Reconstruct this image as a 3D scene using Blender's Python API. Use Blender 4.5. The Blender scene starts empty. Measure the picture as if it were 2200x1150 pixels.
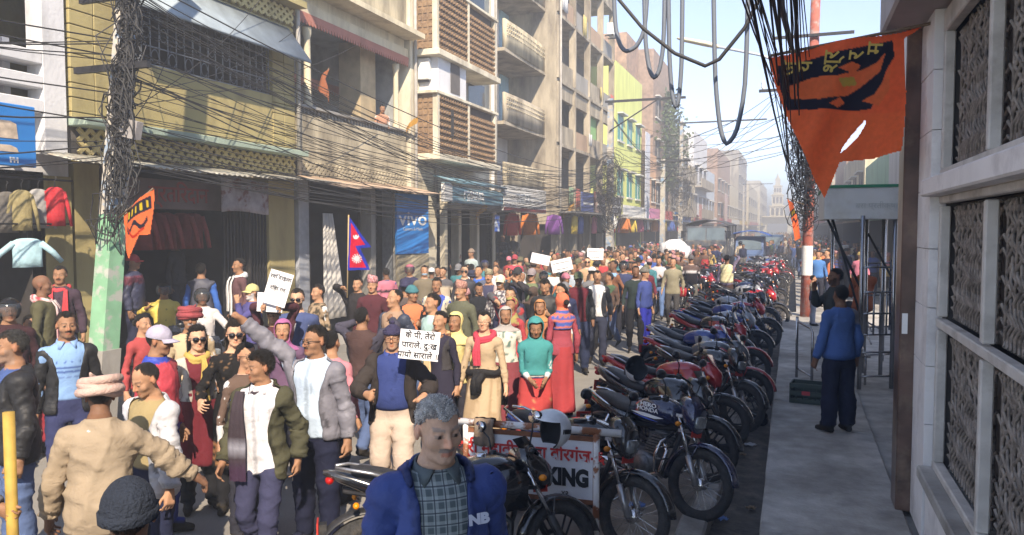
import bpy, math, random
import numpy as np
R = math.radians
SC = bpy.context.scene
COL = SC.collection
# ---------------------------------------------------------------- camera
F = 1650.0; CZ = 2.45                       # focal length in photo pixels (2200 wide), eye height
YAW = math.atan(605 / F); PIT = math.atan(85 / F)
cam = bpy.data.cameras.new('camera'); cam_o = bpy.data.objects.new('camera', cam); COL.objects.link(cam_o)
cam.sensor_width = 36; cam.lens = 36 * F / 2200; cam.clip_start = .05; cam.clip_end = 5000
cam_o.location = (0, 0, CZ); cam_o.rotation_euler = (R(90) - PIT, 0, YAW)
SC.camera = cam_o
# ---------------------------------------------------------------- sky, sun, exposure
SUN_DIR = np.array([-.37, .66, -.66]); SUN_DIR = SUN_DIR / np.linalg.norm(SUN_DIR)   # the way the light travels
w = bpy.data.worlds.new('World'); SC.world = w; w.use_nodes = True
nt = w.node_tree; bg = nt.nodes['Background']
sky = nt.nodes.new('ShaderNodeTexSky'); sky.sky_type = 'NISHITA'; sky.sun_disc = False
sky.sun_elevation = math.asin(-SUN_DIR[2]); sky.sun_rotation = math.atan2(-SUN_DIR[0], -SUN_DIR[1])
sky.air_density = .45; sky.dust_density = .0; sky.ozone_density = 1.2; sky.altitude = 100
nt.links.new(sky.outputs[0], bg.inputs[0]); bg.inputs[1].default_value = .15
sl = bpy.data.lights.new('sun', 'SUN'); sl.energy = 2.5; sl.angle = R(.55); sl.color = (1, .985, .955)
sun = bpy.data.objects.new('sun', sl); COL.objects.link(sun)
from mathutils import Vector, Matrix
sun.rotation_euler = Vector(SUN_DIR).to_track_quat('-Z', 'Y').to_euler()
VS = SC.view_settings; VS.view_transform = 'Standard'; VS.look = 'None'; VS.gamma = 1; VS.exposure = 1.98
VS.use_curve_mapping = False
VS.use_white_balance = True; VS.white_balance_temperature = 8300; VS.white_balance_tint = 13     # camera balanced for open shade
SC.cycles.max_bounces = 6; SC.cycles.volume_bounces = 0
# ---------------------------------------------------------------- photo pixel -> place
_fw = np.array([-math.sin(YAW) * math.cos(PIT), math.cos(YAW) * math.cos(PIT), -math.sin(PIT)])
_rt = np.array([math.cos(YAW), math.sin(YAW), 0.]); _up = np.cross(_rt, _fw); _C = np.array([0, 0, CZ])
def ray(px, py): return _fw + _rt * (px - 1100) / F + _up * (575 - py) / F
def gnd(px, py, z=0.):
    d = ray(px, py); return _C + d * (z - CZ) / d[2]
def plX(px, py, X):
    d = ray(px, py); return _C + d * X / d[0]
def plY(px, py, Y):
    d = ray(px, py); return _C + d * Y / d[1]
def dep(px, py, zc): return _C + ray(px, py) * zc
# ---------------------------------------------------------------- materials
MATS = {}
def _nodes(m):
    m.use_nodes = True; return m.node_tree, m.node_tree.nodes['Principled BSDF']
def mat(name, col, rough=.7, metal=0., noise=.0, scale=8., bump=0., bscale=30., spec=.4, dirt=None, dscale=2., dlo=.45, dhi=.7, emit=0, alpha=1, stretch=None, trans=0):
    """procedural material: base colour varied by noise, optional second 'dirt' colour in patches, bump"""
    if name in MATS: return MATS[name]
    m = bpy.data.materials.new(name); MATS[name] = m
    t, b = _nodes(m); N = t.nodes; L = t.links
    b.inputs['Roughness'].default_value = rough; b.inputs['Metallic'].default_value = metal
    b.inputs['Specular IOR Level'].default_value = spec
    c4 = (*col, 1)
    tc = N.new('ShaderNodeTexCoord'); src = tc.outputs['Object']
    if stretch:
        mp = N.new('ShaderNodeMapping'); mp.inputs['Scale'].default_value = stretch
        L.new(src, mp.inputs[0]); src = mp.outputs[0]
    out = None
    if noise > 0:
        n = N.new('ShaderNodeTexNoise'); n.inputs['Scale'].default_value = scale; n.inputs['Detail'].default_value = 6
        L.new(src, n.inputs['Vector'])
        r = N.new('ShaderNodeValToRGB'); r.color_ramp.elements[0].position = .3; r.color_ramp.elements[1].position = .7
        r.color_ramp.elements[0].color = (*[c * (1 - noise) for c in col], 1)
        r.color_ramp.elements[1].color = (*[min(1, c * (1 + noise)) for c in col], 1)
        L.new(n.outputs[0], r.inputs[0]); out = r.outputs[0]
    if dirt is not None:
        n2 = N.new('ShaderNodeTexNoise'); n2.inputs['Scale'].default_value = dscale; n2.inputs['Detail'].default_value = 8
        n2.inputs['Roughness'].default_value = .65
        L.new(src, n2.inputs['Vector'])
        r2 = N.new('ShaderNodeValToRGB'); r2.color_ramp.elements[0].position = dlo; r2.color_ramp.elements[1].position = dhi
        L.new(n2.outputs[0], r2.inputs[0])
        mx = N.new('ShaderNodeMix'); mx.data_type = 'RGBA'
        L.new(r2.outputs[0], mx.inputs['Factor'])
        if out is not None: L.new(out, mx.inputs['A'])
        else: mx.inputs['A'].default_value = c4
        mx.inputs['B'].default_value = (*dirt, 1); out = mx.outputs['Result']
    if out is not None: L.new(out, b.inputs['Base Color'])
    else: b.inputs['Base Color'].default_value = c4
    if bump > 0:
        n3 = N.new('ShaderNodeTexNoise'); n3.inputs['Scale'].default_value = bscale; n3.inputs['Detail'].default_value = 5
        L.new(tc.outputs['Object'], n3.inputs['Vector'])
        bp = N.new('ShaderNodeBump'); bp.inputs['Strength'].default_value = bump; bp.inputs['Distance'].default_value = .02
        L.new(n3.outputs[0], bp.inputs['Height']); L.new(bp.outputs[0], b.inputs['Normal'])
    if emit: b.inputs['Emission Color'].default_value = c4; b.inputs['Emission Strength'].default_value = emit
    if trans: b.inputs['Transmission Weight'].default_value = trans
    if alpha < 1: b.inputs['Alpha'].default_value = alpha
    return m
def attr_mat(name, rough, bump, bscale, spec=.3, sss=0., sheen=0., wave=0., thin=0.):
    """colour comes from the mesh's own colour attribute (dye, print, skin)"""
    m = bpy.data.materials.new(name); MATS[name] = m
    t, b = _nodes(m); N = t.nodes; L = t.links
    a = N.new('ShaderNodeAttribute'); a.attribute_name = 'Col'
    tc = N.new('ShaderNodeTexCoord')
    n = N.new('ShaderNodeTexNoise'); n.inputs['Scale'].default_value = bscale * .4; n.inputs['Detail'].default_value = 4
    L.new(tc.outputs['Object'], n.inputs['Vector'])
    mr = N.new('ShaderNodeMapRange'); mr.inputs['To Min'].default_value = .82; mr.inputs['To Max'].default_value = 1.16
    L.new(n.outputs[0], mr.inputs['Value'])
    mx = N.new('ShaderNodeVectorMath'); mx.operation = 'SCALE'
    L.new(a.outputs['Color'], mx.inputs[0]); L.new(mr.outputs[0], mx.inputs['Scale'])
    L.new(mx.outputs[0], b.inputs['Base Color'])
    b.inputs['Roughness'].default_value = rough; b.inputs['Specular IOR Level'].default_value = spec
    if sheen: b.inputs['Sheen Weight'].default_value = sheen
    n3 = N.new('ShaderNodeTexNoise'); n3.inputs['Scale'].default_value = bscale; n3.inputs['Detail'].default_value = 3
    if wave: n3.inputs['Distortion'].default_value = wave * 1.6; n3.inputs['Detail'].default_value = 2
    L.new(tc.outputs['Object'], n3.inputs['Vector'])
    bp = N.new('ShaderNodeBump'); bp.inputs['Strength'].default_value = bump; bp.inputs['Distance'].default_value = .02
    hs = n3.outputs[0]
    if wave:
        n4 = N.new('ShaderNodeTexNoise'); n4.inputs['Scale'].default_value = 48; n4.inputs['Detail'].default_value = 4; n4.inputs['Distortion'].default_value = 1.5; L.new(tc.outputs['Object'], n4.inputs['Vector'])
        ma = N.new('ShaderNodeMath'); ma.operation = 'MULTIPLY_ADD'; ma.inputs[1].default_value = .22; L.new(n4.outputs[0], ma.inputs[0]); L.new(n3.outputs[0], ma.inputs[2]); hs = ma.outputs[0]
    L.new(hs, bp.inputs['Height']); L.new(bp.outputs[0], b.inputs['Normal'])
    if thin:
        tr = N.new('ShaderNodeBsdfTranslucent'); ms = N.new('ShaderNodeMixShader'); ms.inputs[0].default_value = thin
        L.new(mx.outputs[0], tr.inputs['Color']); L.new(b.outputs[0], ms.inputs[1]); L.new(tr.outputs[0], ms.inputs[2])
        L.new(ms.outputs[0], N['Material Output'].inputs['Surface'])
    return m
M_BLK = mat('black_plastic', (.012, .012, .014), .35, spec=.5, noise=.2)
M_VIS = mat('helmet_visor', (.06, .07, .08), .08, spec=.6, alpha=.5)
CM = {}
def cmat(col, rough=.8, kind='c', bump=.3, bs=40):
    k = (tuple(round(c, 3) for c in col), rough, kind)
    if k not in CM: CM[k] = mat('dyed_%03d' % len(CM), col, rough, noise=.14, scale=14, bump=bump, bscale=bs)
    return CM[k]
# ---------------------------------------------------------------- mesh building
def tag(o, label=None, cat=None, group=None, kind=None):
    if label: o['label'] = label
    if cat: o['category'] = cat
    if group: o['group'] = group
    if kind: o['kind'] = kind
    return o
KIDS = {}
def obj(name, me, parent=None, loc=None, rz=None):
    o = bpy.data.objects.new(name, me); COL.objects.link(o)
    if parent is not None: o.parent = parent; KIDS.setdefault(parent.name, []).append(o)
    if loc is not None: o.location = loc
    if rz is not None: o.rotation_euler = (0, 0, rz)
    return o
def thing(name, label, cat, loc=(0, 0, 0), rz=0, group=None):
    o = obj(name, None, None, loc, rz); o.empty_display_size = .2
    return tag(o, label, cat, group)
def npmesh(name, v, f, mats, smooth=True, col=None, mi=None):
    """v (n,3), f list of index arrays (quads (m,4) or tris)"""
    me = bpy.data.meshes.new(name)
    v = np.asarray(v, np.float32); f = np.asarray(f, np.int32)
    k = f.shape[1]
    me.vertices.add(len(v)); me.vertices.foreach_set('co', v.ravel())
    me.loops.add(f.size); me.loops.foreach_set('vertex_index', f.ravel())
    me.polygons.add(len(f)); me.polygons.foreach_set('loop_start', np.arange(0, f.size, k, dtype=np.int32))
    if smooth: me.polygons.foreach_set('use_smooth', np.ones(len(f), bool))
    if mi is not None: me.polygons.foreach_set('material_index', np.asarray(mi, np.int32))
    for m in (mats if isinstance(mats, (list, tuple)) else [mats]): me.materials.append(m)
    me.update(calc_edges=True)
    if col is not None:
        a = me.color_attributes.new('Col', 'FLOAT_COLOR', 'POINT')
        c = np.ones((len(v), 4), np.float32); c[:, :3] = col
        a.data.foreach_set('color', c.ravel())
    return me
class MB:
    """collects shapes; build() links them as ONE mesh object"""
    def __init__(s): s.v = []; s.f = []; s.m = []; s.sm = []; s.n = 0; s.cur = 0
    def add(s, v, f, smooth=False):
        v = [tuple(map(float, p)) for p in v]
        s.v += v; s.f += [tuple(i + s.n for i in q) for q in f]
        s.m += [s.cur] * len(f); s.sm += [smooth] * len(f); s.n += len(v); return s
    def box(s, a, b, bev=0.):
        x0, y0, z0 = [min(p, q) for p, q in zip(a, b)]; x1, y1, z1 = [max(p, q) for p, q in zip(a, b)]
        if bev > 0:
            c = bev
            v = []
            for z, i in ((z0, c), (z0 + c, 0), (z1 - c, 0), (z1, c)):
                v += [(x0 + c, y0 + i, z), (x1 - c, y0 + i, z), (x1 - i, y0 + c, z), (x1 - i, y1 - c, z), (x1 - c, y1 - i, z), (x0 + c, y1 - i, z), (x0 + i, y1 - c, z), (x0 + i, y0 + c, z)]
            f = [tuple(range(7, -1, -1)), tuple(range(24, 32))]
            for k in range(3):
                for j in range(8): f.append((k * 8 + j, k * 8 + (j + 1) % 8, k * 8 + 8 + (j + 1) % 8, k * 8 + 8 + j))
            return s.add(v, f)
        return s.add([(x0, y0, z0), (x1, y0, z0), (x1, y1, z0), (x0, y1, z0), (x0, y0, z1), (x1, y0, z1), (x1, y1, z1), (x0, y1, z1)],
                     [(3, 2, 1, 0), (4, 5, 6, 7), (0, 1, 5, 4), (1, 2, 6, 5), (2, 3, 7, 6), (3, 0, 4, 7)])
    def obox(s, c, h, M):
        """oriented box: centre, half sizes, 3x3 axes in columns"""
        c = np.array(c, float); M = np.array(M, float)
        v = [c + M @ np.array([sx * h[0], sy * h[1], sz * h[2]]) for sz in (-1, 1) for sy in (-1, 1) for sx in (-1, 1)]
        return s.add(v, [(2, 3, 1, 0), (4, 5, 7, 6), (0, 1, 5, 4), (1, 3, 7, 5), (3, 2, 6, 7), (2, 0, 4, 6)])
    def tube(s, pts, r, n=6, cap=True, closed=False, sx=1.):
        pts = np.array(pts, float); m = len(pts); r = np.broadcast_to(np.array(r, float), (m,))
        T = np.zeros_like(pts)
        if closed: T = np.roll(pts, -1, 0) - np.roll(pts, 1, 0)
        else:
            T[1:-1] = pts[2:] - pts[:-2]; T[0] = pts[1] - pts[0]; T[-1] = pts[-1] - pts[-2]
        T /= np.linalg.norm(T, axis=1)[:, None] + 1e-9
        ref = np.array([0, 0, 1.]) if abs(T[0][2]) < .9 else np.array([1., 0, 0])
        u = np.cross(T[0], ref); u /= np.linalg.norm(u); v = []
        for i in range(m):
            u = u - T[i] * (u @ T[i]); u /= np.linalg.norm(u) + 1e-9; w = np.cross(T[i], u)
            for k in range(n):
                a = 2 * math.pi * k / n; v.append(pts[i] + r[i] * (math.cos(a) * u * sx + math.sin(a) * w))
        f = []
        for i in range(m if closed else m - 1):
            j = (i + 1) % m
            for k in range(n): f.append((i * n + k, i * n + (k + 1) % n, j * n + (k + 1) % n, j * n + k))
        if cap and not closed: f += [tuple(range(n - 1, -1, -1)), tuple(range((m - 1) * n, m * n))]
        return s.add(v, f, True)
    def lathe(s, prof, axis='z', c=(0, 0, 0), n=12, sc=(1, 1, 1), a0=0., a1=None, closed=False, smooth=True):
        """prof: list of (radius, height)"""
        full = a1 is None; a1 = 2 * math.pi if full else a1; k = n if full else n + 1; v = []
        for r, h in prof:
            for i in range(k):
                a = a0 + (a1 - a0) * i / n; p = (r * math.cos(a), r * math.sin(a), h)
                if axis == 'x': p = (p[2], p[0], p[1])
                elif axis == 'y': p = (p[0], p[2], p[1])
                v.append((c[0] + p[0] * sc[0], c[1] + p[1] * sc[1], c[2] + p[2] * sc[2]))
        f = []
        m = len(prof)
        for j in range(m if closed else m - 1):
            jj = (j + 1) % m
            for i in range(n): i2 = (i + 1) % k; f.append((j * k + i, j * k + i2, jj * k + i2, jj * k + i))
        return s.add(v, f, smooth)
    def ell(s, c, r, n=12, m=8, z0=-1., z1=1.):
        pr = []
        for i in range(m + 1):
            t = math.asin(z0) + (math.asin(z1) - math.asin(z0)) * i / m; pr.append((max(math.cos(t), 1e-4), math.sin(t)))
        return s.lathe(pr, 'z', c, n, r)
    def prism(s, poly, axis, a, b, smooth=False):
        """2-D polygon extruded along axis from a to b; poly coords are the other two axes in order"""
        n = len(poly); v = []
        for t in (a, b):
            for p, q in poly: v.append({'x': (t, p, q), 'y': (p, t, q), 'z': (p, q, t)}[axis])
        f = [tuple(range(n - 1, -1, -1)), tuple(range(n, 2 * n))] + [(i, (i + 1) % n, n + (i + 1) % n, n + i) for i in range(n)]
        return s.add(v, f, smooth)
    def loft(s, rings, cap=True, closed=True, smooth=True):
        n = len(rings[0]); v = [p for r in rings for p in r]; f = []
        for i in range(len(rings) - 1):
            for k in range(n if closed else n - 1): k2 = (k + 1) % n; f.append((i * n + k, i * n + k2, i * n + n + k2, i * n + n + k))
        if cap and closed: f += [tuple(range(n - 1, -1, -1)), tuple(range(len(v) - n, len(v)))]
        return s.add(v, f, smooth)
    def mesh(s, name, mats):
        me = bpy.data.meshes.new(name); me.from_pydata(s.v, [], s.f)
        for m in (mats if isinstance(mats, (list, tuple)) else [mats]): me.materials.append(m)
        me.polygons.foreach_set('material_index', s.m); me.polygons.foreach_set('use_smooth', s.sm)
        return me
    def build(s, name, mats, parent=None, loc=None, rz=None): return obj(name, s.mesh(name, mats), parent, loc, rz)
def wob(V, f, seed, amp):
    """cheap smooth noise for folds"""
    rs = np.random.RandomState(seed); o = np.zeros(len(V))
    for k in range(5):
        d = rs.normal(size=3); d[2] *= 1.2; d = d / np.linalg.norm(d) * f * (1 + .5 * k); o += np.sin(V @ d + rs.rand() * 6.28) / (1 + .45 * k)
    return o * amp / 2
def crease(V, f, seed, amp, zb=1.):
    rs = np.random.RandomState(seed); o = np.zeros(len(V))
    for k in range(4):
        d = rs.normal(size=3); d[2] *= zb; d = d / np.linalg.norm(d) * f * (1 + .4 * k); ph = V @ d + rs.rand() * 6.28 + .8 * np.sin(V @ (rs.normal(size=3) * f * .35)); o += (1 - np.abs(np.sin(ph))) ** 3 / (1 + .4 * k) * (.6 + .4 * np.sin(V @ (rs.normal(size=3) * f * .5)))
    return o * amp
def copy_tree(o, loc=None, rz=None, label=None, parent=None, mats=None):
    c = o.copy(); COL.objects.link(c); c.parent = parent
    if parent is not None: KIDS.setdefault(parent.name, []).append(c)
    if loc is not None: c.location = loc
    if rz is not None: c.rotation_euler = (c.rotation_euler[0], c.rotation_euler[1], rz)
    if label: c['label'] = label
    if mats and c.data is not None:
        for i, sl_ in enumerate(c.material_slots):
            nm_ = sl_.material.name if sl_.material else ''
            if nm_ in mats: sl_.link = 'OBJECT'; sl_.material = mats[nm_]
    for ch in list(KIDS.get(o.name, ())): copy_tree(ch, parent=c, mats=mats)
    return c
def text(name, body, size, m, parent=None, M=None, ext=.004, bold=0., align='CENTER', space=1., sx=1.):
    """lettering as a thin raised mesh; M is a 4x4 placing x right / y up / z out of the sign"""
    c = bpy.data.curves.new(name, 'FONT'); c.body = body; c.size = size; c.extrude = ext; c.offset = bold
    c.align_x = align; c.align_y = 'CENTER'; c.space_character = space; c.resolution_u = 3
    o = bpy.data.objects.new(name, c); COL.objects.link(o)
    dg = bpy.context.evaluated_depsgraph_get(); me = bpy.data.meshes.new_from_object(o.evaluated_get(dg)); me.name = name
    bpy.data.objects.remove(o); bpy.data.curves.remove(c)
    me.materials.clear(); me.materials.append(m)
    if sx != 1.: me.transform(Matrix.Diagonal((sx, 1, 1, 1)))
    o = obj(name, me, parent)
    if M is not None: o.matrix_local = M
    return o
def frame(o, x, z):
    """4x4 from origin, x axis (right), z axis (outwards)"""
    x = Vector(x).normalized(); z = Vector(z).normalized(); y = z.cross(x).normalized(); x = y.cross(z)
    return Matrix(((x[0], y[0], z[0], o[0]), (x[1], y[1], z[1], o[1]), (x[2], y[2], z[2], o[2]), (0, 0, 0, 1)))
def catenary(a, b, sag, n=10):
    a = np.array(a, float); b = np.array(b, float); t = np.linspace(0, 1, n)[:, None]
    p = a * (1 - t) + b * t; p[:, 2] -= (4 * sag * t * (1 - t))[:, 0]; return p
# ================================================================ materials of the place
DIRT = (.10, .085, .07)
def plaster(n, c, d=None, k=.45, hi=.8): return mat(n, c, .88, noise=.10, scale=1.6, bump=.25, bscale=18, dirt=d or tuple(x * .38 for x in c), dscale=1.5, dlo=k + .06, dhi=hi + .12, stretch=(1.2, 1.2, .35))
M_ROAD = mat('road_asphalt', (.20, .188, .172), .92, noise=.22, scale=.9, bump=.35, bscale=45, dirt=(.28, .255, .22), dscale=.55, dlo=.40, dhi=.72)
M_EARTH = mat('verge_dirt', (.29, .25, .205), .95, noise=.35, scale=3, bump=.6, bscale=22, dirt=(.15, .13, .11), dscale=2.2, dlo=.45, dhi=.7)
M_WALKP = mat('pavement_concrete', (.46, .44, .41), .9, noise=.22, scale=5, bump=.5, bscale=30, dirt=(.16, .145, .125), dscale=1.1, dlo=.36, dhi=.70)
M_GUT = mat('gutter_mud', (.085, .072, .06), .7, noise=.5, scale=7, bump=.7, bscale=20, dirt=(.19, .16, .13), dscale=5, dlo=.5, dhi=.7)
M_WHITE = plaster('white_plaster', (.62, .62, .63)); M_PINK = plaster('pink_plaster', (.50, .33, .36))
M_YEL = plaster('mustard_plaster', (.38, .31, .14), (.15, .115, .06), .40, .74); M_YEL2 = plaster('yellow_trim', (.48, .39, .18), (.16, .12, .07), .42, .74)
M_GRN = plaster('green_ledge', (.30, .38, .31)); M_CREAM = plaster('cream_plaster', (.62, .54, .38), (.20, .155, .10), .38, .74)
M_CREAMD = plaster('stained_cream', (.50, .43, .30), (.09, .072, .05), .33, .62); M_PALE = plaster('pale_wall', (.64, .58, .45), (.24, .19, .125), .38, .70)
M_GREY = plaster('grey_concrete', (.30, .285, .26), (.10, .09, .08)); M_CONC = plaster('old_concrete', (.42, .36, .27), (.095, .075, .058), .33, .60)
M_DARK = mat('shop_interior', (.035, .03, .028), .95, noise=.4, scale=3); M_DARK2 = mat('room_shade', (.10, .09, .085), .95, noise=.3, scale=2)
M_BRN = mat('terracotta_block', (.25, .155, .085), .85, noise=.3, scale=9, bump=.3, bscale=40, dirt=(.10, .06, .04), dscale=5, dlo=.5, dhi=.8)
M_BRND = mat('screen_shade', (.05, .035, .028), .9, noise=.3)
M_IRON = mat('painted_iron', (.22, .235, .26), .5, .3, noise=.25, scale=12); M_IRONB = mat('dark_iron', (.03, .03, .033), .6, .3, noise=.3, scale=10)
M_TIN = mat('tin_sheet', (.52, .50, .42), .5, .4, noise=.25, scale=6, dirt=(.30, .18, .10), dscale=3, dlo=.5, dhi=.75)
M_AWN = mat('awning_grey', (.26, .31, .34), .7, noise=.2, scale=3); M_RUSTR = plaster('red_pelmet', (.42, .16, .12)); M_SHUT = mat('rolling_shutter', (.17, .15, .14), .6, .4, noise=.25, scale=4)
M_BLUE = mat('sign_blue', (.005, .19, .55), .45, noise=.08, scale=3); M_TEAL = mat('sign_teal', (.10, .24, .32), .55, noise=.18, scale=3, dirt=(.25, .30, .30), dscale=3)
M_LET = mat('letter_white', (.78, .78, .76), .5); M_LETG = mat('letter_grey', (.45, .50, .55), .5); M_LETR = mat('letter_red', (.55, .03, .025), .6, noise=.2, scale=60, dirt=(.7, .68, .65), dscale=45, dlo=.62, dhi=.7); M_LETB = mat('letter_black', (.012, .012, .014), .6, noise=.2, scale=30)
M_LIME = plaster('lime_plaster', (.60, .64, .22), (.42, .43, .16)); M_BRICK = mat('brick_far', (.36, .225, .155), .9, noise=.4, scale=5, dirt=(.20, .14, .11), dscale=2)
M_GLASS = mat('window_glass', (.04, .06, .07), .12, spec=.7, noise=.3, scale=2)
M_CAB = mat('cable_black', (.028, .027, .027), .6); M_CABG = mat('cable_grey', (.13, .15, .18), .5)
M_STEEL = mat('stainless', (.42, .42, .43), .25, .9, noise=.1, scale=10)
M_PLAST = mat('white_board', (.66, .66, .64), .6, noise=.06, scale=2, dirt=(.45, .42, .36), dscale=2.5, dlo=.5, dhi=.85)
# ================================================================ ground
def sheet(name, x0, x1, y0, y1, z, m, nx=1, ny=1, amp=0., kind='structure'):
    xs = np.linspace(x0, x1, nx + 1); ys = np.linspace(y0, y1, ny + 1); X, Y = np.meshgrid(xs, ys, indexing='ij'); P = np.stack([X.ravel(), Y.ravel(), np.full(X.size, z)], -1)
    if amp: P[:, 2] += wob(P * (1, 1, 1), 2.2, 5, amp) + wob(P, 7, 6, amp * .5)
    i = np.arange(nx)[:, None] * (ny + 1) + np.arange(ny)[None]; i = i.ravel(); q = np.stack([i, i + ny + 1, i + ny + 2, i + 1], -1)
    return tag(obj(name, npmesh(name, P, q, m, bool(amp))), kind=kind)
sheet('ground', -900, 900, -60, 1600, -.30, M_EARTH)
def slab(name, x0, x1, y0, y1, z0, z1, m): return tag(MB().box((x0, y0, z0), (x1, y1, z1)).build(name, m), kind='structure')
slab('road', -8.3, -1.55, -12, 420, -.29, -.002, M_ROAD)
sheet('verge', -1.56, -.62, -12, 120, -.004, M_EARTH, 10, 300, .012)
sheet('gutter', -.66, -.17, -12, 120, -.10, M_GUT, 6, 200, .03)
pv = slab('pavement', -.19, 3.4, -12, 21.5, -.29, .155, M_WALKP); random.seed(3)
slab('pavement_far', .1, 6, 22.2, 420, -.29, .12, M_WALKP)
yy = 1.5; k = 0
PSL = []
while yy < 21.2:                                            # cast slabs with open joints
    ln = random.uniform(1.3, 1.9)
    for x0, x1 in ((-.19, .86),):
        j = random.uniform(-.006, .006); mb = MB(); mb.box((x0 + .004 - (.035 * random.random() if x0 < 0 else 0), yy + .004, .12), (x1 - .004, yy + ln - .006, .2 + j), .012); o = mb.build('paving_slab', M_WALKP, pv)
    yy += ln
def kerb_slabs():
    rs = random.Random(8); y = 3.0; par = bpy.data.objects['verge']
    while y < 20:                                            # loose stone covers along the drain
        ln = rs.uniform(.5, .95)
        mb = MB(); mb.box((-.80 + rs.uniform(-.06, .06), y, -.12), (-.60 + rs.uniform(-.04, .04), y + ln - .03, .03 + rs.uniform(-.02, .02)), .02); mb.build('drain_stone', M_WALKP, par)
        y += ln
kerb_slabs()
slab('shop_plinth', -9.6, -8.3, -6, 120, -.29, .16, M_GREY)
# ================================================================ right-hand wall with the mesh windows
def right_wall():
    t = thing('building', 'near shaded building with white tiled wall and brown mesh windows', 'building', (0, 0, 0))
    M_T = mat('white_tile_wall', (.80, .775, .76), .6, noise=.08, scale=3, dirt=(.34, .31, .30), dscale=2.2, dlo=.5, dhi=.85); M_F = mat('window_frame_paint', (.58, .55, .51), .65, noise=.16, scale=6, dirt=(.30, .26, .22), dscale=4, dlo=.5, dhi=.8)
    m = MB(); m.box((1.0, 6.1, .2), (1.4, 6.72, 4.05)); m.box((.98, 1.0, .2), (1.4, 6.1, .74)); m.box((1.3, 1, .74), (1.42, 6.1, 3.95)); m.build('wall', M_DARK2, t)
    for k in range(9):                                       # tile courses on the return
        m = MB(); z0 = .2 + k * .42
        for y0 in (6.14, 6.42): m.box((.9 + .0008 * ((k + int(y0 * 10)) % 3), y0 + .002, z0 + .003), (1.0, y0 + .277, z0 + .418), .002)
        if z0 < 3.9: m.build('wall_tile', M_T, t)
    for k in range(6):
        m = MB(); y0 = 1.0 + k * .84; m.box((.905 + .0008 * (k % 2), y0 + .003, .2), (.98, y0 + .837, .66), .002); m.build('wall_tile', M_T, t)
    m = MB(); m.box((.86, 1.0, .66), (1.15, 6.13, .745), .01); m.build('window_sill', M_WALKP, t)
    f = MB()                                                 # frame bars
    for z0, z1 in ((.745, .80), (1.755, 1.815), (2.62, 2.67), (2.79, 2.86), (3.80, 3.95)): f.box((.95, 1.0, z0), (1.02, 6.1, z1), .008)
    for y in (6.06, 4.72, 3.38, 2.04, 1.05):
        for z0, z1 in ((.80, 1.74), (1.83, 2.60), (2.86, 3.80)): f.box((.952, y - .03, z0), (1.018, y + .03, z1), .008)
    f.build('window_frame', M_F, t)
    b = MB(); b.box((.84, 1.0, 2.67), (1.1, 6.16, 2.79), .012); b.build('ledge', M_T, t)
    b = MB(); b.box((.62, 1.0, 3.98), (1.6, 6.9, 4.30), .02); b.build('canopy_beam', plaster('beam_plaster', (.42, .38, .37)), t)
    M_MB = mat('mesh_backing', (.10, .085, .075), .9, noise=.5, scale=8, dirt=(.17, .15, .13), dscale=5, dlo=.5, dhi=.7)
    MM = mat('mesh_rust', (.27, .235, .205), .75, .2, noise=.5, scale=14, bump=.4, bscale=60, dirt=(.20, .18, .16), dscale=6, dlo=.55, dhi=.8)
    for a, b_ in ((6.02, 4.76), (4.68, 3.42), (3.34, 2.08)):
        for z0, z1 in ((.80, 1.74), (1.83, 2.60), (2.86, 3.80)):
            y0_, y1_ = min(a, b_), max(a, b_); bk = MB(); bk.box((1.075, y0_ - .03, z0 - .02), (1.09, y1_ + .03, z1 + .02)); po = bk.build('mesh_panel', M_MB, t); g = MB(); c = .074
            for s_ in (1, -1):
                for k in range(int((y1_ - y0_ + (z1 - z0)) / c) + 2):
                    o_ = k * c; pts = []
                    for u in np.linspace(0, 1, 200):                # walk the diagonal and keep what lies inside the frame
                        zz_ = z0 + (z1 - z0) * u; yy_ = (y0_ + o_ - (zz_ - z0)) if s_ > 0 else (y1_ - o_ + (zz_ - z0))
                        if y0_ <= yy_ <= y1_: pts.append((yy_, zz_))
                    if len(pts) > 3:
                        n_ = max(2, int(len(pts) / 22)); q_ = [pts[int(i_)] for i_ in np.linspace(0, len(pts) - 1, n_ + 1)]; g.tube([(1.045 + (.012 if (i_ + (s_ > 0)) % 2 else -.008), p_[0], p_[1]) for i_, p_ in enumerate(q_)], .0105, 4, cap=False)
            g.build('wire_lattice', MM, po)
    # granite pillar
    p = MB(); p.box((.795, 6.70, .2), (1.05, 7.0, 3.98), .01)
    p.build('pillar', mat('brown_granite', (.105, .062, .048), .3, noise=.5, scale=5, dirt=(.27, .2, .14), dscale=2.2, dlo=.52, dhi=.72, spec=.5), t)
    q = MB(); q.box((.81, 6.692, 1.62), (.85, 6.699, 1.78)); q.build('paper_notice', M_LET, t)
    u = MB(); u.box((2.6, 6.95, .2), (7, 13.2, 4.3)); u.box((1.45, -8, 4.301), (8, 10.2, 7.4)); u.box((1.5, 10.2, 4.301), (8, 13.2, 6.6)); u.box((1.42, -8, .2), (8, 6.95, 4.3)); u.build('upper_floor', M_WHITE, t)
    u = MB(); u.box((2.56, 7.1, .2), (2.598, 12.9, 2.9)); u.build('shop_front', M_DARK2, t)
    g = MB(); g.box((1.425, 8.5, 4.75), (1.448, 13.0, 6.3)); o = g.build('glass_front', mat('green_glass', (.03, .12, .10), .1, spec=.7, noise=.3, scale=1.2), t)
    g = MB()
    for y in np.arange(8.5, 13.1, .9): g.box((1.40, y - .03, 4.72), (1.447, y + .03, 6.33))
    for z in (4.72, 5.5, 6.3): g.box((1.405, 8.5, z - .03), (1.446, 13.0, z + .03))
    g.build('glazing_bar', M_FRAME if 'M_FRAME' in globals() else M_IRONB, o)
right_wall()
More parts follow.
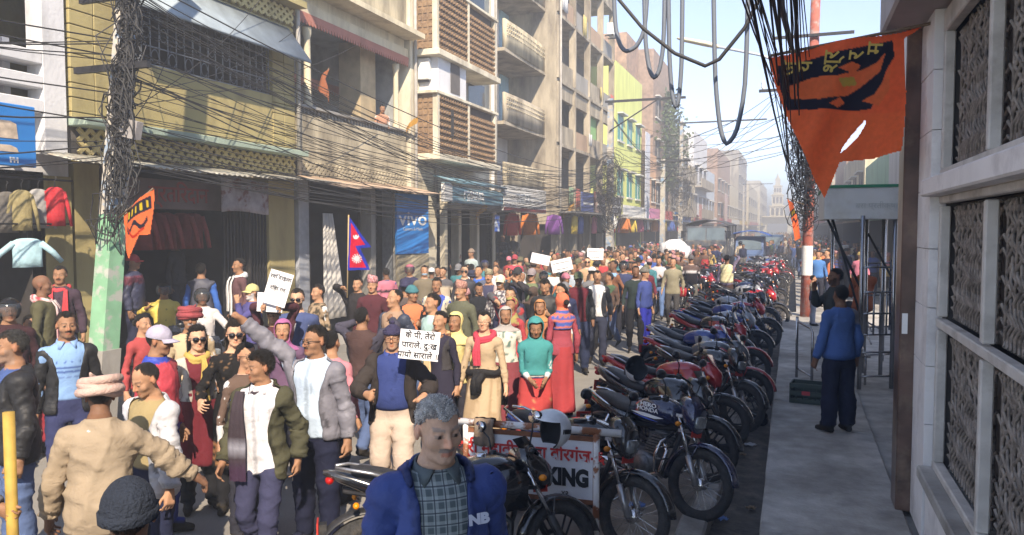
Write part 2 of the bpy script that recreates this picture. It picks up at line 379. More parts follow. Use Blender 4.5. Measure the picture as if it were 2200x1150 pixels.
# ================================================================ left row
XF = -9.4
def ftext(parent, body, size, y, z, x, m, bold=0., sx=1., ext=.006): return text('lettering', body, size, m, parent, frame((x, y, z), (0, 1, 0), (1, 0, 0)), ext, bold, sx=sx)
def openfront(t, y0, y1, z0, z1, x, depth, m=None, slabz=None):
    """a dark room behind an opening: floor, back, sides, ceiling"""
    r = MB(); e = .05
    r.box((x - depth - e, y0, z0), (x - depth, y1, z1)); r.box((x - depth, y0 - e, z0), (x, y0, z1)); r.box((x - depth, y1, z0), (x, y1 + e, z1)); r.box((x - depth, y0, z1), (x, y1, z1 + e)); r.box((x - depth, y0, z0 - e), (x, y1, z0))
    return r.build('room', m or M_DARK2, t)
def lattice(t, y0, y1, z0, z1, x, m, n=22, name='lattice', r=.028):
    b = MB(); h = z1 - z0; st_ = (y1 - y0) / n
    for k in range(n):
        for s_ in (0, 1):
            ya, yb = (y0 + k * st_, y0 + (k + 1) * st_) if s_ else (y0 + (k + 1) * st_, y0 + k * st_)
            for q in range(2):
                za, zb = z0 + h * q / 2, z0 + h * (q + 1) / 2; d = np.array([0, yb - ya, zb - za]); L = np.linalg.norm(d); d /= L
                b.obox((x - .02 + .004 * s_, (ya + yb) / 2, (za + zb) / 2), (.02, L / 2, r), np.stack([[1, 0, 0], d, np.cross([1, 0, 0], d)], 1))
    return b.build(name, m, t)
def bld_white():
    t = thing('building', 'white and pink building with louvred front above a clothes shop', 'building', (XF, 6, 0))
    t.location = (0, 0, 0)
    m = MB(); m.box((XF - 4, 1.5, 3.15), (XF, 7.88, 3.45)); m.box((XF - .3, 7.55, 3.45), (XF, 7.88, 7.5)); m.box((XF - 4, 1.5, 3.45), (XF - 1.2, 7.55, 7.5)); m.box((XF - .3, 1.5, 4.95), (XF - .06, 6.9, 7.5)); m.build('wall', M_WHITE, t)
    p = MB(); p.box((XF - .9, 1.5, 3.45), (XF - .8, 7.5, 7.5)); p.build('recess_wall', M_PINK, t)
    for z in (3.98, 4.30, 4.62): m = MB(); m.box((XF - .32, 1.5, z), (XF - .01, 7.55, z + .17), .01); m.build('louvre_slab', M_WHITE, t)
    for y in (5.6, 6.3, 6.9, 7.25):
        m = MB(); m.box((XF - .5, y, 3.45), (XF - .35, y + .1, 4.95)); m.build('louvre_fin', M_WHITE, t)
    p = MB(); p.box((XF - .05, 3.5, 5.1), (XF - .03, 6.6, 7.4)); p.build('pink_panel', M_PINK, t)
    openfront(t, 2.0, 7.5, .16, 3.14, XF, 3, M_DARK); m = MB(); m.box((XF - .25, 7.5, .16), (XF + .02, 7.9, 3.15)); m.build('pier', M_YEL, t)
    s = thing('shop_sign', 'blue enamel shop sign with torn paper patches on the white building', 'sign', (0, 0, 0))
    b = MB(); b.box((-8.96, 5.0, 3.20), (-8.90, 7.02, 3.95), .01); b.build('board', M_BLUE, s)
    for y0, y1, z0, z1 in ((5.3, 6.78, 3.52, 3.74), (5.3, 6.78, 3.36, 3.45)): b = MB(); b.prism([(y0, z0), (y1, z0 + .01), (y1 - .02, z1 - .03), (y1 - .1, z1), (y0, z1 - .015)], 'x', -8.899, -8.894); b.build('torn_paper', mat('torn_paper', (.52, .42, .33), .9, noise=.3, scale=12), s)
    ftext(s, 'PH', .09, 6.72, 3.27, -8.897, M_LET, .003)
    b = MB(); b.box((XF, 5.5, 3.5), (-8.96, 5.56, 3.56)); b.box((XF, 6.8, 3.5), (-8.96, 6.86, 3.56)); b.build('bracket', M_IRONB, s)
bld_white()
def bld_yellow():
    t = thing('building', 'mustard yellow building with ornate grille balcony and tin shop awning', 'building', (0, 0, 0)); y0, y1 = 7.95, 13.05
    m = MB(); m.box((XF - 5, y0, 3.35), (XF - 1.6, y1, 9)); m.box((XF - 1.6, y0, 6.05), (XF - .02, y1, 6.4)); m.box((XF - 1.6, y0, 3.38), (XF - .05, y1, 3.48)); m.build('wall', M_YEL, t)
    # brick-scored pillars
    for a, b in ((y0, 8.75), (12.35, y1)):
        for k in range(11):
            zz = 3.86 + k * .2; m = MB(); n = 2
            for j in range(n): ya = a + (b - a) * (j + (.0 if k % 2 else 0)) / n; m.box((XF - .35, ya + .006, zz + .006), (XF + .003 * (k % 3), ya + (b - a) / n - .006, zz + .194), .008)
            m.build('scored_block', M_YEL, t)
    m = MB(); m.box((XF - .12, 8.75, 3.98), (XF - .02, 12.35, 4.98)); m.build('parapet', M_YEL, t)
    m = MB(); m.box((XF - .1, y0 - .02, 3.86), (XF + .30, y1 + .02, 3.97), .01); m.build('ledge', M_GRN, t)
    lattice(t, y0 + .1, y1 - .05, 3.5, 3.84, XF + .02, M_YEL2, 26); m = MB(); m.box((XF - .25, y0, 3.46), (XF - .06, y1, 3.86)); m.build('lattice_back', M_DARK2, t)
    openfront(t, 8.75, 12.35, 4.0, 6.02, XF - .15, 1.4, M_DARK2)
    g = MB(); xg = XF - .08
    for z in (5.0, 5.28, 5.72, 6.0): g.tube([(xg, 9.1, z), (xg, 12.33, z)], .014, 5)
    for k in range(19):
        y = 9.1 + k * .18; g.tube([(xg, y, 5.0), (xg, y, 6.0)], .012, 5)
        for zc in ((5.5,) if k % 2 else (5.14, 5.86)):
            if k < 18: g.tube([(xg, y + .09 + .075 * math.cos(a), zc + .11 * math.sin(a)) for a in np.linspace(0, 6.0, 11)], .009, 4)
    g.build('window_grille', M_IRON, t)
    a = MB(); a.loft([[(XF - .05, y_, 6.42), (XF + .50, y_, 5.70), (XF + .50, y_, 5.65), (XF - .05, y_, 6.36)] for y_ in (8.6, 12.9)]); a.build('sun_awning', M_AWN, t)
    lattice(t, y0 + .1, y1 - .05, 6.45, 6.75, XF + .02, M_YEL2, 26); m = MB(); m.box((XF - .3, y0, 6.4), (XF - .06, y1, 6.78)); m.box((XF - .2, y0 - .02, 6.78), (XF + .28, y1 + .05, 6.9)); m.box((XF - .4, y0, 6.9), (XF - .1, y1, 9)); m.build('upper_band', M_YEL, t)
    # ground floor shops
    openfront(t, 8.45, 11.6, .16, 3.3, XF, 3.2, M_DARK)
    for a, b in ((7.98, 8.4), (12.2, 13.0)): m = MB(); m.box((XF - .3, a, .16), (XF - .02, b, 3.36)); m.build('pier', M_YEL, t)
    gt = MB()
    for k in range(14): gt.box((XF - .1, 11.0 + k * .088, .18), (XF - .06, 11.03 + k * .088, 3.0))
    gt.build('folding_gate', M_IRONB, t)
    m = MB(); m.box((XF - .05, 8.7, 2.75), (XF + .02, 11.2, 3.22), .01); sg = m.build('shop_board', mat('faded_board', (.14, .10, .10), .8, noise=.2, scale=3), t); ftext(sg, 'प्रतिरदान', .36, 9.9, 2.98, XF + .024, mat('faded_red', (.28, .05, .045), .8), .004)
    # corrugated awning sheets, each a sheet of tin
    for k in range(7):
        ya = 7.3 + k * .86; a = MB(); rows = []; dz = random.uniform(-.03, .03); dx = random.uniform(-.05, .05)
        for u in (0, 1):
            rows.append([(XF + .02 + u * (.80 + dx), ya + .9 * q / 24, 3.47 - .15 * u + dz * u + .014 * math.sin(q * 1.9)) for q in range(25)] + [(XF + .02 + u * (.80 + dx), ya + .9 * q / 24, 3.462 - .15 * u + dz * u + .014 * math.sin(q * 1.9)) for q in range(24, -1, -1)])
        a.loft(rows); a.build('tin_sheet', M_TIN, t)
    bn = MB(); rows = [[(XF + .3 + .02 * math.sin(q), 10.55 + 1.25 * q / 10, z + .03 * math.sin(q * .5)) for q in range(11)] + [(XF + .29 + .02 * math.sin(q), 10.55 + 1.25 * q / 10, z + .03 * math.sin(q * .5)) for q in range(10, -1, -1)] for z in np.linspace(3.3, 2.72, 6)]
    bn.loft(rows); b = tag(bn.build('shop_banner', mat('faded_banner', (.30, .27, .29), .7, noise=.35, scale=5, dirt=(.16, .05, .05), dscale=4, dlo=.5, dhi=.6)), 'faded cloth banner hung under the tin awning', 'banner')
bld_yellow()
def bld_cream():
    t = thing('building', 'cream building with open columned balcony and red scalloped pelmet', 'building', (0, 0, 0)); y0, y1 = 13.1, 17.75
    m = MB(); m.box((XF - 5, y0, 3.4), (XF - 1.9, y1, 11)); m.box((XF - 1.9, y0, 7.0), (XF - .05, y1, 7.25)); m.box((XF - 1.9, y0, 3.42), (XF, y1, 3.5)); m.build('wall', M_CREAM, t)
    m = MB(); m.box((XF - .15, y0, 3.80), (XF, y1, 4.78)); m.build('parapet', M_CREAMD, t)
    lattice(t, y0 + .05, y1 - .05, 3.52, 3.79, XF + .02, M_CREAMD, 30); m = MB(); m.box((XF - .25, y0, 3.5), (XF - .07, y1, 3.8)); m.build('lattice_back', M_DARK2, t)
    r = MB(); r.box((XF - .18, y0, 4.90), (XF + .06, y1, 4.95)); rb = r.build('balcony_rail', M_GREY, t)
    for k in range(36):
        b = MB(); yk = y0 + .06 + k * .128; b.lathe([(.03, 4.78), (.045, 4.81), (.03, 4.85), (.035, 4.90)], 'z', (XF - .06, yk, 0), 8); b.build('baluster', M_GREY, rb)
    openfront(t, y0, y1 - .2, 3.9, 6.98, XF - .2, 1.6, mat('balcony_wall', (.33, .34, .33), .9, noise=.2, scale=2, dirt=(.12, .11, .10), dscale=1.3, dlo=.45, dhi=.75))
    for y, rr in ((13.55, .075), (17.3, .07)): c = MB(); c.lathe([(rr * 1.3, 4.95), (rr * 1.3, 5.05), (rr, 5.1), (rr * .92, 6.35), (rr * 1.25, 6.42), (rr * 1.25, 6.55)], 'z', (XF - .05, y, 0), 12); c.build('column', M_CREAM, t)
    p = MB(); p.box((XF - 1.0, 16.2, 4.9), (XF - .4, 16.9, 6.9)); p.build('door_shutter', mat('wood_shutter', (.40, .31, .19), .8, noise=.2, scale=4), t)
    for x, z in ((XF + .08, 6.55), (XF - 1.4, 5.75)):
        q = MB(); q.box((x - .02, y0, z + .1), (x, y1, z + .24))
        n = 44
        for k in range(n): yk = y0 + (y1 - y0) * (k + .5) / n; q.prism([(yk - .05, z + .1), (yk - .03, z + .03), (yk, z), (yk + .03, z + .03), (yk + .05, z + .1)], 'x', x - .018, x - .002)
        q.build('pelmet', M_RUSTR, t)
    m = MB(); m.box((XF - .3, y0, 6.8), (XF + .06, y1, 7.0)); m.box((XF - .1, y0 - .05, 7.25), (XF + .5, y1 + .1, 7.37)); m.build('floor_slab', M_CREAM, t)
    m = MB(); m.box((XF - .1, y0, 7.4), (XF + .02, y1, 8.3)); m.build('upper_parapet', M_CREAMD, t); m = MB(); m.box((XF - .14, y0, 8.42), (XF + .06, y1, 8.5)); rr = m.build('upper_rail', M_GREY, t)
    for k in range(24): b = MB(); b.lathe([(.04, 8.3), (.06, 8.35), (.04, 8.42)], 'z', (XF - .04, y0 + .1 + k * .19, 0), 8); b.build('baluster', M_GREY, rr)
    openfront(t, y0, y1, 8.5, 10.8, XF - .3, 1.5, M_DARK2)
    # shops
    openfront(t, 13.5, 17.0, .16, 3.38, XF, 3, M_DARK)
    for a, b, mm in ((13.08, 13.42, mat('blue_grey_post', (.34, .36, .40), .7, noise=.15)), (15.9, 16.1, M_GREY), (16.9, 17.1, mat('blue_grey_post', ()) if 0 else M_IRON), (17.2, 17.75, M_GREY)): m = MB(); m.box((XF - .25, a, .16), (XF + .03, b, 3.42)); m.build('pier', mm, t)
    s = MB()
    for k in range(34): s.box((XF - .45, 16.12, .2 + k * .085), (XF - .41 + .012 * (k % 2), 16.9, .28 + k * .085))
    s.build('rolling_shutter', M_SHUT, t)
    aw = MB(); rows = [[(XF + .02 + u * .85, 13.0 + 5.0 * q / 30, 3.52 - .22 * u - .03 * math.sin(q * .35) * u + .008 * math.sin(q * 2)) for q in range(31)] + [(XF + .02 + u * .85, 13.0 + 5.0 * q / 30, 3.51 - .22 * u - .03 * math.sin(q * .35) * u + .008 * math.sin(q * 2)) for q in range(30, -1, -1)] for u in (0, 1)]
    aw.loft(rows); aw.build('awning', mat('awning_cloth', (.50, .36, .26), .8, noise=.2, scale=3), t)
    cu = MB(); rows = []
    for k in range(9):
        u = k / 8; rows.append([(XF + .35 + .05 * math.sin(q * 1.3), 13.45 + (.32 + .55 * u) * q / 18, 2.75 - 2.2 * u) for q in range(19)] + [(XF + .34 + .05 * math.sin(q * 1.3), 13.45 + (.32 + .55 * u) * q / 18, 2.75 - 2.2 * u) for q in range(18, -1, -1)])
    cu.loft(rows); tag(cu.build('hanging_cloth', mat('white_cloth', (.52, .50, .47), .85, noise=.12, scale=5)), 'long white dust cloth hanging at the cream building shop front', 'cloth')
bld_cream()
def bld_jaali():
    t = thing('building', 'pale building with brown block screens on its balconies and an arched niche', 'building', (0, 0, 0)); xj = -8.7
    m = MB(); m.box((XF - 5, 17.8, 0), (XF + .1, 19.2, 14)); m.build('plain_wall', M_PALE, t)
    m = MB(); m.box((XF - 5, 19.2, 3.4), (XF - .1, 23.9, 14)); m.build('wall', M_PALE, t)
    for z0, z1 in ((4.38, 5.92), (7.05, 8.75), (10.0, 11.7)):
        m = MB(); m.box((XF - .1, 18.0, z0 - .16), (xj + .12, 22.4, z0), .01); m.box((XF - .1, 18.0, z1), (xj + .05, 22.4, z1 + .08), .01); m.build('balcony_slab', M_PALE, t)
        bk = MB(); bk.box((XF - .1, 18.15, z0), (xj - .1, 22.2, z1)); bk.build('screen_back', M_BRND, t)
        for a, b, dz in ((18.2, 20.1, 0), (20.25, 22.2, .25)):
            n = int((b - a) / .155); nz = int((z1 - z0 - dz) / .155); s = MB()
            for i in range(n):
                for j in range(nz):
                    yc = a + (i + .5) * (b - a) / n; zc = z0 + (j + .5) * (z1 - z0 - dz) / nz; w_ = .036
                    s.prism([(yc - w_, zc - .02), (yc, zc - .05), (yc + w_, zc - .02), (yc + w_, zc + .02), (yc, zc + .05), (yc - w_, zc + .02)], 'x', xj - .08, xj + .03)
            for i in range(n + 1): yk = a + i * (b - a) / n; s.box((xj - .07, yk - .014, z0), (xj - .02, yk + .014, z1 - dz))
            for j in range(nz + 1): zk = z0 + j * (z1 - z0 - dz) / nz; s.box((xj - .07, a, zk - .012), (xj - .024, b, zk + .012))
            s.build('block_screen', M_BRN, t)
        for yk in (18.1, 20.1, 22.15): q = MB(); q.box((xj - .12, yk, z0), (xj + .02, yk + .12, z1)); q.build('screen_post', M_PALE, t)
        s = MB()                                             # side return of the screen
        s.box((XF, 18.13, z0), (xj - .1, 18.148, z1))
        for i in range(4):
            for j in range(9): xc = XF + .07 + i * .15; zc = z0 + .1 + j * (z1 - z0 - .1) / 9; s.box((xc - .05, 18.11, zc - .05), (xc + .05, 18.14, zc + .06))
        s.build('side_screen', M_BRN, t)
    n = MB(); pts = [(19.05, 6.1)] + [(19.35 - .3 * math.cos(a), 6.75 + .3 * math.sin(a)) for a in np.linspace(0, math.pi, 9)] + [(19.65, 6.1)]
    bw = MB(); bw.box((XF - .1, 18.3, 5.98), (xj - .05, 20.1, 6.92)); bw.build('bay_wall', M_WHITE, t)
    n.prism(pts, 'x', xj - .05, xj - .035); n.build('arched_niche', M_DARK2, t)
    for z in (6.0, 8.85, 11.8): w_ = MB(); w_.box((XF - .12, 20.4, z), (XF - .06, 22.2, z + 1.0)); o = w_.build('window_shutter', M_GREY, t); w2 = MB(); w2.box((XF - .058, 21.9, z), (XF - .05, 23.2, z + 1.0)); w2.build('window', M_GLASS, t)
    ac = MB(); ac.box((xj + .02, 18.9, 4.9), (xj + .05, 19.05, 5.6)); ac.build('slot_window', M_DARK, t)
    openfront(t, 19.4, 23.7, .16, 3.3, XF, 3, M_DARK)
    for y in (19.2, 20.9, 22.3, 23.7): p = MB(); p.box((XF - .2, y, .16), (XF + .05, y + .2, 3.4)); p.build('pier', M_PALE, t)
    c = MB(); c.box((XF, 19.2, 2.98), (XF + .9, 23.7, 3.12)); c.build('canopy_slab', M_GREY, t)
    s = thing('shop_sign', 'weathered teal shop sign board with white rounded lettering', 'sign', (0, 0, 0))
    b = MB(); b.box((-8.3, 17.5, 3.12), (-8.2, 17.95, 3.60)); b.box((-8.3, 17.95, 3.10), (-8.2, 21.6, 3.52)); b.build('board', M_TEAL, s); b = MB(); b.box((-8.29, 17.47, 3.115), (-8.19, 17.93, 3.57)); b.build('white_panel', M_PLAST, s)
    ftext(s, 'rasuua', .46, 19.35, 3.36, -8.194, M_LET, .004, 1.15); ftext(s, 'www. ooooooooooo', .1, 19.3, 3.18, -8.194, M_LETG)
    b = MB(); b.loft([[(-8.9, y, 3.85), (-8.15, y, 3.66), (-8.15, y, 3.60), (-8.9, y, 3.80)] for y in (18.3, 20, 21.8)]); b.build('canopy', M_TEAL, s)
    s2 = thing('shop_sign', 'white shop sign with grey lettering and red border next to the teal sign', 'sign', (0, 0, 0))
    b = MB(); b.box((-8.35, 21.8, 2.95), (-8.25, 26.0, 3.75)); b.build('board', M_PLAST, s2); ftext(s2, 'THE KE', .42, 23.6, 3.38, -8.244, M_LETG, .004); ftext(s2, '............', .2, 23.6, 3.1, -8.244, M_LETR, .006)
    b = MB(); b.box((-8.249, 21.8, 2.98), (-8.243, 26.0, 3.08)); b.build('red_border', mat('sign_red', (.45, .09, .08), .7), s2)
bld_jaali()
def bld_balcony():
    t = thing('building', 'narrow grey stained building with stacked curved balconies', 'building', (0, 0, 0)); y0, y1 = 23.95, 28.4; xb = XF - .2
    m = MB(); m.box((XF - 6, y0, 3.3), (xb - 1.0, y1, 14.5)); m.box((xb - 1, y0, 3.3), (xb + .2, y0 + .25, 14.5)); m.build('wall', M_WHITE, t)
    w_ = MB(); w_.box((xb - 1.0, y1 - .9, 6.1), (xb - .95, y1, 14)); w_.build('blue_wall', mat('pale_blue_wall', (.30, .52, .66), .85, noise=.1), t)
    for k, z in enumerate((3.7, 6.0, 8.4, 10.8, 13.2)):
        m = MB(); m.box((xb - 1, y0, z - .12), (xb + .55, y1, z), .01); m.build('balcony_slab', M_CONC, t)
        r = MB(); yy_ = np.linspace(y0 + .05, y1 - .05, 12)
        r.loft([[(xb + .46 + .06 * math.sin(i * math.pi / 11), y, z), (xb + .54 + .06 * math.sin(i * math.pi / 11), y, z), (xb + .54 + .06 * math.sin(i * math.pi / 11), y, z + .95), (xb + .46 + .06 * math.sin(i * math.pi / 11), y, z + .95)] for i, y in enumerate(yy_)]); r.build('parapet', M_CONC if k % 2 else M_CREAMD, t)
        if k in (0, 1, 2):
            s = MB()
            for i in range(22):
                for j in range(3): yc = y0 + .2 + i * .19; s.ell((xb + .60, yc, z + .5 + j * .15), (.02, .05 + .03 * ((i + j) % 2), .04), 6, 4)
            s.build('parapet_relief', M_CREAMD, t)
        d = MB(); d.box((xb - .98, y0 + 1.0, z), (xb - .93, y0 + 2.0, z + 1.9)); d.build('door', M_DARK2, t)
    openfront(t, y0 + .2, y1 - .2, .16, 3.2, XF, 3, M_DARK); p = MB(); p.box((XF - .2, 26, .16), (XF + .05, 26.4, 3.4)); p.build('pier', M_CONC, t)
bld_balcony()
def bld_frame():
    t = thing('building', 'tall raw concrete frame building with open verandas on five floors', 'building', (0, 0, 0)); xf = -8.6; y0, y1 = 28.4, 38.2
    m = MB(); m.box((XF - 6, y0, 0), (xf - 1.3, y1, 14.5)); m.box((xf - 1.3, y0, 2.6), (xf - .02, y0 + .3, 14.5)); m.build('wall', M_CONC, t)
    rs = random.Random(4); fl = [3.3, 5.75, 8.2, 10.7, 13.2]
    for i, z in enumerate(fl):
        m = MB(); m.box((xf - 1.3, y0 + .3, z - .14), (xf + .04, y1, z), .01); m.build('floor_slab', M_CONC, t)
        bays = np.linspace(y0 + .15, y1 - .1, 5)
        for a, b in zip(bays[:-1], bays[1:]):
            p = MB(); p.box((xf - .16, a + .1, z + .004), (xf - .02 + rs.uniform(-.02, .01), b - .1, z + .72)); p.build('parapet_panel', rs.choice([M_CONC, M_GREY, plaster('rust_panel', (.38, .26, .18))]), t)
        top = fl[i + 1] - .14 if i < 4 else 14.5
        for y in bays: c = MB(); c.box((xf - .22, y - .08, z), (xf + .06, y + .08, top), .01); c.build('column', M_CONC, t)
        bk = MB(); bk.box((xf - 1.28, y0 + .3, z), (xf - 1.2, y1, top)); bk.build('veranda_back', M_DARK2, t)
        if i == 1:
            l = MB(); l.box((xf - .2, y0 + .4, z + 1.75), (xf - .05, y1, z + 2.3)); l.build('lintel_panel', M_CONC, t)
    g = MB(); g.box((xf - .3, 33.5, 6.4), (xf - .26, 36.0, 8)); g.build('green_sheet', mat('green_sheet', (.20, .40, .16), .8), t)
    openfront(t, y0 + .3, y1 - .2, .16, 3.1, xf, 2.5, M_DARK)
    for y in np.linspace(y0 + .1, y1 - .1, 5): p = MB(); p.box((xf - .2, y - .15, 0), (xf + .1, y + .15, 3.2)); p.build('pier', M_CONC, t)
    c = MB(); c.box((xf, y0, 3.02), (xf + .8, y1, 3.10)); c.build('canopy_slab', M_GREY, t)
    for y, w_, cl in ((30, 1.8, (.10, .14, .36)), (32.4, 1.6, (.35, .25, .22)), (35, 2.4, (.12, .12, .13))):
        s = thing('shop_sign', 'sign board above the concrete frame building shops, coloured ' + {30: 'blue', 32.4: 'brown', 35: 'black'}[y], 'sign', (0, 0, 0)); b = MB(); b.box((xf + .55, y, 3.12), (xf + .62, y + w_, 3.9)); b.build('board', mat('board_%d' % y, cl, .6, noise=.3, scale=3), s); b = MB(); b.box((xf + .615, y + .1, 3.4), (xf + .63, y + w_ - .1, 3.5)); b.build('lettering_strip', M_LET, s)
bld_frame()
def fittings():
    rs = random.Random(9); k = 0
    for x, y, z in ((XF + .12, 18.55, 6.3), (XF + .14, 19.0, 9.2), (-8.5, 36.6, 11.6)):
        t = thing('air_conditioner', ['cooler box on the pale wall beside the cream building', 'upper cooler box on the pale wall', 'cooler box high on the concrete frame building'][k], 'cooler', (x, y, z)); k += 1
        b = MB(); b.box((0, -.4, 0), (.34, .4, .55), .02); b.build('case', M_PLAST, t); f = MB(); f.lathe([(.19, .345), (.21, .352), (.03, .352), (.001, .352)], 'x', (0, 0, .28), 16); f.build('fan_grille', M_IRONB, t); b = MB(); b.box((-.1, -.35, -.05), (.3, -.3, 0)); b.box((-.1, .3, -.05), (.3, .35, 0)); b.build('bracket', M_IRONB, t)
    for k, (x, y, z0, z1) in enumerate(((XF + .16, 17.95, .2, 11), (XF + .16, 19.15, 3.4, 12), (XF + .06, 13.07, 3.5, 9), (-8.5, 28.6, .2, 13), (XF + .06, 23.92, 3.3, 13))):
        b = MB(); b.tube([(x, y, z0), (x, y + .03, (z0 + z1) / 2), (x, y, z1)], .045, 8); tag(b.build('drain_pipe', mat('pipe_grey', (.34, .32, .29), .7, noise=.2, scale=5)), ['drain pipe on the corner between cream building and pale wall', 'drain pipe beside the block screens', 'drain pipe between the mustard and cream buildings', 'drain pipe on the concrete frame building corner', 'drain pipe before the stained balcony building'][k], 'pipe')
    for k in range(9):
        y = 29 + k * 1.05; z = rs.choice([4.1, 6.6, 9.0, 11.5]); b = MB(); w_ = rs.uniform(.4, .9); h_ = rs.uniform(.5, .9); cl = rs.choice([(.4, .1, .08), (.5, .5, .5), (.1, .2, .4), (.5, .4, .15), (.2, .3, .2)])
        b.loft([[(-8.55 + .02 * math.sin(q), y + w_ * q / 8, z - h_ * u) for q in range(9)] + [(-8.56 + .02 * math.sin(q), y + w_ * q / 8, z - h_ * u) for q in range(8, -1, -1)] for u in (0, .5, 1)]); tag(b.build('laundry', cmat(cl, .9, 'w', .3, 20)), 'washed cloth hung over a veranda parapet of the concrete frame building', 'laundry', 'laundry on the concrete frame building')
fittings()
# ---------------------------------------------------------------- farther buildings
def far_bld(label, x, y0, y1, h, m, depth=7, bays=3, fh=3., side=True, win=M_DARK2, bal=False, sgn=1, top=None):
    t = thing('building', label, 'building', (0, 0, 0)); b = MB(); b.box((x - sgn * depth, y0, 0), (x, y1, h)); b.build('wall', m, t)
    nf = int(h / fh); rs = random.Random(int(y0 * 7))
    fr = mat('window_trim', (.55, .54, .50), .8, noise=.1)
    for i in range(nf):
        z = 3.5 + (i - 1) * fh if i else .2
        if i == 0:
            o = MB(); o.box((x - sgn * .3, y0 + .3, .16), (x + sgn * .01, y1 - .3, 2.8)); o.build('shop_opening', M_DARK, t)
            c = MB(); c.box((x, y0 + .1, 2.95), (x + sgn * .9, y1 - .1, 3.02)); c.build('awning', rs.choice([M_TIN, M_GREY, mat('awn_blue', (.08, .14, .3), .8), mat('awn_red', (.35, .08, .06), .8)]), t)
            s = MB(); s.box((x + sgn * .3, y0 + .5, 3.03), (x + sgn * .36, y1 - .6, 3.7)); s.build('sign_board', rs.choice([M_BLUE, M_PLAST, mat('sb_red', (.45, .06, .05), .6), mat('sb_yel', (.6, .45, .08), .6), mat('sb_pink', (.55, .2, .35), .6)]), t); continue
        if z + 1.6 > h: break
        for k in range(bays):
            ya = y0 + (k + .22) * (y1 - y0) / bays; yb = y0 + (k + .78) * (y1 - y0) / bays
            w_ = MB(); w_.box((x - sgn * .2, ya, z + .7), (x + sgn * .012, yb, z + 2.1)); wo = w_.build('window', win, t); f = MB()
            f.box((x, ya - .06, z + .6), (x + sgn * .10, yb + .06, z + .7)); f.box((x, ya - .05, z + 2.1), (x + sgn * .3, yb + .05, z + 2.18)); f.box((x, (ya + yb) / 2 - .03, z + .7), (x + sgn * .03, (ya + yb) / 2 + .03, z + 2.1)); f.build('window_frame', fr, wo)
        if bal: s = MB(); s.box((x, y0, z - .1), (x + sgn * .8, y1, z)); s.box((x + sgn * .74, y0, z), (x + sgn * .8, y1, z + .8)); s.build('balcony', M_CONC, t)
    if side:
        for i in range(1, nf):
            z = 3.5 + (i - 1) * fh
            if z + 2 < h and rs.random() < .35: w_ = MB(); w_.box((x - sgn * depth * .55, y0 - .01, z + .8), (x - sgn * depth * .25, y0 + .2, z + 2)); w_.build('side_window', win, t)
    p = MB(); p.box((x - sgn * .15, y0, h), (x, y1, h + .7)); p.box((x - sgn * depth, y0, h), (x - sgn * .15, y0 + .15, h + .7)); p.build('roof_parapet', top or m, t)
    return t
M_TEALW = mat('teal_window', (.05, .28, .26), .5, noise=.2)
far_bld('bright lime green building with teal windows beside the concrete frame building', -9.0, 40.5, 48.0, 10.6, M_LIME, 7, 3, 3, win=M_TEALW)
far_bld('raw brick building rising behind the lime green house', -10.2, 49, 53, 14.2, M_BRICK, 9, 2)
far_bld('slender unfinished brick tower house with a climbing plant on its front', -9.2, 53.2, 61, 14.0, mat('brick_grey', (.30, .21, .16), .9, noise=.3, scale=4), 6, 2)
far_bld('peach fronted house below the brick tower', -8.9, 48.1, 52.9, 6.6, plaster('peach', (.60, .36, .22)), 3, 2)
far_bld('grey brown house with deep balconies after the brick tower', -9.2, 61.2, 72, 10.0, M_CONC, 7, 3, bal=True)
far_bld('white house with flat roof and wide windows far down the left row', -9.2, 76, 88, 11.2, M_WHITE, 8, 3, bal=True)
far_bld('low tan house with pink banners in the left row', -9.0, 72.2, 75.8, 7.5, M_CREAMD, 6, 2)
far_bld('pale blue house behind the white flat roofed house', -9.3, 88.3, 98, 8.3, plaster('pale_blue', (.48, .55, .62)), 7, 3)
far_bld('red brick house with white window frames far down the street', -9.0, 98.4, 118, 11.6, M_BRICK, 8, 4)
far_bld('cream house beyond the far red brick house', -9.0, 118.3, 136, 8.2, M_CREAM, 8, 4)
far_bld('brown house with roof terrace near the end of the street', -9.0, 136.5, 160, 15.0, M_CONC, 8, 4)
far_bld('cream house next to the last in the left row', -8.6, 160.5, 200, 10.5, M_CREAM, 8, 5)
far_bld('last pale house of the left row before the tower gate', -8.0, 200.5, 250, 13.5, M_PALE, 8, 5)
far_bld('low white shop house on the right beyond the bus shelter', 3.4, 24, 33, 4.6, M_WHITE, 6, 3, sgn=-1)
far_bld('low green shop house on the right side of the street', 3.6, 33.5, 46, 5.0, plaster('mint', (.35, .55, .42)), 6, 3, sgn=-1)
far_bld('cream house in the distant right row', 3.6, 46.5, 66, 6.5, M_CREAM, 8, 4, sgn=-1)
far_bld('brick house in the distant right row', 3.8, 66.5, 100, 8.0, M_BRICK, 8, 5, sgn=-1)
far_bld('grey house in the distant right row', 3.8, 100.5, 170, 9.0, M_GREY, 8, 6, sgn=-1)
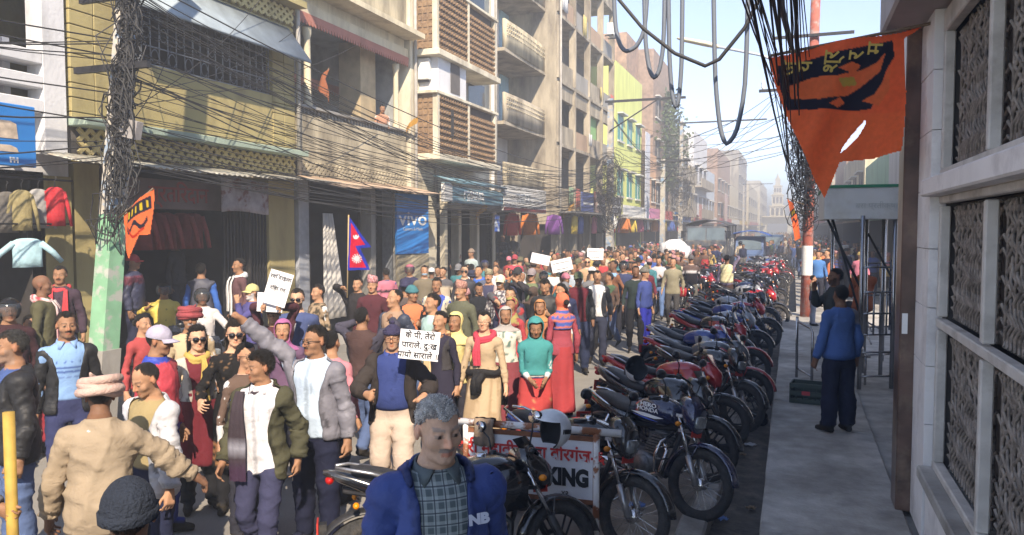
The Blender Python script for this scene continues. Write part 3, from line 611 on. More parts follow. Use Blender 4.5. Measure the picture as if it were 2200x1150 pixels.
def temple():
    t = thing('tower_gate', 'pale tiered temple tower closing the far end of the street', 'tower', (0, 0, 0)); cx, cy = -4.2, 215; M_TP = plaster('temple_paint', (.72, .66, .52)); M_TR = mat('temple_roof', (.62, .54, .38), .8, noise=.2)
    z = 0; w_ = 4.2
    for k, (h_, ww) in enumerate(((5.2, 3.8), (2.8, 2.5), (2.5, 1.9), (2.0, 1.35), (1.3, .8))):
        b = MB()
        if k == 0:
            for s_ in (-1, 1): b.box((cx + s_ * ww - s_ * 1.2, cy - 1.5, 0), (cx + s_ * ww, cy + 1.5, h_))
            b.box((cx - ww, cy - 1.45, h_ - 1.6), (cx + ww, cy + 1.45, h_ - .002))
        else: b.box((cx - ww * .75, cy - ww * .6, z), (cx + ww * .75, cy + ww * .6, z + h_))
        b.build('tier', M_TP, t)
        r = MB(); r.loft([[(cx - ww * f, cy - ww * .8 * f, zz), (cx + ww * f, cy - ww * .8 * f, zz), (cx + ww * f, cy + ww * .8 * f, zz), (cx - ww * f, cy + ww * .8 * f, zz)] for f, zz in (((1.12 if k == 0 else .86), z + h_ - .02), ((1.15 if k == 0 else .88), z + h_ + .10), ((.85 if k == 0 else .72), z + h_ + .35))], smooth=False); r.build('tier_roof', M_TR, t)
        if k in (1, 2, 3):
            for q in (-1, 0, 1): n = MB(); n.box((cx + q * ww * .45 - ww * .14, cy - ww * .62, z + .5), (cx + q * ww * .45 + ww * .14, cy - ww * .58, z + h_ - .4)); n.build('niche', M_DARK2, t)
        z += h_ + (.4 if k else 0.02)
    p = MB(); p.lathe([(.5, z - .4), (.6, z), (.25, z + .4), (.3, z + .6), (.02, z + 1.5)], 'z', (cx, cy, 0), 10); p.build('finial', M_TR, t)
temple()
# ================================================================ motorcycles (local: +x forward, +z up, wheel base 1.27)
M_TYRE = mat('tyre_rubber', (.035, .034, .034), .9, noise=.3, scale=40, bump=.5, bscale=90, dirt=(.13, .11, .09), dscale=9, dlo=.5, dhi=.9)
M_ALLOY = mat('alloy', (.42, .42, .43), .35, .8, noise=.2, scale=30)
M_BALLOY = mat('black_alloy', (.03, .03, .032), .4, .4, noise=.3, scale=30)
M_CHROME = mat('chrome', (.62, .63, .65), .16, 1., noise=.1, scale=20, dirt=(.25, .22, .19), dscale=12, dlo=.5, dhi=.8)
M_SEAT = mat('seat_vinyl', (.02, .02, .022), .55, noise=.25, scale=25, bump=.25, bscale=120, dirt=(.10, .09, .08), dscale=5, dlo=.5, dhi=.9)
M_ENG = mat('engine_casting', (.16, .16, .165), .45, .6, noise=.35, scale=30, bump=.3, bscale=60)
M_FRAME = mat('frame_black', (.018, .018, .02), .45, noise=.3, scale=20, dirt=(.09, .08, .07), dscale=8, dlo=.5, dhi=.85)
M_LAMP = mat('headlamp_glass', (.30, .32, .32), .06, .5, spec=.9, noise=.25, scale=40)
M_RED = mat('tail_lamp', (.45, .01, .01), .2)
M_AMB = mat('indicator_amber', (.7, .22, .01), .2)
M_PLATE = mat('number_plate', (.45, .03, .02), .5, noise=.15)
M_PLW = mat('plate_white', (.75, .75, .72), .5)
def paint_mat(name, col):
    m = mat(name, col, .2, .15, spec=.7, noise=.12, scale=10, dirt=(.17, .155, .14), dscale=5, dlo=.5, dhi=.95); b = m.node_tree.nodes['Principled BSDF']; b.inputs['Coat Weight'].default_value = .8; b.inputs['Coat Roughness'].default_value = .06; return m
M_PAINT = paint_mat('bike_paint', (.012, .012, .014)); M_PAINT2 = paint_mat('bike_accent', (.012, .012, .014)); M_FEND = paint_mat('bike_fender', (.012, .012, .014))
def wheel(name, parent, x, alloy, tr=.052, R0=.30):
    w_ = MB(); pr = []
    for k in range(10):
        a = 2 * math.pi * k / 10; pr.append((R0 - tr + tr * math.cos(a), tr * .95 * math.sin(a)))
    w_.lathe(pr, 'y', (0, 0, 0), 32, closed=True); o = w_.build(name, M_TYRE, parent, (x, 0, R0)); rr = R0 - tr * 1.7
    rm = MB(); rm.lathe([(rr + .02, -.028), (rr, -.022), (rr - .012, 0), (rr, .022), (rr + .02, .028)], 'y', (0, 0, 0), 32)
    rm.lathe([(.001, -.05), (.05, -.05), (.055, -.03), (.055, .03), (.05, .05), (.001, .05)], 'y', (0, 0, 0), 14)
    if alloy:
        for k in range(6):
            a = 2 * math.pi * k / 6; d = np.array([math.cos(a), 0, math.sin(a)]); t = np.array([-math.sin(a), 0, math.cos(a)])
            for s_ in (-1, 1): rm.tube([d * .045 + t * s_ * .018, d * (rr - .004) + t * s_ * .03], .0085, 5, sx=1.)
        rm.lathe([(.085, .052), (.118, .052), (.118, .056), (.085, .056)], 'y', (0, 0, 0), 20, closed=True)
    else:
        for k in range(28):
            a = 2 * math.pi * k / 28; b = a + (.5 if k % 2 else -.5); y_ = .035 if k % 4 < 2 else -.035
            rm.tube([(.045 * math.cos(b), y_, .045 * math.sin(b)), (rr * math.cos(a), y_ * .2, rr * math.sin(a))], .0022, 3, cap=False)
    rm.build('rim', M_BALLOY if alloy else M_CHROME, o); return o
def fender(mb, c, r, a0, a1, wd, th=.004, n=12):
    rows = []
    for k in range(n + 1):
        a = a0 + (a1 - a0) * k / n; row = []
        for j in range(7):
            u = j / 6 * 2 - 1; rr = r - .028 * u * u; row.append((c[0] + rr * math.cos(a), u * wd, c[2] + rr * math.sin(a)))
        low = [(c[0] + (c_[0] - c[0]) * (1 - th / r * 2), c_[1] * .97, c[2] + (c_[2] - c[2]) * (1 - th / r * 2)) for c_ in row[::-1]]
        rows.append(row + low)
    mb.loft(rows)
def oval(x, hy, hz, zc, n=12, sq=.75, yc=0):
    o = []
    for k in range(n):
        a = 2 * math.pi * k / n; c, s_ = math.cos(a), math.sin(a)
        o.append((x, yc + math.copysign(abs(c) ** sq, c) * hy, zc + math.copysign(abs(s_) ** sq, s_) * hz))
    return o
def make_bike(style, steer, label):
    t = thing('motorcycle', label, 'motorcycle'); sport = style == 'sport'
    wheel('rear_wheel', t, -.63, sport, .058)
    # steering assembly baked at its angle
    ax = np.array([-math.sin(R(26)), 0, math.cos(R(26))]); piv = np.array([.40, 0, .78]); Rm = np.array(Matrix.Rotation(R(steer), 3, Vector(ax)))
    def st(mb): mb.v = [tuple(Rm @ (np.array(p) - piv) + piv) for p in mb.v]; return mb
    fw_ = wheel('front_wheel', t, 0, sport, .046)
    Mw = Matrix.Translation(Vector(Rm @ (np.array([.64, 0, .30]) - piv) + piv)) @ Matrix(Rm.tolist()).to_4x4(); fw_.matrix_local = Mw
    f = MB()
    for s_ in (-1, 1):
        f.tube([(.64, s_ * .085, .30), (.535, s_ * .085, .515)], [.026, .027], 8)
        f.cur = 1; f.tube([(.535, s_ * .085, .515), (.385, s_ * .085, .83)], .0165, 8); f.cur = 0
    f.box((.37, -.10, .81), (.43, .10, .835)); f.box((.41, -.10, .69), (.46, .10, .715)); f.tube([(.64, -.1, .30), (.64, .1, .30)], .01, 6)
    st(f).build('front_fork', [M_ALLOY if not sport else M_FRAME, M_CHROME], t)
    g_ = MB(); fender(g_, (.64, 0, .30), .345, R(10), R(165 if sport else 185), .058)
    for s_ in (-1, 1): g_.tube([(.60, s_ * .06, .62), (.56, s_ * .085, .50)], .008, 5)
    st(g_).build('front_mudguard', M_PAINT if not sport else M_FEND, t)
    hb = MB(); z0 = .93
    for s_ in (-1, 1): hb.tube([(.40, s_ * .03, .85), (.39, s_ * .10, z0 - .02), (.34, s_ * .22, z0 + .02), (.26, s_ * .36, z0)], .0115, 7)
    hb.tube([(.40, -.05, .855), (.40, .05, .855)], .013, 6)
    hbo = st(hb).build('handlebar', M_CHROME if not sport else M_FRAME, t)
    for s_ in (-1, 1):
        gr = MB(); gr.tube([(.302, s_ * .285, z0 + .011), (.25, s_ * .375, z0)], [.019, .018], 8); gr.box((.30, s_ * .235 - .025, z0 - .01), (.35, s_ * .235 + .025, z0 + .045), .01)
        gr.tube([(.345, s_ * .25, z0 + .02), (.33, s_ * .36, z0 + .005)], .006, 5)
        st(gr).build('grip', M_BLK, hbo)
    for s_ in (-1, 1):
        m = MB(); m.tube([(.32, s_ * .24, z0 + .03), (.33, s_ * .28, z0 + .13), (.31, s_ * .33, z0 + .19)], .006, 5)
        rows = [[(.31 + dx, s_ * .355 + r_ * .068 * math.cos(2 * math.pi * k / 14), z0 + .215 + r_ * .042 * math.sin(2 * math.pi * k / 14)) for k in range(14)] for dx, r_ in ((.032, .3), (.022, .85), (0, 1), (-.004, .96))]
        m.loft(rows[:3], cap=True); m.cur = 1; m.loft([[(p[0] - .001, p[1], p[2]) for p in rows[3]], [(p[0] - .002, p[1], p[2]) for p in rows[3]]])
        st(m).build('mirror', [M_BLK, M_CHROME], t)
    # headlamp and cowl
    c = MB(); lm = MB()
    if sport:
        rows = [oval(.36, .10, .07, .90), oval(.44, .115, .115, .845), oval(.52, .115, .125, .80), oval(.585, .09, .085, .775), oval(.60, .05, .04, .765)]
        c.loft(rows); c.add([(.50, -.10, .91), (.50, .10, .91), (.40, .085, 1.03), (.40, -.085, 1.03), (.46, 0, 1.045), (.53, 0, .93)], [(0, 5, 4, 3), (5, 1, 2, 4)], True)
        lm.ell((.572, .045, .79), (.035, .04, .038), 10, 6); lm.ell((.572, -.045, .79), (.035, .04, .038), 10, 6)
        lm.ell((.59, 0, .735), (.02, .05, .018), 10, 6)
    else:
        rows = [oval(.38, .085, .06, .93), oval(.44, .105, .12, .86), oval(.51, .110, .14, .835), oval(.545, .105, .125, .82), oval(.55, .095, .11, .82)]
        c.loft(rows); c.add([(.545, -.10, .90), (.545, .10, .90), (.46, .075, 1.0), (.46, -.075, 1.0), (.50, 0, 1.01), (.565, 0, .92)], [(0, 5, 4, 3), (5, 1, 2, 4)], True)
        lm.loft([oval(.548, .088, .055, .795, 16, .5), oval(.566, .084, .052, .795, 16, .5), oval(.576, .066, .040, .795, 16, .5)])
    co = st(c).build('headlamp_cowl', M_PAINT, t); st(lm).build('headlamp', M_LAMP, co)
    n_ = MB(); n_.box((.53, -.085, .665), (.535, .085, .715)); st(n_).build('number_plate', M_PLATE, t)
    for s_ in (-1, 1):
        i_ = MB(); i_.tube([(.44, s_ * .10, .76), (.44, s_ * .15, .76)], .008, 5); i_.cur = 1; i_.ell((.445, s_ * .175, .76), (.024, .034, .022), 8, 6)
        st(i_).build('indicator', [M_BLK, M_AMB], t)
        i_ = MB(); i_.tube([(-.68, s_ * .06, .70), (-.69, s_ * .13, .70)], .008, 5); i_.cur = 1; i_.ell((-.70, s_ * .15, .70), (.022, .032, .022), 8, 6); i_.build('indicator', [M_BLK, M_AMB], t)
    # tank
    tk = MB(); w1 = 1.12 if sport else 1.
    rows = [oval(-.16, .075 * w1, .055, .775, 16), oval(-.12, .105 * w1, .085, .785, 16), oval(-.03, .135 * w1, .112, .80, 16), oval(.10, .148 * w1, .122, .815, 16), oval(.22, .140 * w1, .115, .82, 16), oval(.32, .105 * w1, .09, .815, 16), oval(.365, .06, .05, .81, 16)]
    tk.loft(rows); tk.cur = 1; tk.lathe([(.001, .02), (.035, .02), (.038, 0)], 'z', (.12, 0, .932), 14)
    tko = tk.build('fuel_tank', [M_PAINT, M_CHROME], t)
    if sport:
        for s_ in (-1, 1):
            sh = MB(); sh.loft([[(x_, s_ * y_, z_), (x_, s_ * (y_ + .012), z_), (x2, s_ * (y2 + .012), z2), (x2, s_ * y2, z2)] for x_, y_, z_, x2, y2, z2 in ((.42, .11, .80, .40, .10, .60), (.30, .155, .86, .24, .13, .58), (.10, .160, .84, .14, .12, .62))]); sh.build('tank_shroud', M_PAINT2, t)
    # decal strip on the tank sides
    # seat and tail
    se = MB(); up = .06 if sport else 0
    rows = [oval(-.10, .085, .030, .775, 12, .6), oval(-.18, .115, .04, .775, 12, .6), oval(-.34, .128, .045, .785 + up * .2, 12, .6), oval(-.52, .12, .045, .815 + up * .6, 12, .6), oval(-.66, .10, .04, .825 + up, 12, .6), oval(-.72, .06, .03, .828 + up, 12, .6)]
    se.loft(rows); se.build('seat', M_SEAT, t)
    ta = MB()
    if sport: rows = [oval(-.18, .12, .05, .70, 10), oval(-.40, .12, .065, .735, 10), oval(-.62, .105, .06, .80, 10), oval(-.80, .07, .04, .865, 10), oval(-.90, .035, .016, .895, 10)]
    else: rows = [oval(-.20, .115, .06, .69, 10), oval(-.42, .118, .06, .715, 10), oval(-.62, .105, .052, .755, 10), oval(-.76, .08, .045, .785, 10), oval(-.80, .055, .03, .79, 10)]
    ta.loft(rows); ta.build('tail_panel', M_PAINT2, t)
    tl = MB(); xx, zz_ = (-.86, .845) if sport else (-.80, .775); tl.ell((xx, 0, zz_), (.03, .06, .03), 10, 6); tl.build('tail_lamp', M_RED, t)
    gb = MB()
    for s_ in (-1, 1): gb.tube([(-.45, s_ * .125, .79 + up * .6), (-.60, s_ * .15, .83 + up), (-.74, s_ * .13, .86 + up), (-.82, s_ * .05, .865 + up)] if sport else [(-.40, s_ * .135, .76), (-.58, s_ * .15, .82), (-.76, s_ * .12, .86), (-.82, s_ * 0.03, .865)], .011, 6)
    gb.build('grab_rail', M_CHROME if not sport else M_ALLOY, t)
    for s_ in (-1, 1):
        sp = MB(); sp.loft([oval(-.06, .008, .07, .60, 10, .7, s_ * .125), oval(-.16, .016, .095, .60, 10, .7, s_ * .13), oval(-.30, .014, .075, .62, 10, .7, s_ * .13), oval(-.36, .006, .03, .64, 10, .7, s_ * .125)]); sp.build('side_panel', M_PAINT, t)
    rf = MB(); fender(rf, (-.63, 0, .30), .36, R(75), R(200), .065); rf.box((-.93, -.05, .50), (-.88, .05, .58)); rf.build('rear_mudguard', M_FRAME, t)
    rp = MB(); rp.box((-.942, -.09, .48), (-.931, .09, .60)); rp.build('number_plate', M_PLATE, t)
    # frame, engine
    fr = MB(); fr.tube([(.40, 0, .80), (.34, 0, .70), (.10, 0, .66), (-.22, 0, .64)], .022, 7); fr.tube([(.40, 0, .72), (.30, 0, .45), (.20, 0, .26)], .02, 7)
    for s_ in (-1, 1):
        fr.tube([(-.22, s_ * .06, .64), (-.20, s_ * .08, .38), (-.05, s_ * .08, .24), (.20, s_ * .06, .24)], .016, 6); fr.tube([(-.22, s_ * .09, .66), (-.50, s_ * .10, .72), (-.78, s_ * .06, .78)], .014, 6)
        fr.tube([(-.19, s_ * .09, .36), (-.63, s_ * .10, .30)], .019, 6); fr.tube([(-.02, s_ * .06, .27), (.0, s_ * .20, .27)], .011, 6)
    fr.tube([(-.08, .10, .25), (-.02, .27, .035)], .011, 6); fr.box((-.05, .24, 0.024), (.02, .30, .038)); fr.build('frame', M_FRAME, t)
    en = MB(); en.loft([oval(-.18, .07, .08, .36, 12), oval(-.12, .12, .12, .36, 12), oval(.08, .125, .115, .34, 12), oval(.16, .08, .08, .34, 12)])
    for k in range(7): en.box((.02 + k * .012, -.085, .44 + k * .026), (.17 + k * .012, .085, .453 + k * .026))
    en.box((.05, -.05, .42), (.19, .05, .62)); en.lathe([(.001, -.135), (.085, -.135), (.09, -.11)], 'y', (.06, 0, .33), 14); en.lathe([(.09, .11), (.085, .135), (.001, .135)], 'y', (.06, 0, .33), 14)
    en.build('engine', M_ENG, t)
    exm = MB(); exm.tube([(.20, -.04, .60), (.30, -.07, .50), (.27, -.11, .30), (.05, -.14, .22), (-.25, -.15, .24)], .02, 8); exm.tube([(-.25, -.15, .24), (-.32, -.155, .26), (-.80, -.17, .36), (-.84, -.17, .37)], [.024, .043, .046, .03], 10); exm.build('exhaust', M_CHROME if not sport else M_BALLOY, t)
    sk = MB()
    for s_ in (-1, 1):
        sk.tube([(-.60, s_ * .125, .33), (-.42, s_ * .125, .68)], .016, 6); a = np.array([-.59, s_ * .125, .35]); b = np.array([-.45, s_ * .125, .62])
        pts = [a + (b - a) * u / 40 + .03 * np.array([math.cos(u * 1.2) * .9, math.sin(u * 1.2), math.cos(u * 1.2) * .4]) for u in range(41)]; sk.tube(pts, .006, 4)
    sk.build('shock_absorber', M_CHROME if not sport else M_RED, t)
    if not sport:
        cg = MB()
        for s_ in (-1, 1): cg.tube([(.33, s_ * .03, .66), (.36, s_ * .22, .60), (.36, s_ * .27, .50), (.34, s_ * .25, .36), (.26, s_ * .06, .26)], .0125, 7); cg.tube([(.36, s_ * .26, .56), (.33, s_ * .05, .54)], .009, 6); cg.tube([(.36, s_ * .26, .46), (.31, s_ * .05, .43)], .009, 6)
        cg.build('crash_guard', M_CHROME, t)
    return t
# ================================================================ poles, cables, signs, flags, shelter
M_POLEG = mat('pole_green', (.19, .40, .25), .8, noise=.16, scale=4, dirt=(.38, .40, .36), dscale=6, dlo=.52, dhi=.62)
M_POLEC = mat('pole_concrete', (.42, .38, .32), .85, noise=.2, scale=5, dirt=(.20, .30, .42), dscale=3.0, dlo=.52, dhi=.60)
M_REDP = mat('pole_red', (.36, .10, .07), .7, noise=.25, scale=6, dirt=(.30, .26, .24), dscale=5, dlo=.5, dhi=.65)
def sq(c, h): return [(c[0] - h, c[1] - h, c[2]), (c[0] + h, c[1] - h, c[2]), (c[0] + h, c[1] + h, c[2]), (c[0] - h, c[1] + h, c[2])]
LP = lambda z: np.array([-8.0, 7.02 + .115 * z, z])           # axis of the leaning pole
def left_pole():
    t = thing('utility_pole', 'leaning concrete power pole with mint green painted lower half', 'pole', (-8.0, 7.02, 0))
    t.location = (0, 0, 0)
    for nm, z0, z1, m, e in (('base', -.2, .95, M_GREY, .02), ('painted_band', .95, 2.62, M_POLEG, .004), ('shaft', 2.62, 8.2, M_POLEC, 0)):
        b = MB(); b.loft([sq(LP(z), .122 - .005 * z + e) for z in np.linspace(z0, z1, 6)], smooth=False); b.build(nm, m, t)
    c = MB()
    for z in (4.4, 5.3): p = LP(z); c.box((p[0] - .6, p[1] - .20, z), (p[0] + .6, p[1] - .14, z + .08))
    c.build('crossarm', M_IRONB, t)
    for dx in (-.5, -.2, .2, .5):
        b = MB(); p = LP(5.38); b.lathe([(.02, 0), (.035, .03), (.02, .06), (.035, .09), (.015, .12)], 'z', (p[0] + dx, p[1] - .17, 5.38), 8); b.build('insulator', M_LET, t)
    pb = MB(); p = LP(3.66); pb.obox((p[0] + .36, p[1] - .16, 3.66), (.14, .05, .11), np.array(Matrix.Rotation(R(14), 3, 'Y'))); pb.build('junction_box', mat('box_grey', (.30, .28, .27), .7, noise=.1), t)
left_pole()
def tangle(label, axis, z0, z1, n, r0, seed, side=0.):
    rs = np.random.RandomState(seed); b = MB()
    for k in range(n):
        z = z0 + (z1 - z0) * rs.rand() ** .8; c = axis(z) + np.array([side + rs.normal() * .06, -.12 + rs.normal() * .05, 0]); r_ = r0 * (.35 + rs.rand()); m = rs.randint(9, 15); a0 = rs.rand() * 6; pts = []
        wy, wz = rs.normal() * .5, .5 + rs.rand() * 1.2
        for q in range(m): a = a0 + q * .55; pts.append(c + r_ * np.array([math.cos(a), .5 * math.sin(a * .7 + wy) - .15, math.sin(a) * wz]) + rs.normal(size=3) * .02)
        b.tube(pts, .006 + .006 * rs.rand(), 4, cap=False)
    for k in range(n // 3):
        z = z0 + (z1 - z0) * rs.rand(); p = axis(z) + np.array([side + rs.normal() * .05, -.14, 0]); q = axis(max(z - .5 - rs.rand(), z0 - .2)) + np.array([side + rs.normal() * .12, -.2, 0]); b.tube([p, (p + q) / 2 + rs.normal(size=3) * .12, q], .008, 4, cap=False)
    return tag(b.build('cable_tangle', M_CAB), label, 'cables', kind='stuff')
tangle('black tangle of cables wrapped round the leaning concrete pole', LP, 2.45, 6.4, 190, .15, 3, .21)
RP = lambda z: np.array([.31 + .012 * z, 20.9, z])
def right_pole():
    t = thing('utility_pole', 'rusty red round steel pole at the end of the pavement', 'pole', (0, 0, 0)); b = MB(); b.tube([RP(-.2), RP(3), RP(9.6)], [.135, .125, .11], 12); b.build('shaft', M_REDP, t)
    c = MB(); c.box((-.9, 20.72, 5.9), (1.9, 20.78, 5.97)); c.box((-.6, 20.72, 7.2), (1.3, 20.78, 7.27)); c.build('crossarm', M_IRONB, t)
    for x in (-.8, 1.1, 1.7): b = MB(); b.lathe([(.02, 0), (.05, .05), (.03, .1), (.05, .15), (.02, .22)], 'z', (x, 20.75, 5.97), 8); b.build('insulator', M_LET, t)
    w_ = MB(); w_.lathe([(.135, 1.25), (.135, 2.0)], 'z', (RP(1.5)[0], 20.9, 0), 12); w_.build('peeling_poster', M_PLAST, t)
    s = thing('street_lamp', 'pale street lamp on a long arm reaching out from the red pole', 'lamp', (0, 0, 0)); a = MB(); a.tube([RP(6.3), (-.9, 20.75, 6.85), (-2.0, 20.6, 7.12)], .035, 8); a.build('arm', M_LETG, s)
    h_ = MB(); h_.loft([oval_((-1.9, 20.6, 7.10), .09, .05), oval_((-2.2, 20.6, 7.19), .13, .07), oval_((-2.75, 20.55, 7.33), .12, .055), oval_((-2.95, 20.52, 7.38), .05, .02)]); h_.build('lamp_head', mat('lamp_cream', (.66, .60, .44), .5, noise=.1), s)
def oval_(c, hy, hz, n=10): return [(c[0], c[1] + hy * math.cos(2 * math.pi * k / n), c[2] + hz * math.sin(2 * math.pi * k / n)) for k in range(n)]
right_pole()
tangle('hanging mess of cables on the red steel pole', RP, 2.6, 5.6, 130, .3, 9, -.12)
def far_pole(x, y, h_, label, arm=1.2, m=None):
    t = thing('utility_pole', label, 'pole', (x, y, 0)); b = MB(); b.loft([sq((0, 0, z), .16 - .007 * z) for z in (-.2, 2, 5, h_)], smooth=False); b.build('shaft', m or M_POLEC, t)
    c = MB(); c.box((-.2, -.2, h_ - .2), (arm * 1.6, -.14, h_ - .1)); c.tube([(0, -.17, h_ - 1.4), (arm, -.17, h_ - .2)], .03, 5); c.build('crossarm', M_IRONB, t); return (x, y, h_)
P2 = plX(1310, 520, -7.5); far_pole(-7.5, P2[1], 8.0, 'concrete pole with crossarm before the lime green building', 2.0)
tangle('dense cable knot on the pole before the lime green building', lambda z: np.array([-7.5, P2[1], z]), 2.6, 5.4, 90, .5, 12)
P3 = plX(1462, 480, -7.2); far_pole(-7.2, P3[1], 9.6, 'distant concrete pole with long crossarm over the shops', 3.4)
far_pole(-7.3, P2[1] + 13, 6.5, 'shorter concrete pole with cables past the lime green building', 1.0)
tangle('cable knot on the distant pole', lambda z: np.array([-7.2, P3[1], z]), 2.8, 6.5, 60, .7, 15)
far_pole(-7.0, 118, 9, 'remote concrete pole half lost in the haze', 2.5)
far_pole(2.6, 60, 8, 'concrete pole standing in the distant right row', -1.6)
# ---------------------------------------------------------------- overhead cables, one object each
def cable(pts, r, m, label, group): return tag((lambda b: (b.tube(pts, r, 5, cap=False), b)[1])(MB()).build('overhead_cable', m), label, 'cable', group)
rs = np.random.RandomState(21)
for k in range(58):
    z = 3.2 + 2.5 * rs.rand() ** 1.2; a = LP(z) + np.array([.1, 0, 0]); zb = 3.4 + 1.9 * rs.rand(); b = (-7.5 + rs.normal() * .1, P2[1], zb)
    cable(catenary(a, b, .25 + 1.15 * rs.rand(), 14), .005 + .006 * rs.rand() ** 2, M_CAB, 'black cable sagging from the leaning concrete pole to the pole by the lime green building', 'cables along the left buildings')
for k in range(24):
    z = 3.3 + 2.9 * rs.rand(); a = LP(z) + np.array([-.1, 0, 0]); b = (-8.1 + rs.normal() * .5, -4, z + rs.normal() * .5)
    cable(catenary(a, b, .1 + .6 * rs.rand(), 10), .005 + .005 * rs.rand(), M_CAB, 'black cable running from the leaning concrete pole past the white and pink building', 'cables past the white building')
for k in range(9):
    z = 3.4 + 2 * rs.rand(); a = LP(z); b = (XF, 8.2 + 9 * rs.rand(), 4 + 3.4 * rs.rand())
    cable(catenary(a, b, .1 + .3 * rs.rand(), 8), .006, M_CAB, 'thin service cable from the leaning concrete pole to a house front', 'service cables to the left houses')
for k in range(30):
    px, py = 1520 + 190 * rs.rand(), -330 + 200 * rs.rand(); a = plY(px, py, 3.2); b = RP(3.6 + 2.4 * rs.rand() ** 1.3) + np.array([rs.normal() * .12 - .1, 0, 0])
    cable(catenary(a, b, .15 + .75 * rs.rand(), 12), .0035 + .004 * rs.rand() ** 2, M_CAB, 'black cable of the bundle coming down to the red steel pole', 'cables to the red pole')
cable(catenary(plY(1600, -330, 3.2), RP(5.4), .2, 12), .024, M_CAB, 'thick black cable bundle above the orange flag', None)
for k in range(12):
    a = RP(4.5 + 2.5 * rs.rand()); b = (-7.3, P2[1] + (P3[1] - P2[1]) * rs.rand(), 4.5 + 3 * rs.rand()); cable(catenary(a, b, .2 + .7 * rs.rand(), 10), .008, M_CAB, 'thin cable crossing high over the street from the red pole', 'cables crossing the street')
for k in range(8):
    a = RP(5.9 + 1.4 * rs.rand()); b = (2.6, 60, 7 + rs.rand()); cable(catenary(a, b, .5 * rs.rand() + .2, 8), .012, M_CAB, 'cable running on from the red pole to the distant right pole', 'cables along the right row')
for k in range(14):
    a = (-7.5, P2[1], 4.5 + 3 * rs.rand()); b = (-7.2, P3[1], 5 + 4 * rs.rand()); cable(catenary(a, b, .3 + .8 * rs.rand(), 10), .012, M_CAB, 'cable between the distant poles of the left row', 'cables between the left poles')
def loops():
    yl = 9.0
    sup = cable(catenary((-5.0, yl + .3, 6.3), (1.4, yl - .2, 6.2), .35, 14), .02, M_CAB, 'messenger cable strung across the street carrying spare loops', None)
    for k, (xa, xb, ybot, xm) in enumerate(((1319, 1390, 112, 1345), (1384, 1428, 170, 1405), (1436, 1466, 234, 1452), (1533, 1607, 315, 1560))):
        p = [(xa, -90), (xa, 0), (xa + (xm - xa) * .12, ybot * .55), (xa + (xm - xa) * .5, ybot * .88), (xm, ybot), (xm + (xb - xm) * .5, ybot * .9), (xb - (xb - xm) * .12, ybot * .6), (xb, 0), (xb, -90)]
        pts = []
        for i in range(len(p) - 1):
            for u in (0, .34, .67): pts.append(plY(p[i][0] + (p[i + 1][0] - p[i][0]) * u, p[i][1] + (p[i + 1][1] - p[i][1]) * u, yl))
        pts = np.array(pts); pts[1:-1] = (pts[:-2] + 2 * pts[1:-1] + pts[2:]) / 4; pts[0][2] = pts[-1][2] = 6.15
        b = MB(); b.tube(pts, .026, 7); tag(b.build('cable_loop', M_CABG), ['short fat grey cable loop hung beside the tall concrete building', 'narrow grey cable loop, second from the short fat one', 'slim long grey cable loop, middle of the hanging row', 'widest and lowest grey cable loop nearest the orange flag'][k], 'cable', 'spare cable loops')
    p = [(1330, 0), (1380, 60), (1450, 115), (1515, 142), (1545, 128), (1600, 60), (1630, 0)]; pts = [plY(a, b, yl - .3) for a, b in p]; pts = [pts[0] + (pts[0] - pts[1])] + pts + [pts[-1] + (pts[-1] - pts[-2])]
    b = MB(); b.tube(pts, .022, 6); tag(b.build('overhead_cable', M_CAB), 'thick black cable drooping across the loops', 'cable')
loops()
# ---------------------------------------------------------------- cloth flags: a grid cut to the outline
M_FLAG = attr_mat('flag_fabric', .8, .15, 60, .1, thin=.45)
def inside(poly, x, y):
    r_ = np.zeros(x.shape, bool); n = len(poly)
    for i in range(n):
        (x1, y1), (x2, y2) = poly[i], poly[(i + 1) % n]
        if y1 == y2: continue
        c = ((y1 > y) != (y2 > y)) & (x < (x2 - x1) * (y - y1) / (y2 - y1) + x1); r_ ^= c
    return r_
def flag_mesh(poly, step, place, colour, holes=(), ripple=None, name='cloth'):
    P = np.array(poly, float); x0, y0 = P.min(0); x1, y1 = P.max(0); xs = np.arange(x0, x1 + step, step); ys = np.arange(y0, y1 + step, step); X, Y = np.meshgrid(xs, ys, indexing='ij')
    cx, cy = (X[:-1, :-1] + X[1:, 1:]) / 2, (Y[:-1, :-1] + Y[1:, 1:]) / 2; k = inside(poly, cx, cy)
    for h_ in holes: k &= ~inside(h_, cx, cy)
    ny = len(ys); I, J_ = np.nonzero(k); a = I * ny + J_; q = np.stack([a, a + 1, a + ny + 1, a + ny], -1); u = np.unique(q); re = np.zeros(X.size, int); re[u] = np.arange(len(u))
    xx, yy_ = X.ravel()[u], Y.ravel()[u]; V_ = place(xx, yy_); return npmesh(name, V_, re[q], M_FLAG, True, colour(xx, yy_))
OR, OR2, BKC, GLD = np.array((.95, .15, .055)), np.array((.95, .19, .065)), np.array((.022, .022, .035)), np.array((.50, .34, .07))
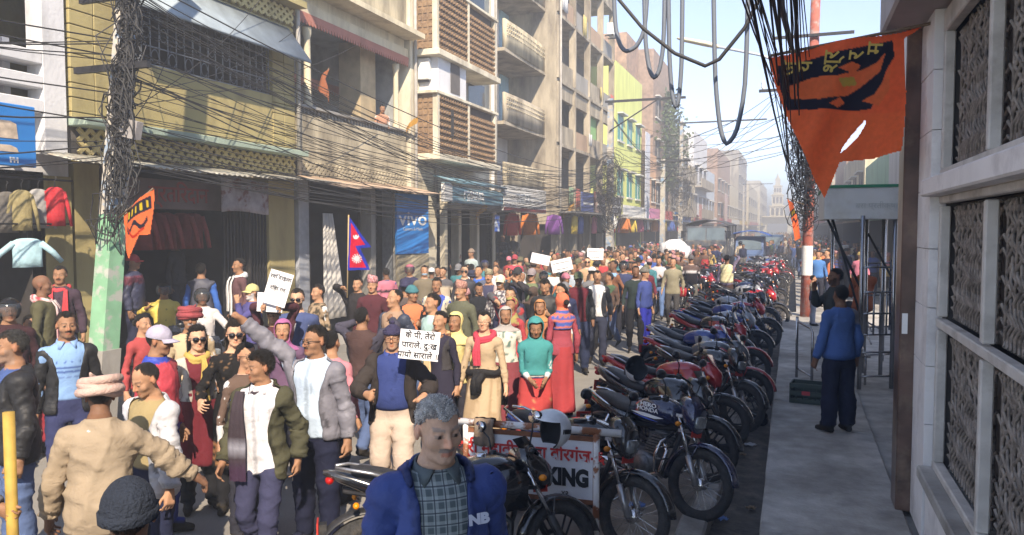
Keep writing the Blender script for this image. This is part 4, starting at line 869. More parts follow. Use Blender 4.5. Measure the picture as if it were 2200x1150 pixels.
def big_flag():
    t = thing('orange_flag', 'large torn orange flag with dark print hung from the near building', 'flag', (0, 0, 0)); yf = 6.35
    def place(x, y):
        o = np.array([plY(a, b, yf) for a, b in zip(x, y)]); o[:, 1] += .07 * np.sin((x - 1650) / 34 + (y - 100) / 90) + .03 * np.sin((x + .4 * y) / 15) * (y - 60) / 300; return o
    poly = [(1650, 122), (1700, 112), (1770, 98), (1850, 83), (1935, 66), (1985, 55), (1968, 66), (1946, 78), (1944, 120), (1946, 200), (1940, 270), (1934, 326), (1880, 340), (1805, 347), (1790, 385), (1772, 425), (1752, 390), (1722, 320), (1690, 250), (1668, 190)]
    tear = [(1860, 256), (1862, 264), (1845, 292), (1822, 316), (1807, 327), (1808, 320), (1830, 290)]
    dark = [(1670, 138), (1740, 128), (1830, 108), (1920, 82), (1924, 118), (1905, 150), (1890, 200), (1872, 232), (1846, 236), (1800, 236), (1745, 238), (1692, 236), (1676, 190)]
    fl = [[(1690, 185), (1745, 168), (1800, 165), (1850, 150), (1885, 132), (1905, 108), (1893, 150), (1850, 186), (1820, 206), (1760, 216), (1700, 212)], [(1800, 150), (1830, 135), (1850, 140), (1835, 160)], [(1780, 225), (1805, 210), (1815, 222), (1800, 232)], [(1852, 215), (1880, 200), (1900, 170), (1915, 140), (1912, 190), (1890, 225)]]
    gd = [[(1800, 172), (1835, 165), (1842, 182), (1810, 188)]]
    def colour(x, y):
        c = np.tile(OR, (len(x), 1)); c[y > 240] = OR2 * .5 + OR * .5; d = inside(dark, x, y); c[d] = BKC
        for f in fl: c[inside(f, x, y)] = OR2 * .9
        for f in gd: c[inside(f, x, y)] = GLD
        return c
    obj('cloth', flag_mesh(poly, 2.2, place, colour, [tear]), t)
    for ch, px, py in (('ज', 1697, 147), ('य', 1730, 142), ('श्र', 1786, 133), ('र', 1840, 119), ('म', 1881, 104)):
        o = plY(px, py, yf - .09); text('lettering', ch, .15, mat('gold_print', tuple(GLD), .7), t, frame(o, (.1, 0, 1), (0, -1, 0)), .001, .002)
    s = MB(); s.tube([plY(2020, 45, 6.3), plY(1985, 54, yf), plY(1655, 120, yf + .02)], .012, 6); s.build('stick', mat('stick_wood', (.16, .11, .07), .8), t)
big_flag()
def pennant(label, pts, zc_y, grp=None, pole=None, dk=True, rp=.03, col=OR2):
    t = thing('orange_flag', label, 'flag', (0, 0, 0), 0, grp)
    x0 = min(p[0] for p in pts); x1 = max(p[0] for p in pts); y0 = min(p[1] for p in pts); y1 = max(p[1] for p in pts)
    def place(x, y): o = np.array([plY(a, b, zc_y) for a, b in zip(x, y)]); o[:, 1] += rp * np.sin((x - x0) / (x1 - x0) * 7 + (y - y0) / (y1 - y0) * 3); return o
    def colour(x, y):
        u, v = (x - x0) / (x1 - x0), (y - y0) / (y1 - y0); c = np.tile(col, (len(x), 1))
        if dk:
            m = (np.abs(v - .30 + .28 * (u - .5)) < .09) & (u > .12) & (u < .92); c[m] = BKC; g = m & (np.sin(u * 40) > .3) & (np.abs(v - .30 + .28 * (u - .5)) < .05); c[g] = (.75, .5, .03)
            m2 = (np.abs(v - .52 + .2 * (u - .5) + .05 * np.sin(u * 17)) < .035) & (u > .15) & (u < .8); c[m2] = BKC; m3 = (np.abs(v - .62 + .06 * np.sin(u * 11)) < .02) & (u > .2) & (u < .7); c[m3] = (.55, .03, .01)
        return c
    obj('cloth', flag_mesh(pts, max((x1 - x0) / 42, .8), place, colour), t)
    if pole: s = MB(); s.tube([plY(a, b, zc_y + .01) for a, b in pole], .01, 5); s.build('stick', mat('stick_wood', (.16, .11, .07), .8), t)
pennant('small orange pennant with black band tied to the leaning concrete pole', [(262, 462), (328, 406), (327, 440), (318, 504), (300, 505), (281, 557), (272, 530), (262, 480)], 6.75, pole=[(255, 468), (329, 405)])
pennant('long orange pennant hanging on the red steel pole', [(1692, 428), (1703, 436), (1714, 470), (1720, 512), (1708, 518), (1700, 470)], 20.6, pole=[(1690, 426), (1728, 440)])
pennant('faded striped orange pennant on the cream building balcony', [(707, 148), (700, 170), (708, 222), (697, 205), (680, 190), (690, 165)], 14.1, None, [(707, 146), (672, 205)], False, .04, np.array((.50, .17, .08)))
for k, (x, y, yy_) in enumerate(((1035, 448, 20.5), (1222, 447, 30), (1268, 472, 34), (885, 262, 17.6))):
    pennant(['ochre pennant hanging under the teal sign', 'ochre pennant on the concrete frame building canopy', 'ochre pennant past the concrete frame building', 'yellow pennant on the pale wall corner of the cream building'][k], [(x - 14, y + 12), (x + 12, y - 12), (x + 10, y + 2), (x - 6, y + 16), (x - 12, y + 26)], yy_, 'small yellow pennants', None, False, .05, np.array((.62, .33, .07)))
# ---------------------------------------------------------------- signs
def vivo():
    t = thing('phone_shop_sign', 'bright blue board with white vivo lettering beside the cream building', 'sign', (0, 0, 0)); a = plX(852, 416, -9.05); b = plX(921, 538, -8.75)
    d = np.array([b[0] - a[0], b[1] - a[1], 0]); L = np.linalg.norm(d); d /= L; n = np.array([d[1], -d[0], 0]); c = np.array([(a[0] + b[0]) / 2, (a[1] + b[1]) / 2, 2.55]); hz = .74
    m = MB(); m.obox(c - n * .03, (L / 2, .03, hz), np.stack([d, -n, [0, 0, 1]], 1)); m.build('board', M_BLUE, t)
    f = lambda dz: frame(c + n * .006 + np.array([0, 0, dz]), d, n)
    text('lettering', 'vivo', .50, M_LET, t, f(.12), .004, .004, sx=1.25); text('lettering', 'Camera & Music', .11, M_LETG, t, f(-.13), .003)
    w_ = MB(); w_.obox(c - n * .02 - np.array([0, 0, 1.25]), (L / 2, .03, .48), np.stack([d, -n, [0, 0, 1]], 1)); w_.build('kiosk_panel', M_CREAMD, t)
    w_ = MB(); w_.box((c[0] - .4, c[1] - .3, .16), (c[0] - .25, c[1] + .3, 3.3)); w_.build('kiosk_post', M_GREY, t)
    p = MB(); p.box((-8.75, 18.35, .16), (-8.6, 18.5, 3.4)); tag(p.build('wooden_post', plaster('bleached_post', (.55, .48, .36))), 'bleached wooden post next to the blue vivo board', 'post')
vivo()
RUST = mat('rusty_white_pipe', (.60, .59, .58), .6, noise=.1, scale=9, dirt=(.26, .09, .035), dscale=6, dlo=.50, dhi=.56)
def no_parking():
    t = thing('no_parking_barrier', 'rusty white pipe barrier with NO PARKING board', 'barrier', (0, 0, 0)); a = dep(985, 905, 5.78); b = dep(1335, 932, 5.42); d = b - a; d[2] = 0; L = np.linalg.norm(d); d /= L; n = np.array([d[1], -d[0], 0]); zt = (a[2] + b[2]) / 2
    o = np.array([a[0], a[1], 0.])
    q = MB(); q.tube([o + np.array([0, 0, a[2]]), o + d * L + np.array([0, 0, b[2]])], .027, 10); q.build('top_rail', RUST, t)
    for u in (.05, .855):
        q = MB(); p = o + d * L * u; q.tube([p + np.array([0, 0, .02]), p + np.array([0, 0, a[2] + (b[2] - a[2]) * u])], .024, 10); q.tube([p - n * .28 + np.array([0, 0, .024]), p + n * .28 + np.array([0, 0, .024])], .022, 8); q.build('leg', RUST, t)
    c = o + d * L * .452 + np.array([0, 0, zt - .285]); hw = L * .385; hh = .215
    q = MB(); q.obox(c, (hw, .006, hh), np.stack([d, -n, [0, 0, 1]], 1)); bo = q.build('board', mat('sign_white', (.66, .67, .70), .55, noise=.06, scale=6, dirt=(.34, .16, .09), dscale=5, dlo=.62, dhi=.72), t)
    q = MB()
    for s_ in (-1, 1): q.obox(c + np.array([0, 0, s_ * (hh + .014)]), (hw + .02, .012, .016), np.stack([d, -n, [0, 0, 1]], 1)); q.obox(c + d * s_ * (hw + .012), (.012, .013, hh), np.stack([d, -n, [0, 0, 1]], 1))
    q.build('board_frame', mat('rust_brown', (.20, .075, .035), .85, noise=.3, scale=15), t)
    f = lambda u, dz: frame(c + d * u + n * .012 + np.array([0, 0, dz]), d, n)
    text('lettering', 'श्री महावीर युवा वीरगंज-६', .125, M_LETR, bo, f(0, .10), .001, .003, sx=.93); text('lettering', 'P NO PARKING', .165, M_LETB, bo, f(.0, -.065), .001, .010, sx=.78); text('lettering', '४२', .05, M_LETB, bo, f(.27, -.18), .001, .001)
    r = MB(); rows = []
    cc = o + d * L * .175 + np.array([0, 0, a[2] + .01])
    for k in range(11):
        u = k / 10; ang = math.pi * (u - .15) * 1.0; 
        if k < 4: off_ = n * (-.036 * math.cos(k / 3 * math.pi)) ; zz = .036 * math.sin(k / 3 * math.pi) - .002
        else: off_ = n * .036; zz = -.025 * (k - 3)
        rows.append([cc + off_ + d * ((q / 8 - .5) * (.15 + .01 * math.sin(k))) + n * (.012 * math.sin(q * 1.7 + k * .3)) + np.array([0, 0, zz]) for q in range(9)])
    r2 = [[tuple(p) for p in row] + [tuple(p - n * .006) for p in row[::-1]] for row in rows]; r.loft(r2); tag(r.build('rag', mat('tan_rag', (.24, .17, .12), .95, noise=.2, scale=20, bump=.4, bscale=60)), 'tan rag thrown over the barrier rail', 'rag')
no_parking()
# ---------------------------------------------------------------- bus shelter on the pavement
def shelter():
    t = thing('bus_shelter', 'steel bus shelter frame with white fascia board and green edge', 'shelter', (0, 0, 0)); z0 = .2
    for x, y in ((.90, 11.75), (1.33, 11.95), (.62, 14.2), (1.45, 14.4), (1.06, 13.1), (1.28, 12.9), (1.5, 13.4)): p = MB(); p.tube([(x, y, z0 - .02), (x, y, 2.62)], .03, 8); p.build('post', M_STEEL, t)
    rails = [[(.90, 11.75, z), (1.33, 11.95, z)] for z in (.36, .7, .95, 1.25, 1.55, 1.9)] + [[(1.06, 13.1, z), (1.5, 13.4, z)] for z in (.46, .9, 1.4, 1.9)] + [[(.90 + .43 * u, 11.75 + .2 * u, .95), (.90 + .43 * u, 11.75 + .2 * u, 1.55)] for u in (.2, .4, .6, .8)] + [[(1.28, 12.9, .9), (1.06, 13.1, 1.0)]]
    for pts in rails: p = MB(); p.tube(pts, .015, 6); p.build('cross_rail', M_STEEL, t)
    b = MB(); b.box((.40, 11.9, 2.57), (1.9, 12.0, 3.02), .01); b.box((.40, 12.0, 2.57), (.5, 14.6, 3.02), .01); b.build('fascia_board', M_PLAST, t)
    g = MB(); g.box((.385, 11.885, 3.02), (1.91, 12.02, 3.06)); g.box((.385, 12.02, 3.02), (.52, 14.61, 3.06)); g.build('green_edge', mat('green_trim', (.02, .24, .12), .5), t)
    text('lettering', 'बस प्रतीक्षालय', .11, mat('ghost_letter', (.50, .52, .50), .6), t, frame((1.15, 11.893, 2.76), (1, 0, 0), (0, -1, 0)), .002)
    r = MB(); r.box((.52, 12.03, 2.95), (1.95, 14.6, 3.0)); r.build('roof_sheet', M_TIN, t)
    br = MB(); br.tube([(.45, 12.0, 2.58), (.9, 11.8, 1.6)], .018, 6); br.tube([(.55, 12.6, 2.58), (.9, 11.78, 1.2)], .018, 6); br.tube([(1.33, 11.95, 1.7), (1.0, 13.5, 2.58)], .018, 6); br.build('brace', M_IRONB, t)
    s = thing('steel_bench', 'stainless steel slatted bench under the bus shelter', 'bench', (0, 0, 0)); zb = .62
    for k in range(6):
        u = MB(); x = .62 + k * .075; u.tube([(x, 11.95, zb), (x + .05, 14.0, zb)], .012, 6); u.build('seat_bar', M_STEEL, s)
    for x, y in ((.62, 12.0), (1.0, 12.05), (.68, 13.9), (1.05, 13.95)): u = MB(); u.tube([(x, y, .19), (x, y, zb)], .018, 6); u.build('leg', M_STEEL, s)
    u = MB()
    for y in (12.0, 13.0, 13.95): u.tube([(.6, y, zb - .015), (1.06, y, zb - .015)], .014, 6)
    u.build('seat_rail', M_STEEL, s)
    for z in (.8, .98):
        u = MB(); u.tube([(1.06, 11.95, z), (1.12, 14.0, z)], .012, 6); u.build('back_bar', M_STEEL, s)
    cl = MB(); rows = []
    for k in range(8): rows.append([(1.42 + .5 * q / 16, 13.3 + .03 * math.sin(q * 1.7), 1.95 - 1.1 * k / 7) for q in range(17)] + [(1.42 + .5 * q / 16, 13.29 + .03 * math.sin(q * 1.7), 1.95 - 1.1 * k / 7) for q in range(16, -1, -1)])
    cl.loft(rows); tag(cl.build('hanging_cloth', mat('navy_check', (.05, .07, .14), .85, noise=.6, scale=16, dirt=(.3, .32, .38), dscale=13, dlo=.52, dhi=.56)), 'navy and white patterned cloths hung behind the bus shelter', 'cloth')
    h = thing('steel_hoop', 'bent stainless steel hoop rail beside the drain', 'rail', (0, 0, 0)); u = MB(); u.tube([(.075, 12.25, .19), (.07, 12.25, 1.12), (.09, 12.2, 1.05), (.25, 11.9, 1.0), (.28, 11.85, .95), (.28, 11.85, .19)], .02, 8); u.build('hoop', M_STEEL, h); u = MB(); u.tube([(.075, 12.25, .34), (.28, 11.85, .3)], .016, 8); u.build('lower_bar', M_STEEL, h)
    c = thing('plastic_crate', 'dark green plastic bottle crate on the pavement edge', 'crate', (.20, 10.55, .205), R(-8)); M_CR = mat('crate_green', (.035, .055, .045), .55, noise=.2, scale=10)
    for i in range(4):
        a = (-.2, -.15) if i % 2 == 0 else (-.2, -.15); wl = MB()
        for z in (0, .10, .20):
            if i < 2: wl.box((-.20, -.15 + i * .285, z), (.20, -.135 + i * .285, z + .055))
            else: wl.box((-.2 + (i - 2) * .385, -.134, z), (-.185 + (i - 2) * .385, .134, z + .055))
        for k in range(6):
            if i < 2: x = -.2 + k * .077; wl.box((x, -.149 + i * .285, 0), (x + .015, -.136 + i * .285, .25))
            else: y = -.13 + k * .048; wl.box((-.199 + (i - 2) * .385, y, 0), (-.186 + (i - 2) * .385, y + .014, .25))
        wl.build('side', M_CR, c)
    fl = MB(); fl.box((-.19, -.14, 0), (.19, .14, .015)); fl.build('floor', M_CR, c); lb = MB(); lb.box((-.05, -.153, .11), (.05, -.1505, .16)); lb.build('sticker', mat('sticker_red', (.5, .05, .06), .6), c)
    bg_ = MB(); bg_.ell((0, 0, .07), (.16, .11, .09), 14, 8); bg_.ell((.08, .03, .12), (.07, .06, .06), 10, 6); me = bg_.mesh('garbage_bag', mat('black_bag', (.02, .022, .03), .25, noise=.2, bump=.9, bscale=14)); o = obj('garbage_bag', me, None, gnd(1655, 868, 0)); tag(o, 'black plastic bag of rubbish lying in the drain', 'bag')
    o.location = (-.42, 10.3, -.10)
shelter()

def litter():
    rs = random.Random(17); cols = [('white', (.6, .6, .58)), ('blue', (.1, .2, .45)), ('red', (.4, .06, .05)), ('brown', (.25, .17, .1)), ('silver', (.45, .46, .48))]
    for k in range(34):
        nm, cl = cols[k % 5]; y = rs.uniform(5.2, 18); z, x = rs.choice([(-.075, rs.uniform(-.55, -.28)), (.012, rs.uniform(-1.5, -.85)), (-.075, rs.uniform(-.55, -.28))]); b = MB(); s_ = rs.uniform(.02, .06); n = 5
        rows = [[(s_ * (i / n - .5) * 2, s_ * 1.3 * (j / n - .5) * 2, .012 + .014 * math.sin(i * 2.1 + k) * math.cos(j * 1.7 + k)) for j in range(n + 1)] + [(s_ * (i / n - .5) * 2, s_ * 1.3 * (j / n - .5) * 2, .008 + .014 * math.sin(i * 2.1 + k) * math.cos(j * 1.7 + k)) for j in range(n, -1, -1)] for i in range(n + 1)]
        b.loft(rows); tag(b.build('litter', cmat(cl, .7, 'n', .2, 30), None, (x, y, z), rs.uniform(0, 6)), 'crumpled %s wrapper lying along the drain and pavement' % nm, 'litter', 'litter along the drain')
litter()
# ---------------------------------------------------------------- the parked row
BK = {}
def bike_proto(style, steer):
    k = (style, steer)
    return k
LIV = {'black': (.010, .010, .012), 'red': (.40, .014, .018), 'blue': (.015, .045, .22), 'grey': (.10, .105, .115), 'white': (.62, .62, .62), 'navy': (.012, .018, .06), 'maroon': (.13, .01, .015), 'silver': (.32, .33, .35)}
for n_, c_ in LIV.items(): paint_mat('livery_' + n_, c_)
first = {}; jr = random.Random(6)
def place_bike(style, steer, axle, head, c1, c2, label, lean=-8, group=None):
    """axle = (x, y) of the front axle on the ground, head = heading in degrees"""
    k = (style, steer); h = R(head); ca, sa = math.cos(h), math.sin(h); loc = (axle[0] - .64 * ca, axle[1] - .64 * sa, 0.012)
    if k not in first: first[k] = make_bike(style, steer, label); o = first[k]; fresh = True
    else: fresh = False
    ms = {'bike_paint': MATS['livery_' + c1], 'bike_accent': MATS['livery_' + c2], 'bike_fender': MATS['livery_red' if 'red front mudguard' in label else 'livery_black']}
    if fresh:
        o = first[k]; o.location = (0, -400, -50)                   # prototype kept aside, removed at the end
    o = copy_tree(first[k], loc, h, label, None, ms); o.rotation_euler = (R(lean + jr.uniform(-3, 2)), 0, h)
    if group: o['group'] = group
    return o
M_ = 0; G_ = 'motorcycles parked along the drain'
HH = place_bike('classic', 14, (-.72, 6.44), -36, 'navy', 'black', 'navy blue commuter motorcycle with chrome crash guard, front wheel by the drain', group=G_)
place_bike('classic', 10, (-1.10, 5.55), -28, 'black', 'blue', 'black motorcycle with blue tail parked behind the barrier', group=G_)
PB = place_bike('sport', 22, (-1.42, 4.83), 33, 'black', 'black', 'black motorcycle with white flame decal in front of the barrier', group=G_)
row = [('sport', 14, -.66, 7.55, -31, 'black', 'black', 'all black motorcycle with angular cowl beside the navy commuter'), ('sport', 22, -.74, 8.55, -20, 'red', 'red', 'red motorcycle with a red tail beside the open white helmet'), ('classic', 10, -.60, 9.35, -34, 'black', 'black', 'black commuter motorcycle with bare chrome, fifth of the row'),
       ('sport', 14, -.52, 10.35, -16, 'grey', 'red', 'grey motorcycle with red front mudguard'), ('sport', 22, -.74, 11.2, -30, 'blue', 'silver', 'blue motorcycle with silver side shroud'), ('classic', 14, -.50, 12.15, -6, 'red', 'black', 'red tank commuter motorcycle in the middle of the row'),
       ('sport', 14, -.80, 13.2, -28, 'black', 'red', 'black motorcycle with bright red tail'), ('sport', 22, -.52, 14.1, -12, 'silver', 'blue', 'silver motorcycle with blue tail panel'), ('classic', 10, -.85, 15.3, -38, 'blue', 'black', 'blue tank commuter motorcycle in the parked row'), ('sport', 14, -.45, 16.2, -4, 'red', 'black', 'red sport motorcycle in the parked row')]
for st_, sr, x, y, hd_, c1, c2, lb in row: place_bike(st_, sr, (x + jr.uniform(-.16, .08), y + jr.uniform(-.1, .1)), hd_ + jr.uniform(-7, 7), c1, c2, lb, group=G_)
rs = random.Random(11); y = 17.2; k = 0
while y < 44:
    c1 = rs.choice(['black', 'black', 'red', 'red', 'navy', 'grey', 'blue', 'silver', 'black']); c2 = rs.choice(['black', 'black', 'black', 'red', 'white', 'grey', 'black', 'navy'])
    place_bike(rs.choice(['sport', 'classic']), rs.choice([14, 22]) if rs.random() < 2 else 10, (-.62 + rs.uniform(-.4, .35), y), -20 + rs.uniform(-24, 26), c1, c2, '%s motorcycle in the far end of the parked row' % c1, group='far parked motorcycles')
    y += rs.uniform(.75, 1.5)
    if rs.random() < .5 and y > 17: place_bike(rs.choice(['sport', 'classic']), 14, (-2.5 + rs.uniform(-.2, .3), y), -18 + rs.uniform(-30, 30), c2, c1, '%s motorcycle in the far end of the parked row' % c2, group='far parked motorcycles')
def remove_protos():
    for o in first.values():
        st_ = [o]
        while st_:
            q = st_.pop(); st_ += KIDS.get(q.name, []); bpy.data.objects.remove(q)
remove_protos()
# lettering and decals on the two nearest tanks
def side_text(bike, body, x, z, size, m, y=-.155, sx=1.): return text('lettering', body, size, m, bike, frame((x, y, z), (1, 0, 0), (0, -1, 0)), .002, .001, sx=sx)
side_text(HH, 'HERO', .10, .865, .05, M_LET, -.150, 1.5); side_text(HH, 'HONDA', .10, .825, .05, M_LET, -.156, 1.4)
for pts, m in (([(-.10, .78), (.05, .76), (.2, .76), (.3, .78), (.2, .785), (.05, .79)], M_LET), ([(-.08, .76), (.1, .74), (.24, .74), (.1, .752)], mat('decal_blue', (.03, .10, .5), .4))):
    b = MB(); b.prism(pts, 'y', -.158, -.150); b.build('tank_stripe', m, HH)
for pts in ([(-.02, .87), (.05, .885), (.03, .865), (.10, .88), (.07, .855), (.0, .85)], [(-.06, .80), (.0, .81), (.06, .79), (.14, .80), (.06, .775), (.0, .79)]):
    b = MB(); b.prism(pts, 'y', -.174, -.150); b.build('flame_decal', M_LET, PB)
# loose helmets
def helmet(label, loc, rot_, col, inner=(.02, .02, .022)):
    t = thing('helmet', label, 'helmet', loc); t.rotation_euler = rot_; mb = MB(); n = 28; rows = []
    for i in range(14):
        a = R(-58 + 148 * i / 13); rows.append([(.122 * math.cos(a) * math.cos(2 * math.pi * q / n - math.pi / 2), .145 * math.cos(a) * math.sin(2 * math.pi * q / n - math.pi / 2), .13 * math.sin(a)) for q in range(n)])
    V_ = [p for r_ in rows for p in r_]; f = []
    for i in range(13):
        for q in range(n):
            dq = max(min(q, n - q), min((q + 1) % n, n - (q + 1) % n))
            if i < 8 and dq <= 7: continue
            f.append((i * n + q, i * n + (q + 1) % n, (i + 1) * n + (q + 1) % n, (i + 1) * n + q))
    mb.add(V_, f, True); mb.build('shell', cmat(col, .22, 'p', .0), t); mb = MB(); mb.add([tuple(np.array(p) * .9) for p in V_], [tuple(reversed(q)) for q in f], True)
    bd = {}
    for q in f:
        for a, b in zip(q, q[1:] + q[:1]): bd[(a, b)] = 1
    rim = [(b, a) for (a, b) in bd if (b, a) not in bd]; n0 = len(V_); mb.add([p for p in V_] + [tuple(np.array(p) * .9) for p in V_], [(a, b, b + n0, a + n0) for a, b in rim], True); mb.build('lining', cmat(inner, .9, 'l', .3), t)
    for x in (-1, 1):
        v = MB()
        for k in range(5): v.box((x * .118, .012 + k * .011, .03 - .02), (x * .1225, .018 + k * .011, .05)) if 0 else v.box((x * .112, .02 + k * .013, .0), (x * .1225, .027 + k * .013, .03))
        v.build('vent_slot', M_BLK, t)
    return t
# ================================================================ truck, clothes on display, sacks
def truck():
    t = thing('truck', 'dark blue grey open truck with wide split windscreen among the far crowd', 'truck', (-4.35, 41.5, 0)); MT = mat('truck_paint', (.045, .055, .075), .5, noise=.15, scale=3, dirt=(.22, .20, .17), dscale=2)
    b = MB(); b.loft([[(-1.05, 0, .75), (1.05, 0, .75), (1.05, 0, 1.75), (-1.05, 0, 1.75)], [(-1.05, .25, .75), (1.05, .25, .75), (1.05, .25, 2.55), (-1.05, .25, 2.55)], [(-1.05, 1.6, .75), (1.05, 1.6, .75), (1.05, 1.6, 2.55), (-1.05, 1.6, 2.55)]], smooth=False); b.build('cab', MT, t)
    for x0, x1 in ((-.95, -.03), (.03, .95)): w_ = MB(); w_.add([(x0, .02, 1.82), (x1, .02, 1.82), (x1, .21, 2.45), (x0, .21, 2.45)], [(0, 1, 2, 3)]); w_.add([(x0, .0, 1.82), (x1, .0, 1.82), (x1, .19, 2.45), (x0, .19, 2.45)], [(0, 1, 2, 3)]); w_.build('windscreen', M_GLS, t)
    w_ = MB(); w_.box((-1.0, -.12, .55), (1.0, .02, .85), .02); w_.build('bumper', mat('bumper_red', (.40, .07, .06), .5), t)
    for x in (-.75, .75): h_ = MB(); h_.lathe([(.001, -.06), (.11, -.06), (.13, 0)], 'y', (x, .02, 1.1), 12); h_.build('headlight', M_LAMP, t)
    g = MB()
    for k in range(6): g.box((-.5, -.03, .95 + k * .1), (.5, 0.0, 1.0 + k * .1))
    g.build('radiator_grille', M_IRONB, t)
    for x in (-.95, .95):
        for y in (.9, 4.6): w_ = MB(); w_.lathe([(.25, -.14), (.46, -.14), (.48, -.1), (.48, .1), (.46, .14), (.25, .14)], 'x', (x, y, .48), 18); w_.build('wheel', M_TYRE, t)
        m = MB(); m.box((x * 1.25 - .09, -.1, 1.9), (x * 1.25 + .09, -.06, 2.3)); m.tube([(x, .2, 2.3), (x * 1.25, -.08, 2.2)], .02, 5); m.build('mirror', M_BLK, t)
    c = MB(); c.box((-1.1, 1.7, .9), (1.1, 6.2, 1.05)); 
    for x in (-1.1, 1.05): c.box((x, 1.7, 1.05), (x + .05, 6.2, 2.1))
    c.build('load_bed', MT, t); r = MB(); r.loft([[(x_, y, 2.62 + .28 * (1 - (x_ / 1.15) ** 2)) for x_ in np.linspace(-1.15, 1.15, 9)] + [(x_, y, 2.57 + .28 * (1 - (x_ / 1.15) ** 2)) for x_ in np.linspace(1.15, -1.15, 9)] for y in (.1, 6.2)]); r.build('canopy', mat('truck_canopy', (.06, .065, .075), .8, noise=.2), t)
    for x in (-1.08, 1.08):
        for y in (1.75, 4, 6.1): q = MB(); q.tube([(x, y, 2.0), (x, y, 2.65)], .025, 5); q.build('canopy_post', M_IRONB, t)
M_GLS = mat('truck_glass', (.12, .16, .18), .12, spec=.7, noise=.2, scale=2)
truck()
def lump(name, label, cat, c, r, m, seed, n=16):
    rs = np.random.RandomState(seed); b = MB(); b.ell((0, 0, 0), r, n, 10); V_ = np.array(b.v); V_ *= (1 + wob(V_, 5 / max(r), seed, .22) + wob(V_, 14 / max(r), seed + 1, .06))[:, None]; V_[:, 2] = np.maximum(V_[:, 2], -r[2] * .75); b.v = [tuple(v) for v in V_]; return tag(b.build(name, m, None, c), label, cat)
sk = gnd(1463, 560); lump('sack', 'huge white sack load on a cart in front of the truck', 'sack', (-4.9, 34.0, 1.48), (.72, .7, .45), mat('sack_white', (.72, .72, .74), .8, noise=.08, bump=.5, bscale=8), 4)
ct = thing('hand_cart', 'wooden hand cart carrying the huge white sack', 'cart', (-4.9, 34.0, 0)); b = MB(); b.box((-.8, -.9, .95), (.8, .9, 1.12)); b.tube([(-.5, -.9, 1.05), (-.5, -2.2, .9)], .03, 6); b.tube([(.5, -.9, 1.05), (.5, -2.2, .9)], .03, 6); b.build('bed', mat('cart_wood', (.25, .16, .09), .85, noise=.3), ct)
for x in (-.85, .85): w_ = MB(); w_.lathe([(.42, -.03), (.5, -.03), (.5, .03), (.42, .03)], 'x', (x, 0, .5), 18, closed=True); [w_.tube([(x, 0, .5), (x, .44 * math.cos(a), .5 + .44 * math.sin(a))], .02, 4) for a in np.arange(0, 6.2, .785)]; w_.build('wheel', M_FRAME, ct)
def van(label, loc, col, rz=0, tarp=None, h_=1.95):
    t = thing('minivan', label, 'van', loc, rz); mp = mat('van_' + label[:8].replace(' ', '_'), col, .35, noise=.08, scale=3)
    b = MB(); pr = [(0, .35), (0, .95), (.45, 1.15), (.75, h_ - .15), (1.0, h_), (3.6, h_), (3.75, 1.2), (3.75, .35)]; b.prism(pr, 'x', -.78, .78); b.build('body', mp, t)
    w_ = MB(); w_.add([(-.68, .47, 1.2), (.68, .47, 1.2), (.62, .74, h_ - .18), (-.62, .74, h_ - .18)], [(0, 1, 2, 3)]); w_.v = [(p[0], p[1] - .03, p[2]) for p in w_.v]; w_.build('windscreen', M_GLS, t)
    for x in (-.55, .55): q = MB(); q.ell((x, -.01, .8), (.13, .03, .09), 10, 6); q.build('headlight', M_LAMP, t)
    for x in (-.72, .72):
        for y in (.7, 3.0): q = MB(); q.lathe([(.12, -.09), (.28, -.09), (.30, -.06), (.30, .06), (.28, .09), (.12, .09)], 'x', (x, y, .30), 16); q.build('wheel', M_TYRE, t)
    if tarp: q = MB(); q.loft([[(x_, y, h_ + .35 - .25 * (x_ / 1.1) ** 2 + .03 * math.sin(x_ * 6 + y)) for x_ in np.linspace(-1.2, 1.2, 9)] + [(x_, y, h_ + .30 - .25 * (x_ / 1.1) ** 2) for x_ in np.linspace(1.2, -1.2, 9)] for y in (.2, 1.8, 3.6)]); q.build('tarpaulin', mat('tarp_blue', (.03, .09, .33), .6, noise=.15), t)
    return t
van('cart van under a bright blue tarpaulin behind the truck', (-2.4, 46, 0), (.10, .16, .30), 0, True)
van('small dark blue van in the far traffic', (-1.5, 58, 0), (.05, .09, .16)); van('grey jeep shaped van far down the street', (-2.7, 76, 0), (.16, .17, .17))
def garment(label, c, col, h_=.62, w_=.46, rz=90, slv=35, grp=None, m=None):
    """a jacket on a hanger: flattened torso with two sleeves"""
    t = thing('hanging_jacket', label, 'jacket', c, R(rz), grp); b = MB(); rows = []
    for u, ww, dd in ((0, .14, .03), (.03, .30, .05), (.12, .46, .06), (.35, .44, .07), (.7, .43, .075), (1, .45, .08)):
        rows.append([(w_ * ww / .46 / 2 * math.cos(a) * 1.0, dd * .6 * math.sin(a) * (1 + .25 * math.sin(a * 5 + u * 4)), -h_ * u) for a in np.linspace(0, 2 * math.pi, 21)[:-1]])
    b.loft(rows); mm = m or cmat(col, .75, 'g', .5, 20); b.build('torso', mm, t)
    for s_ in (-1, 1): q = MB(); a = R(slv); q.tube([(s_ * w_ * .42, 0, -.06), (s_ * (w_ * .5 + .45 * h_ * math.sin(a)), .01, -.06 - .45 * h_ * math.cos(a)), (s_ * (w_ * .5 + .9 * h_ * math.sin(a) * .95), .02, -.06 - .9 * h_ * math.cos(a))], [.055 * w_ / .46, .05 * w_ / .46, .04 * w_ / .46], 10); q.build('sleeve', mm, t)
    k = MB(); k.tube([(0, 0, -.03), (0, 0, .08), (.02, 0, .11), (0, 0, .13)], .006, 5); k.tube([(-w_ * .4, 0, -.08), (0, 0, 0), (w_ * .4, 0, -.08)], .007, 5); k.build('hanger', M_IRONB, t)
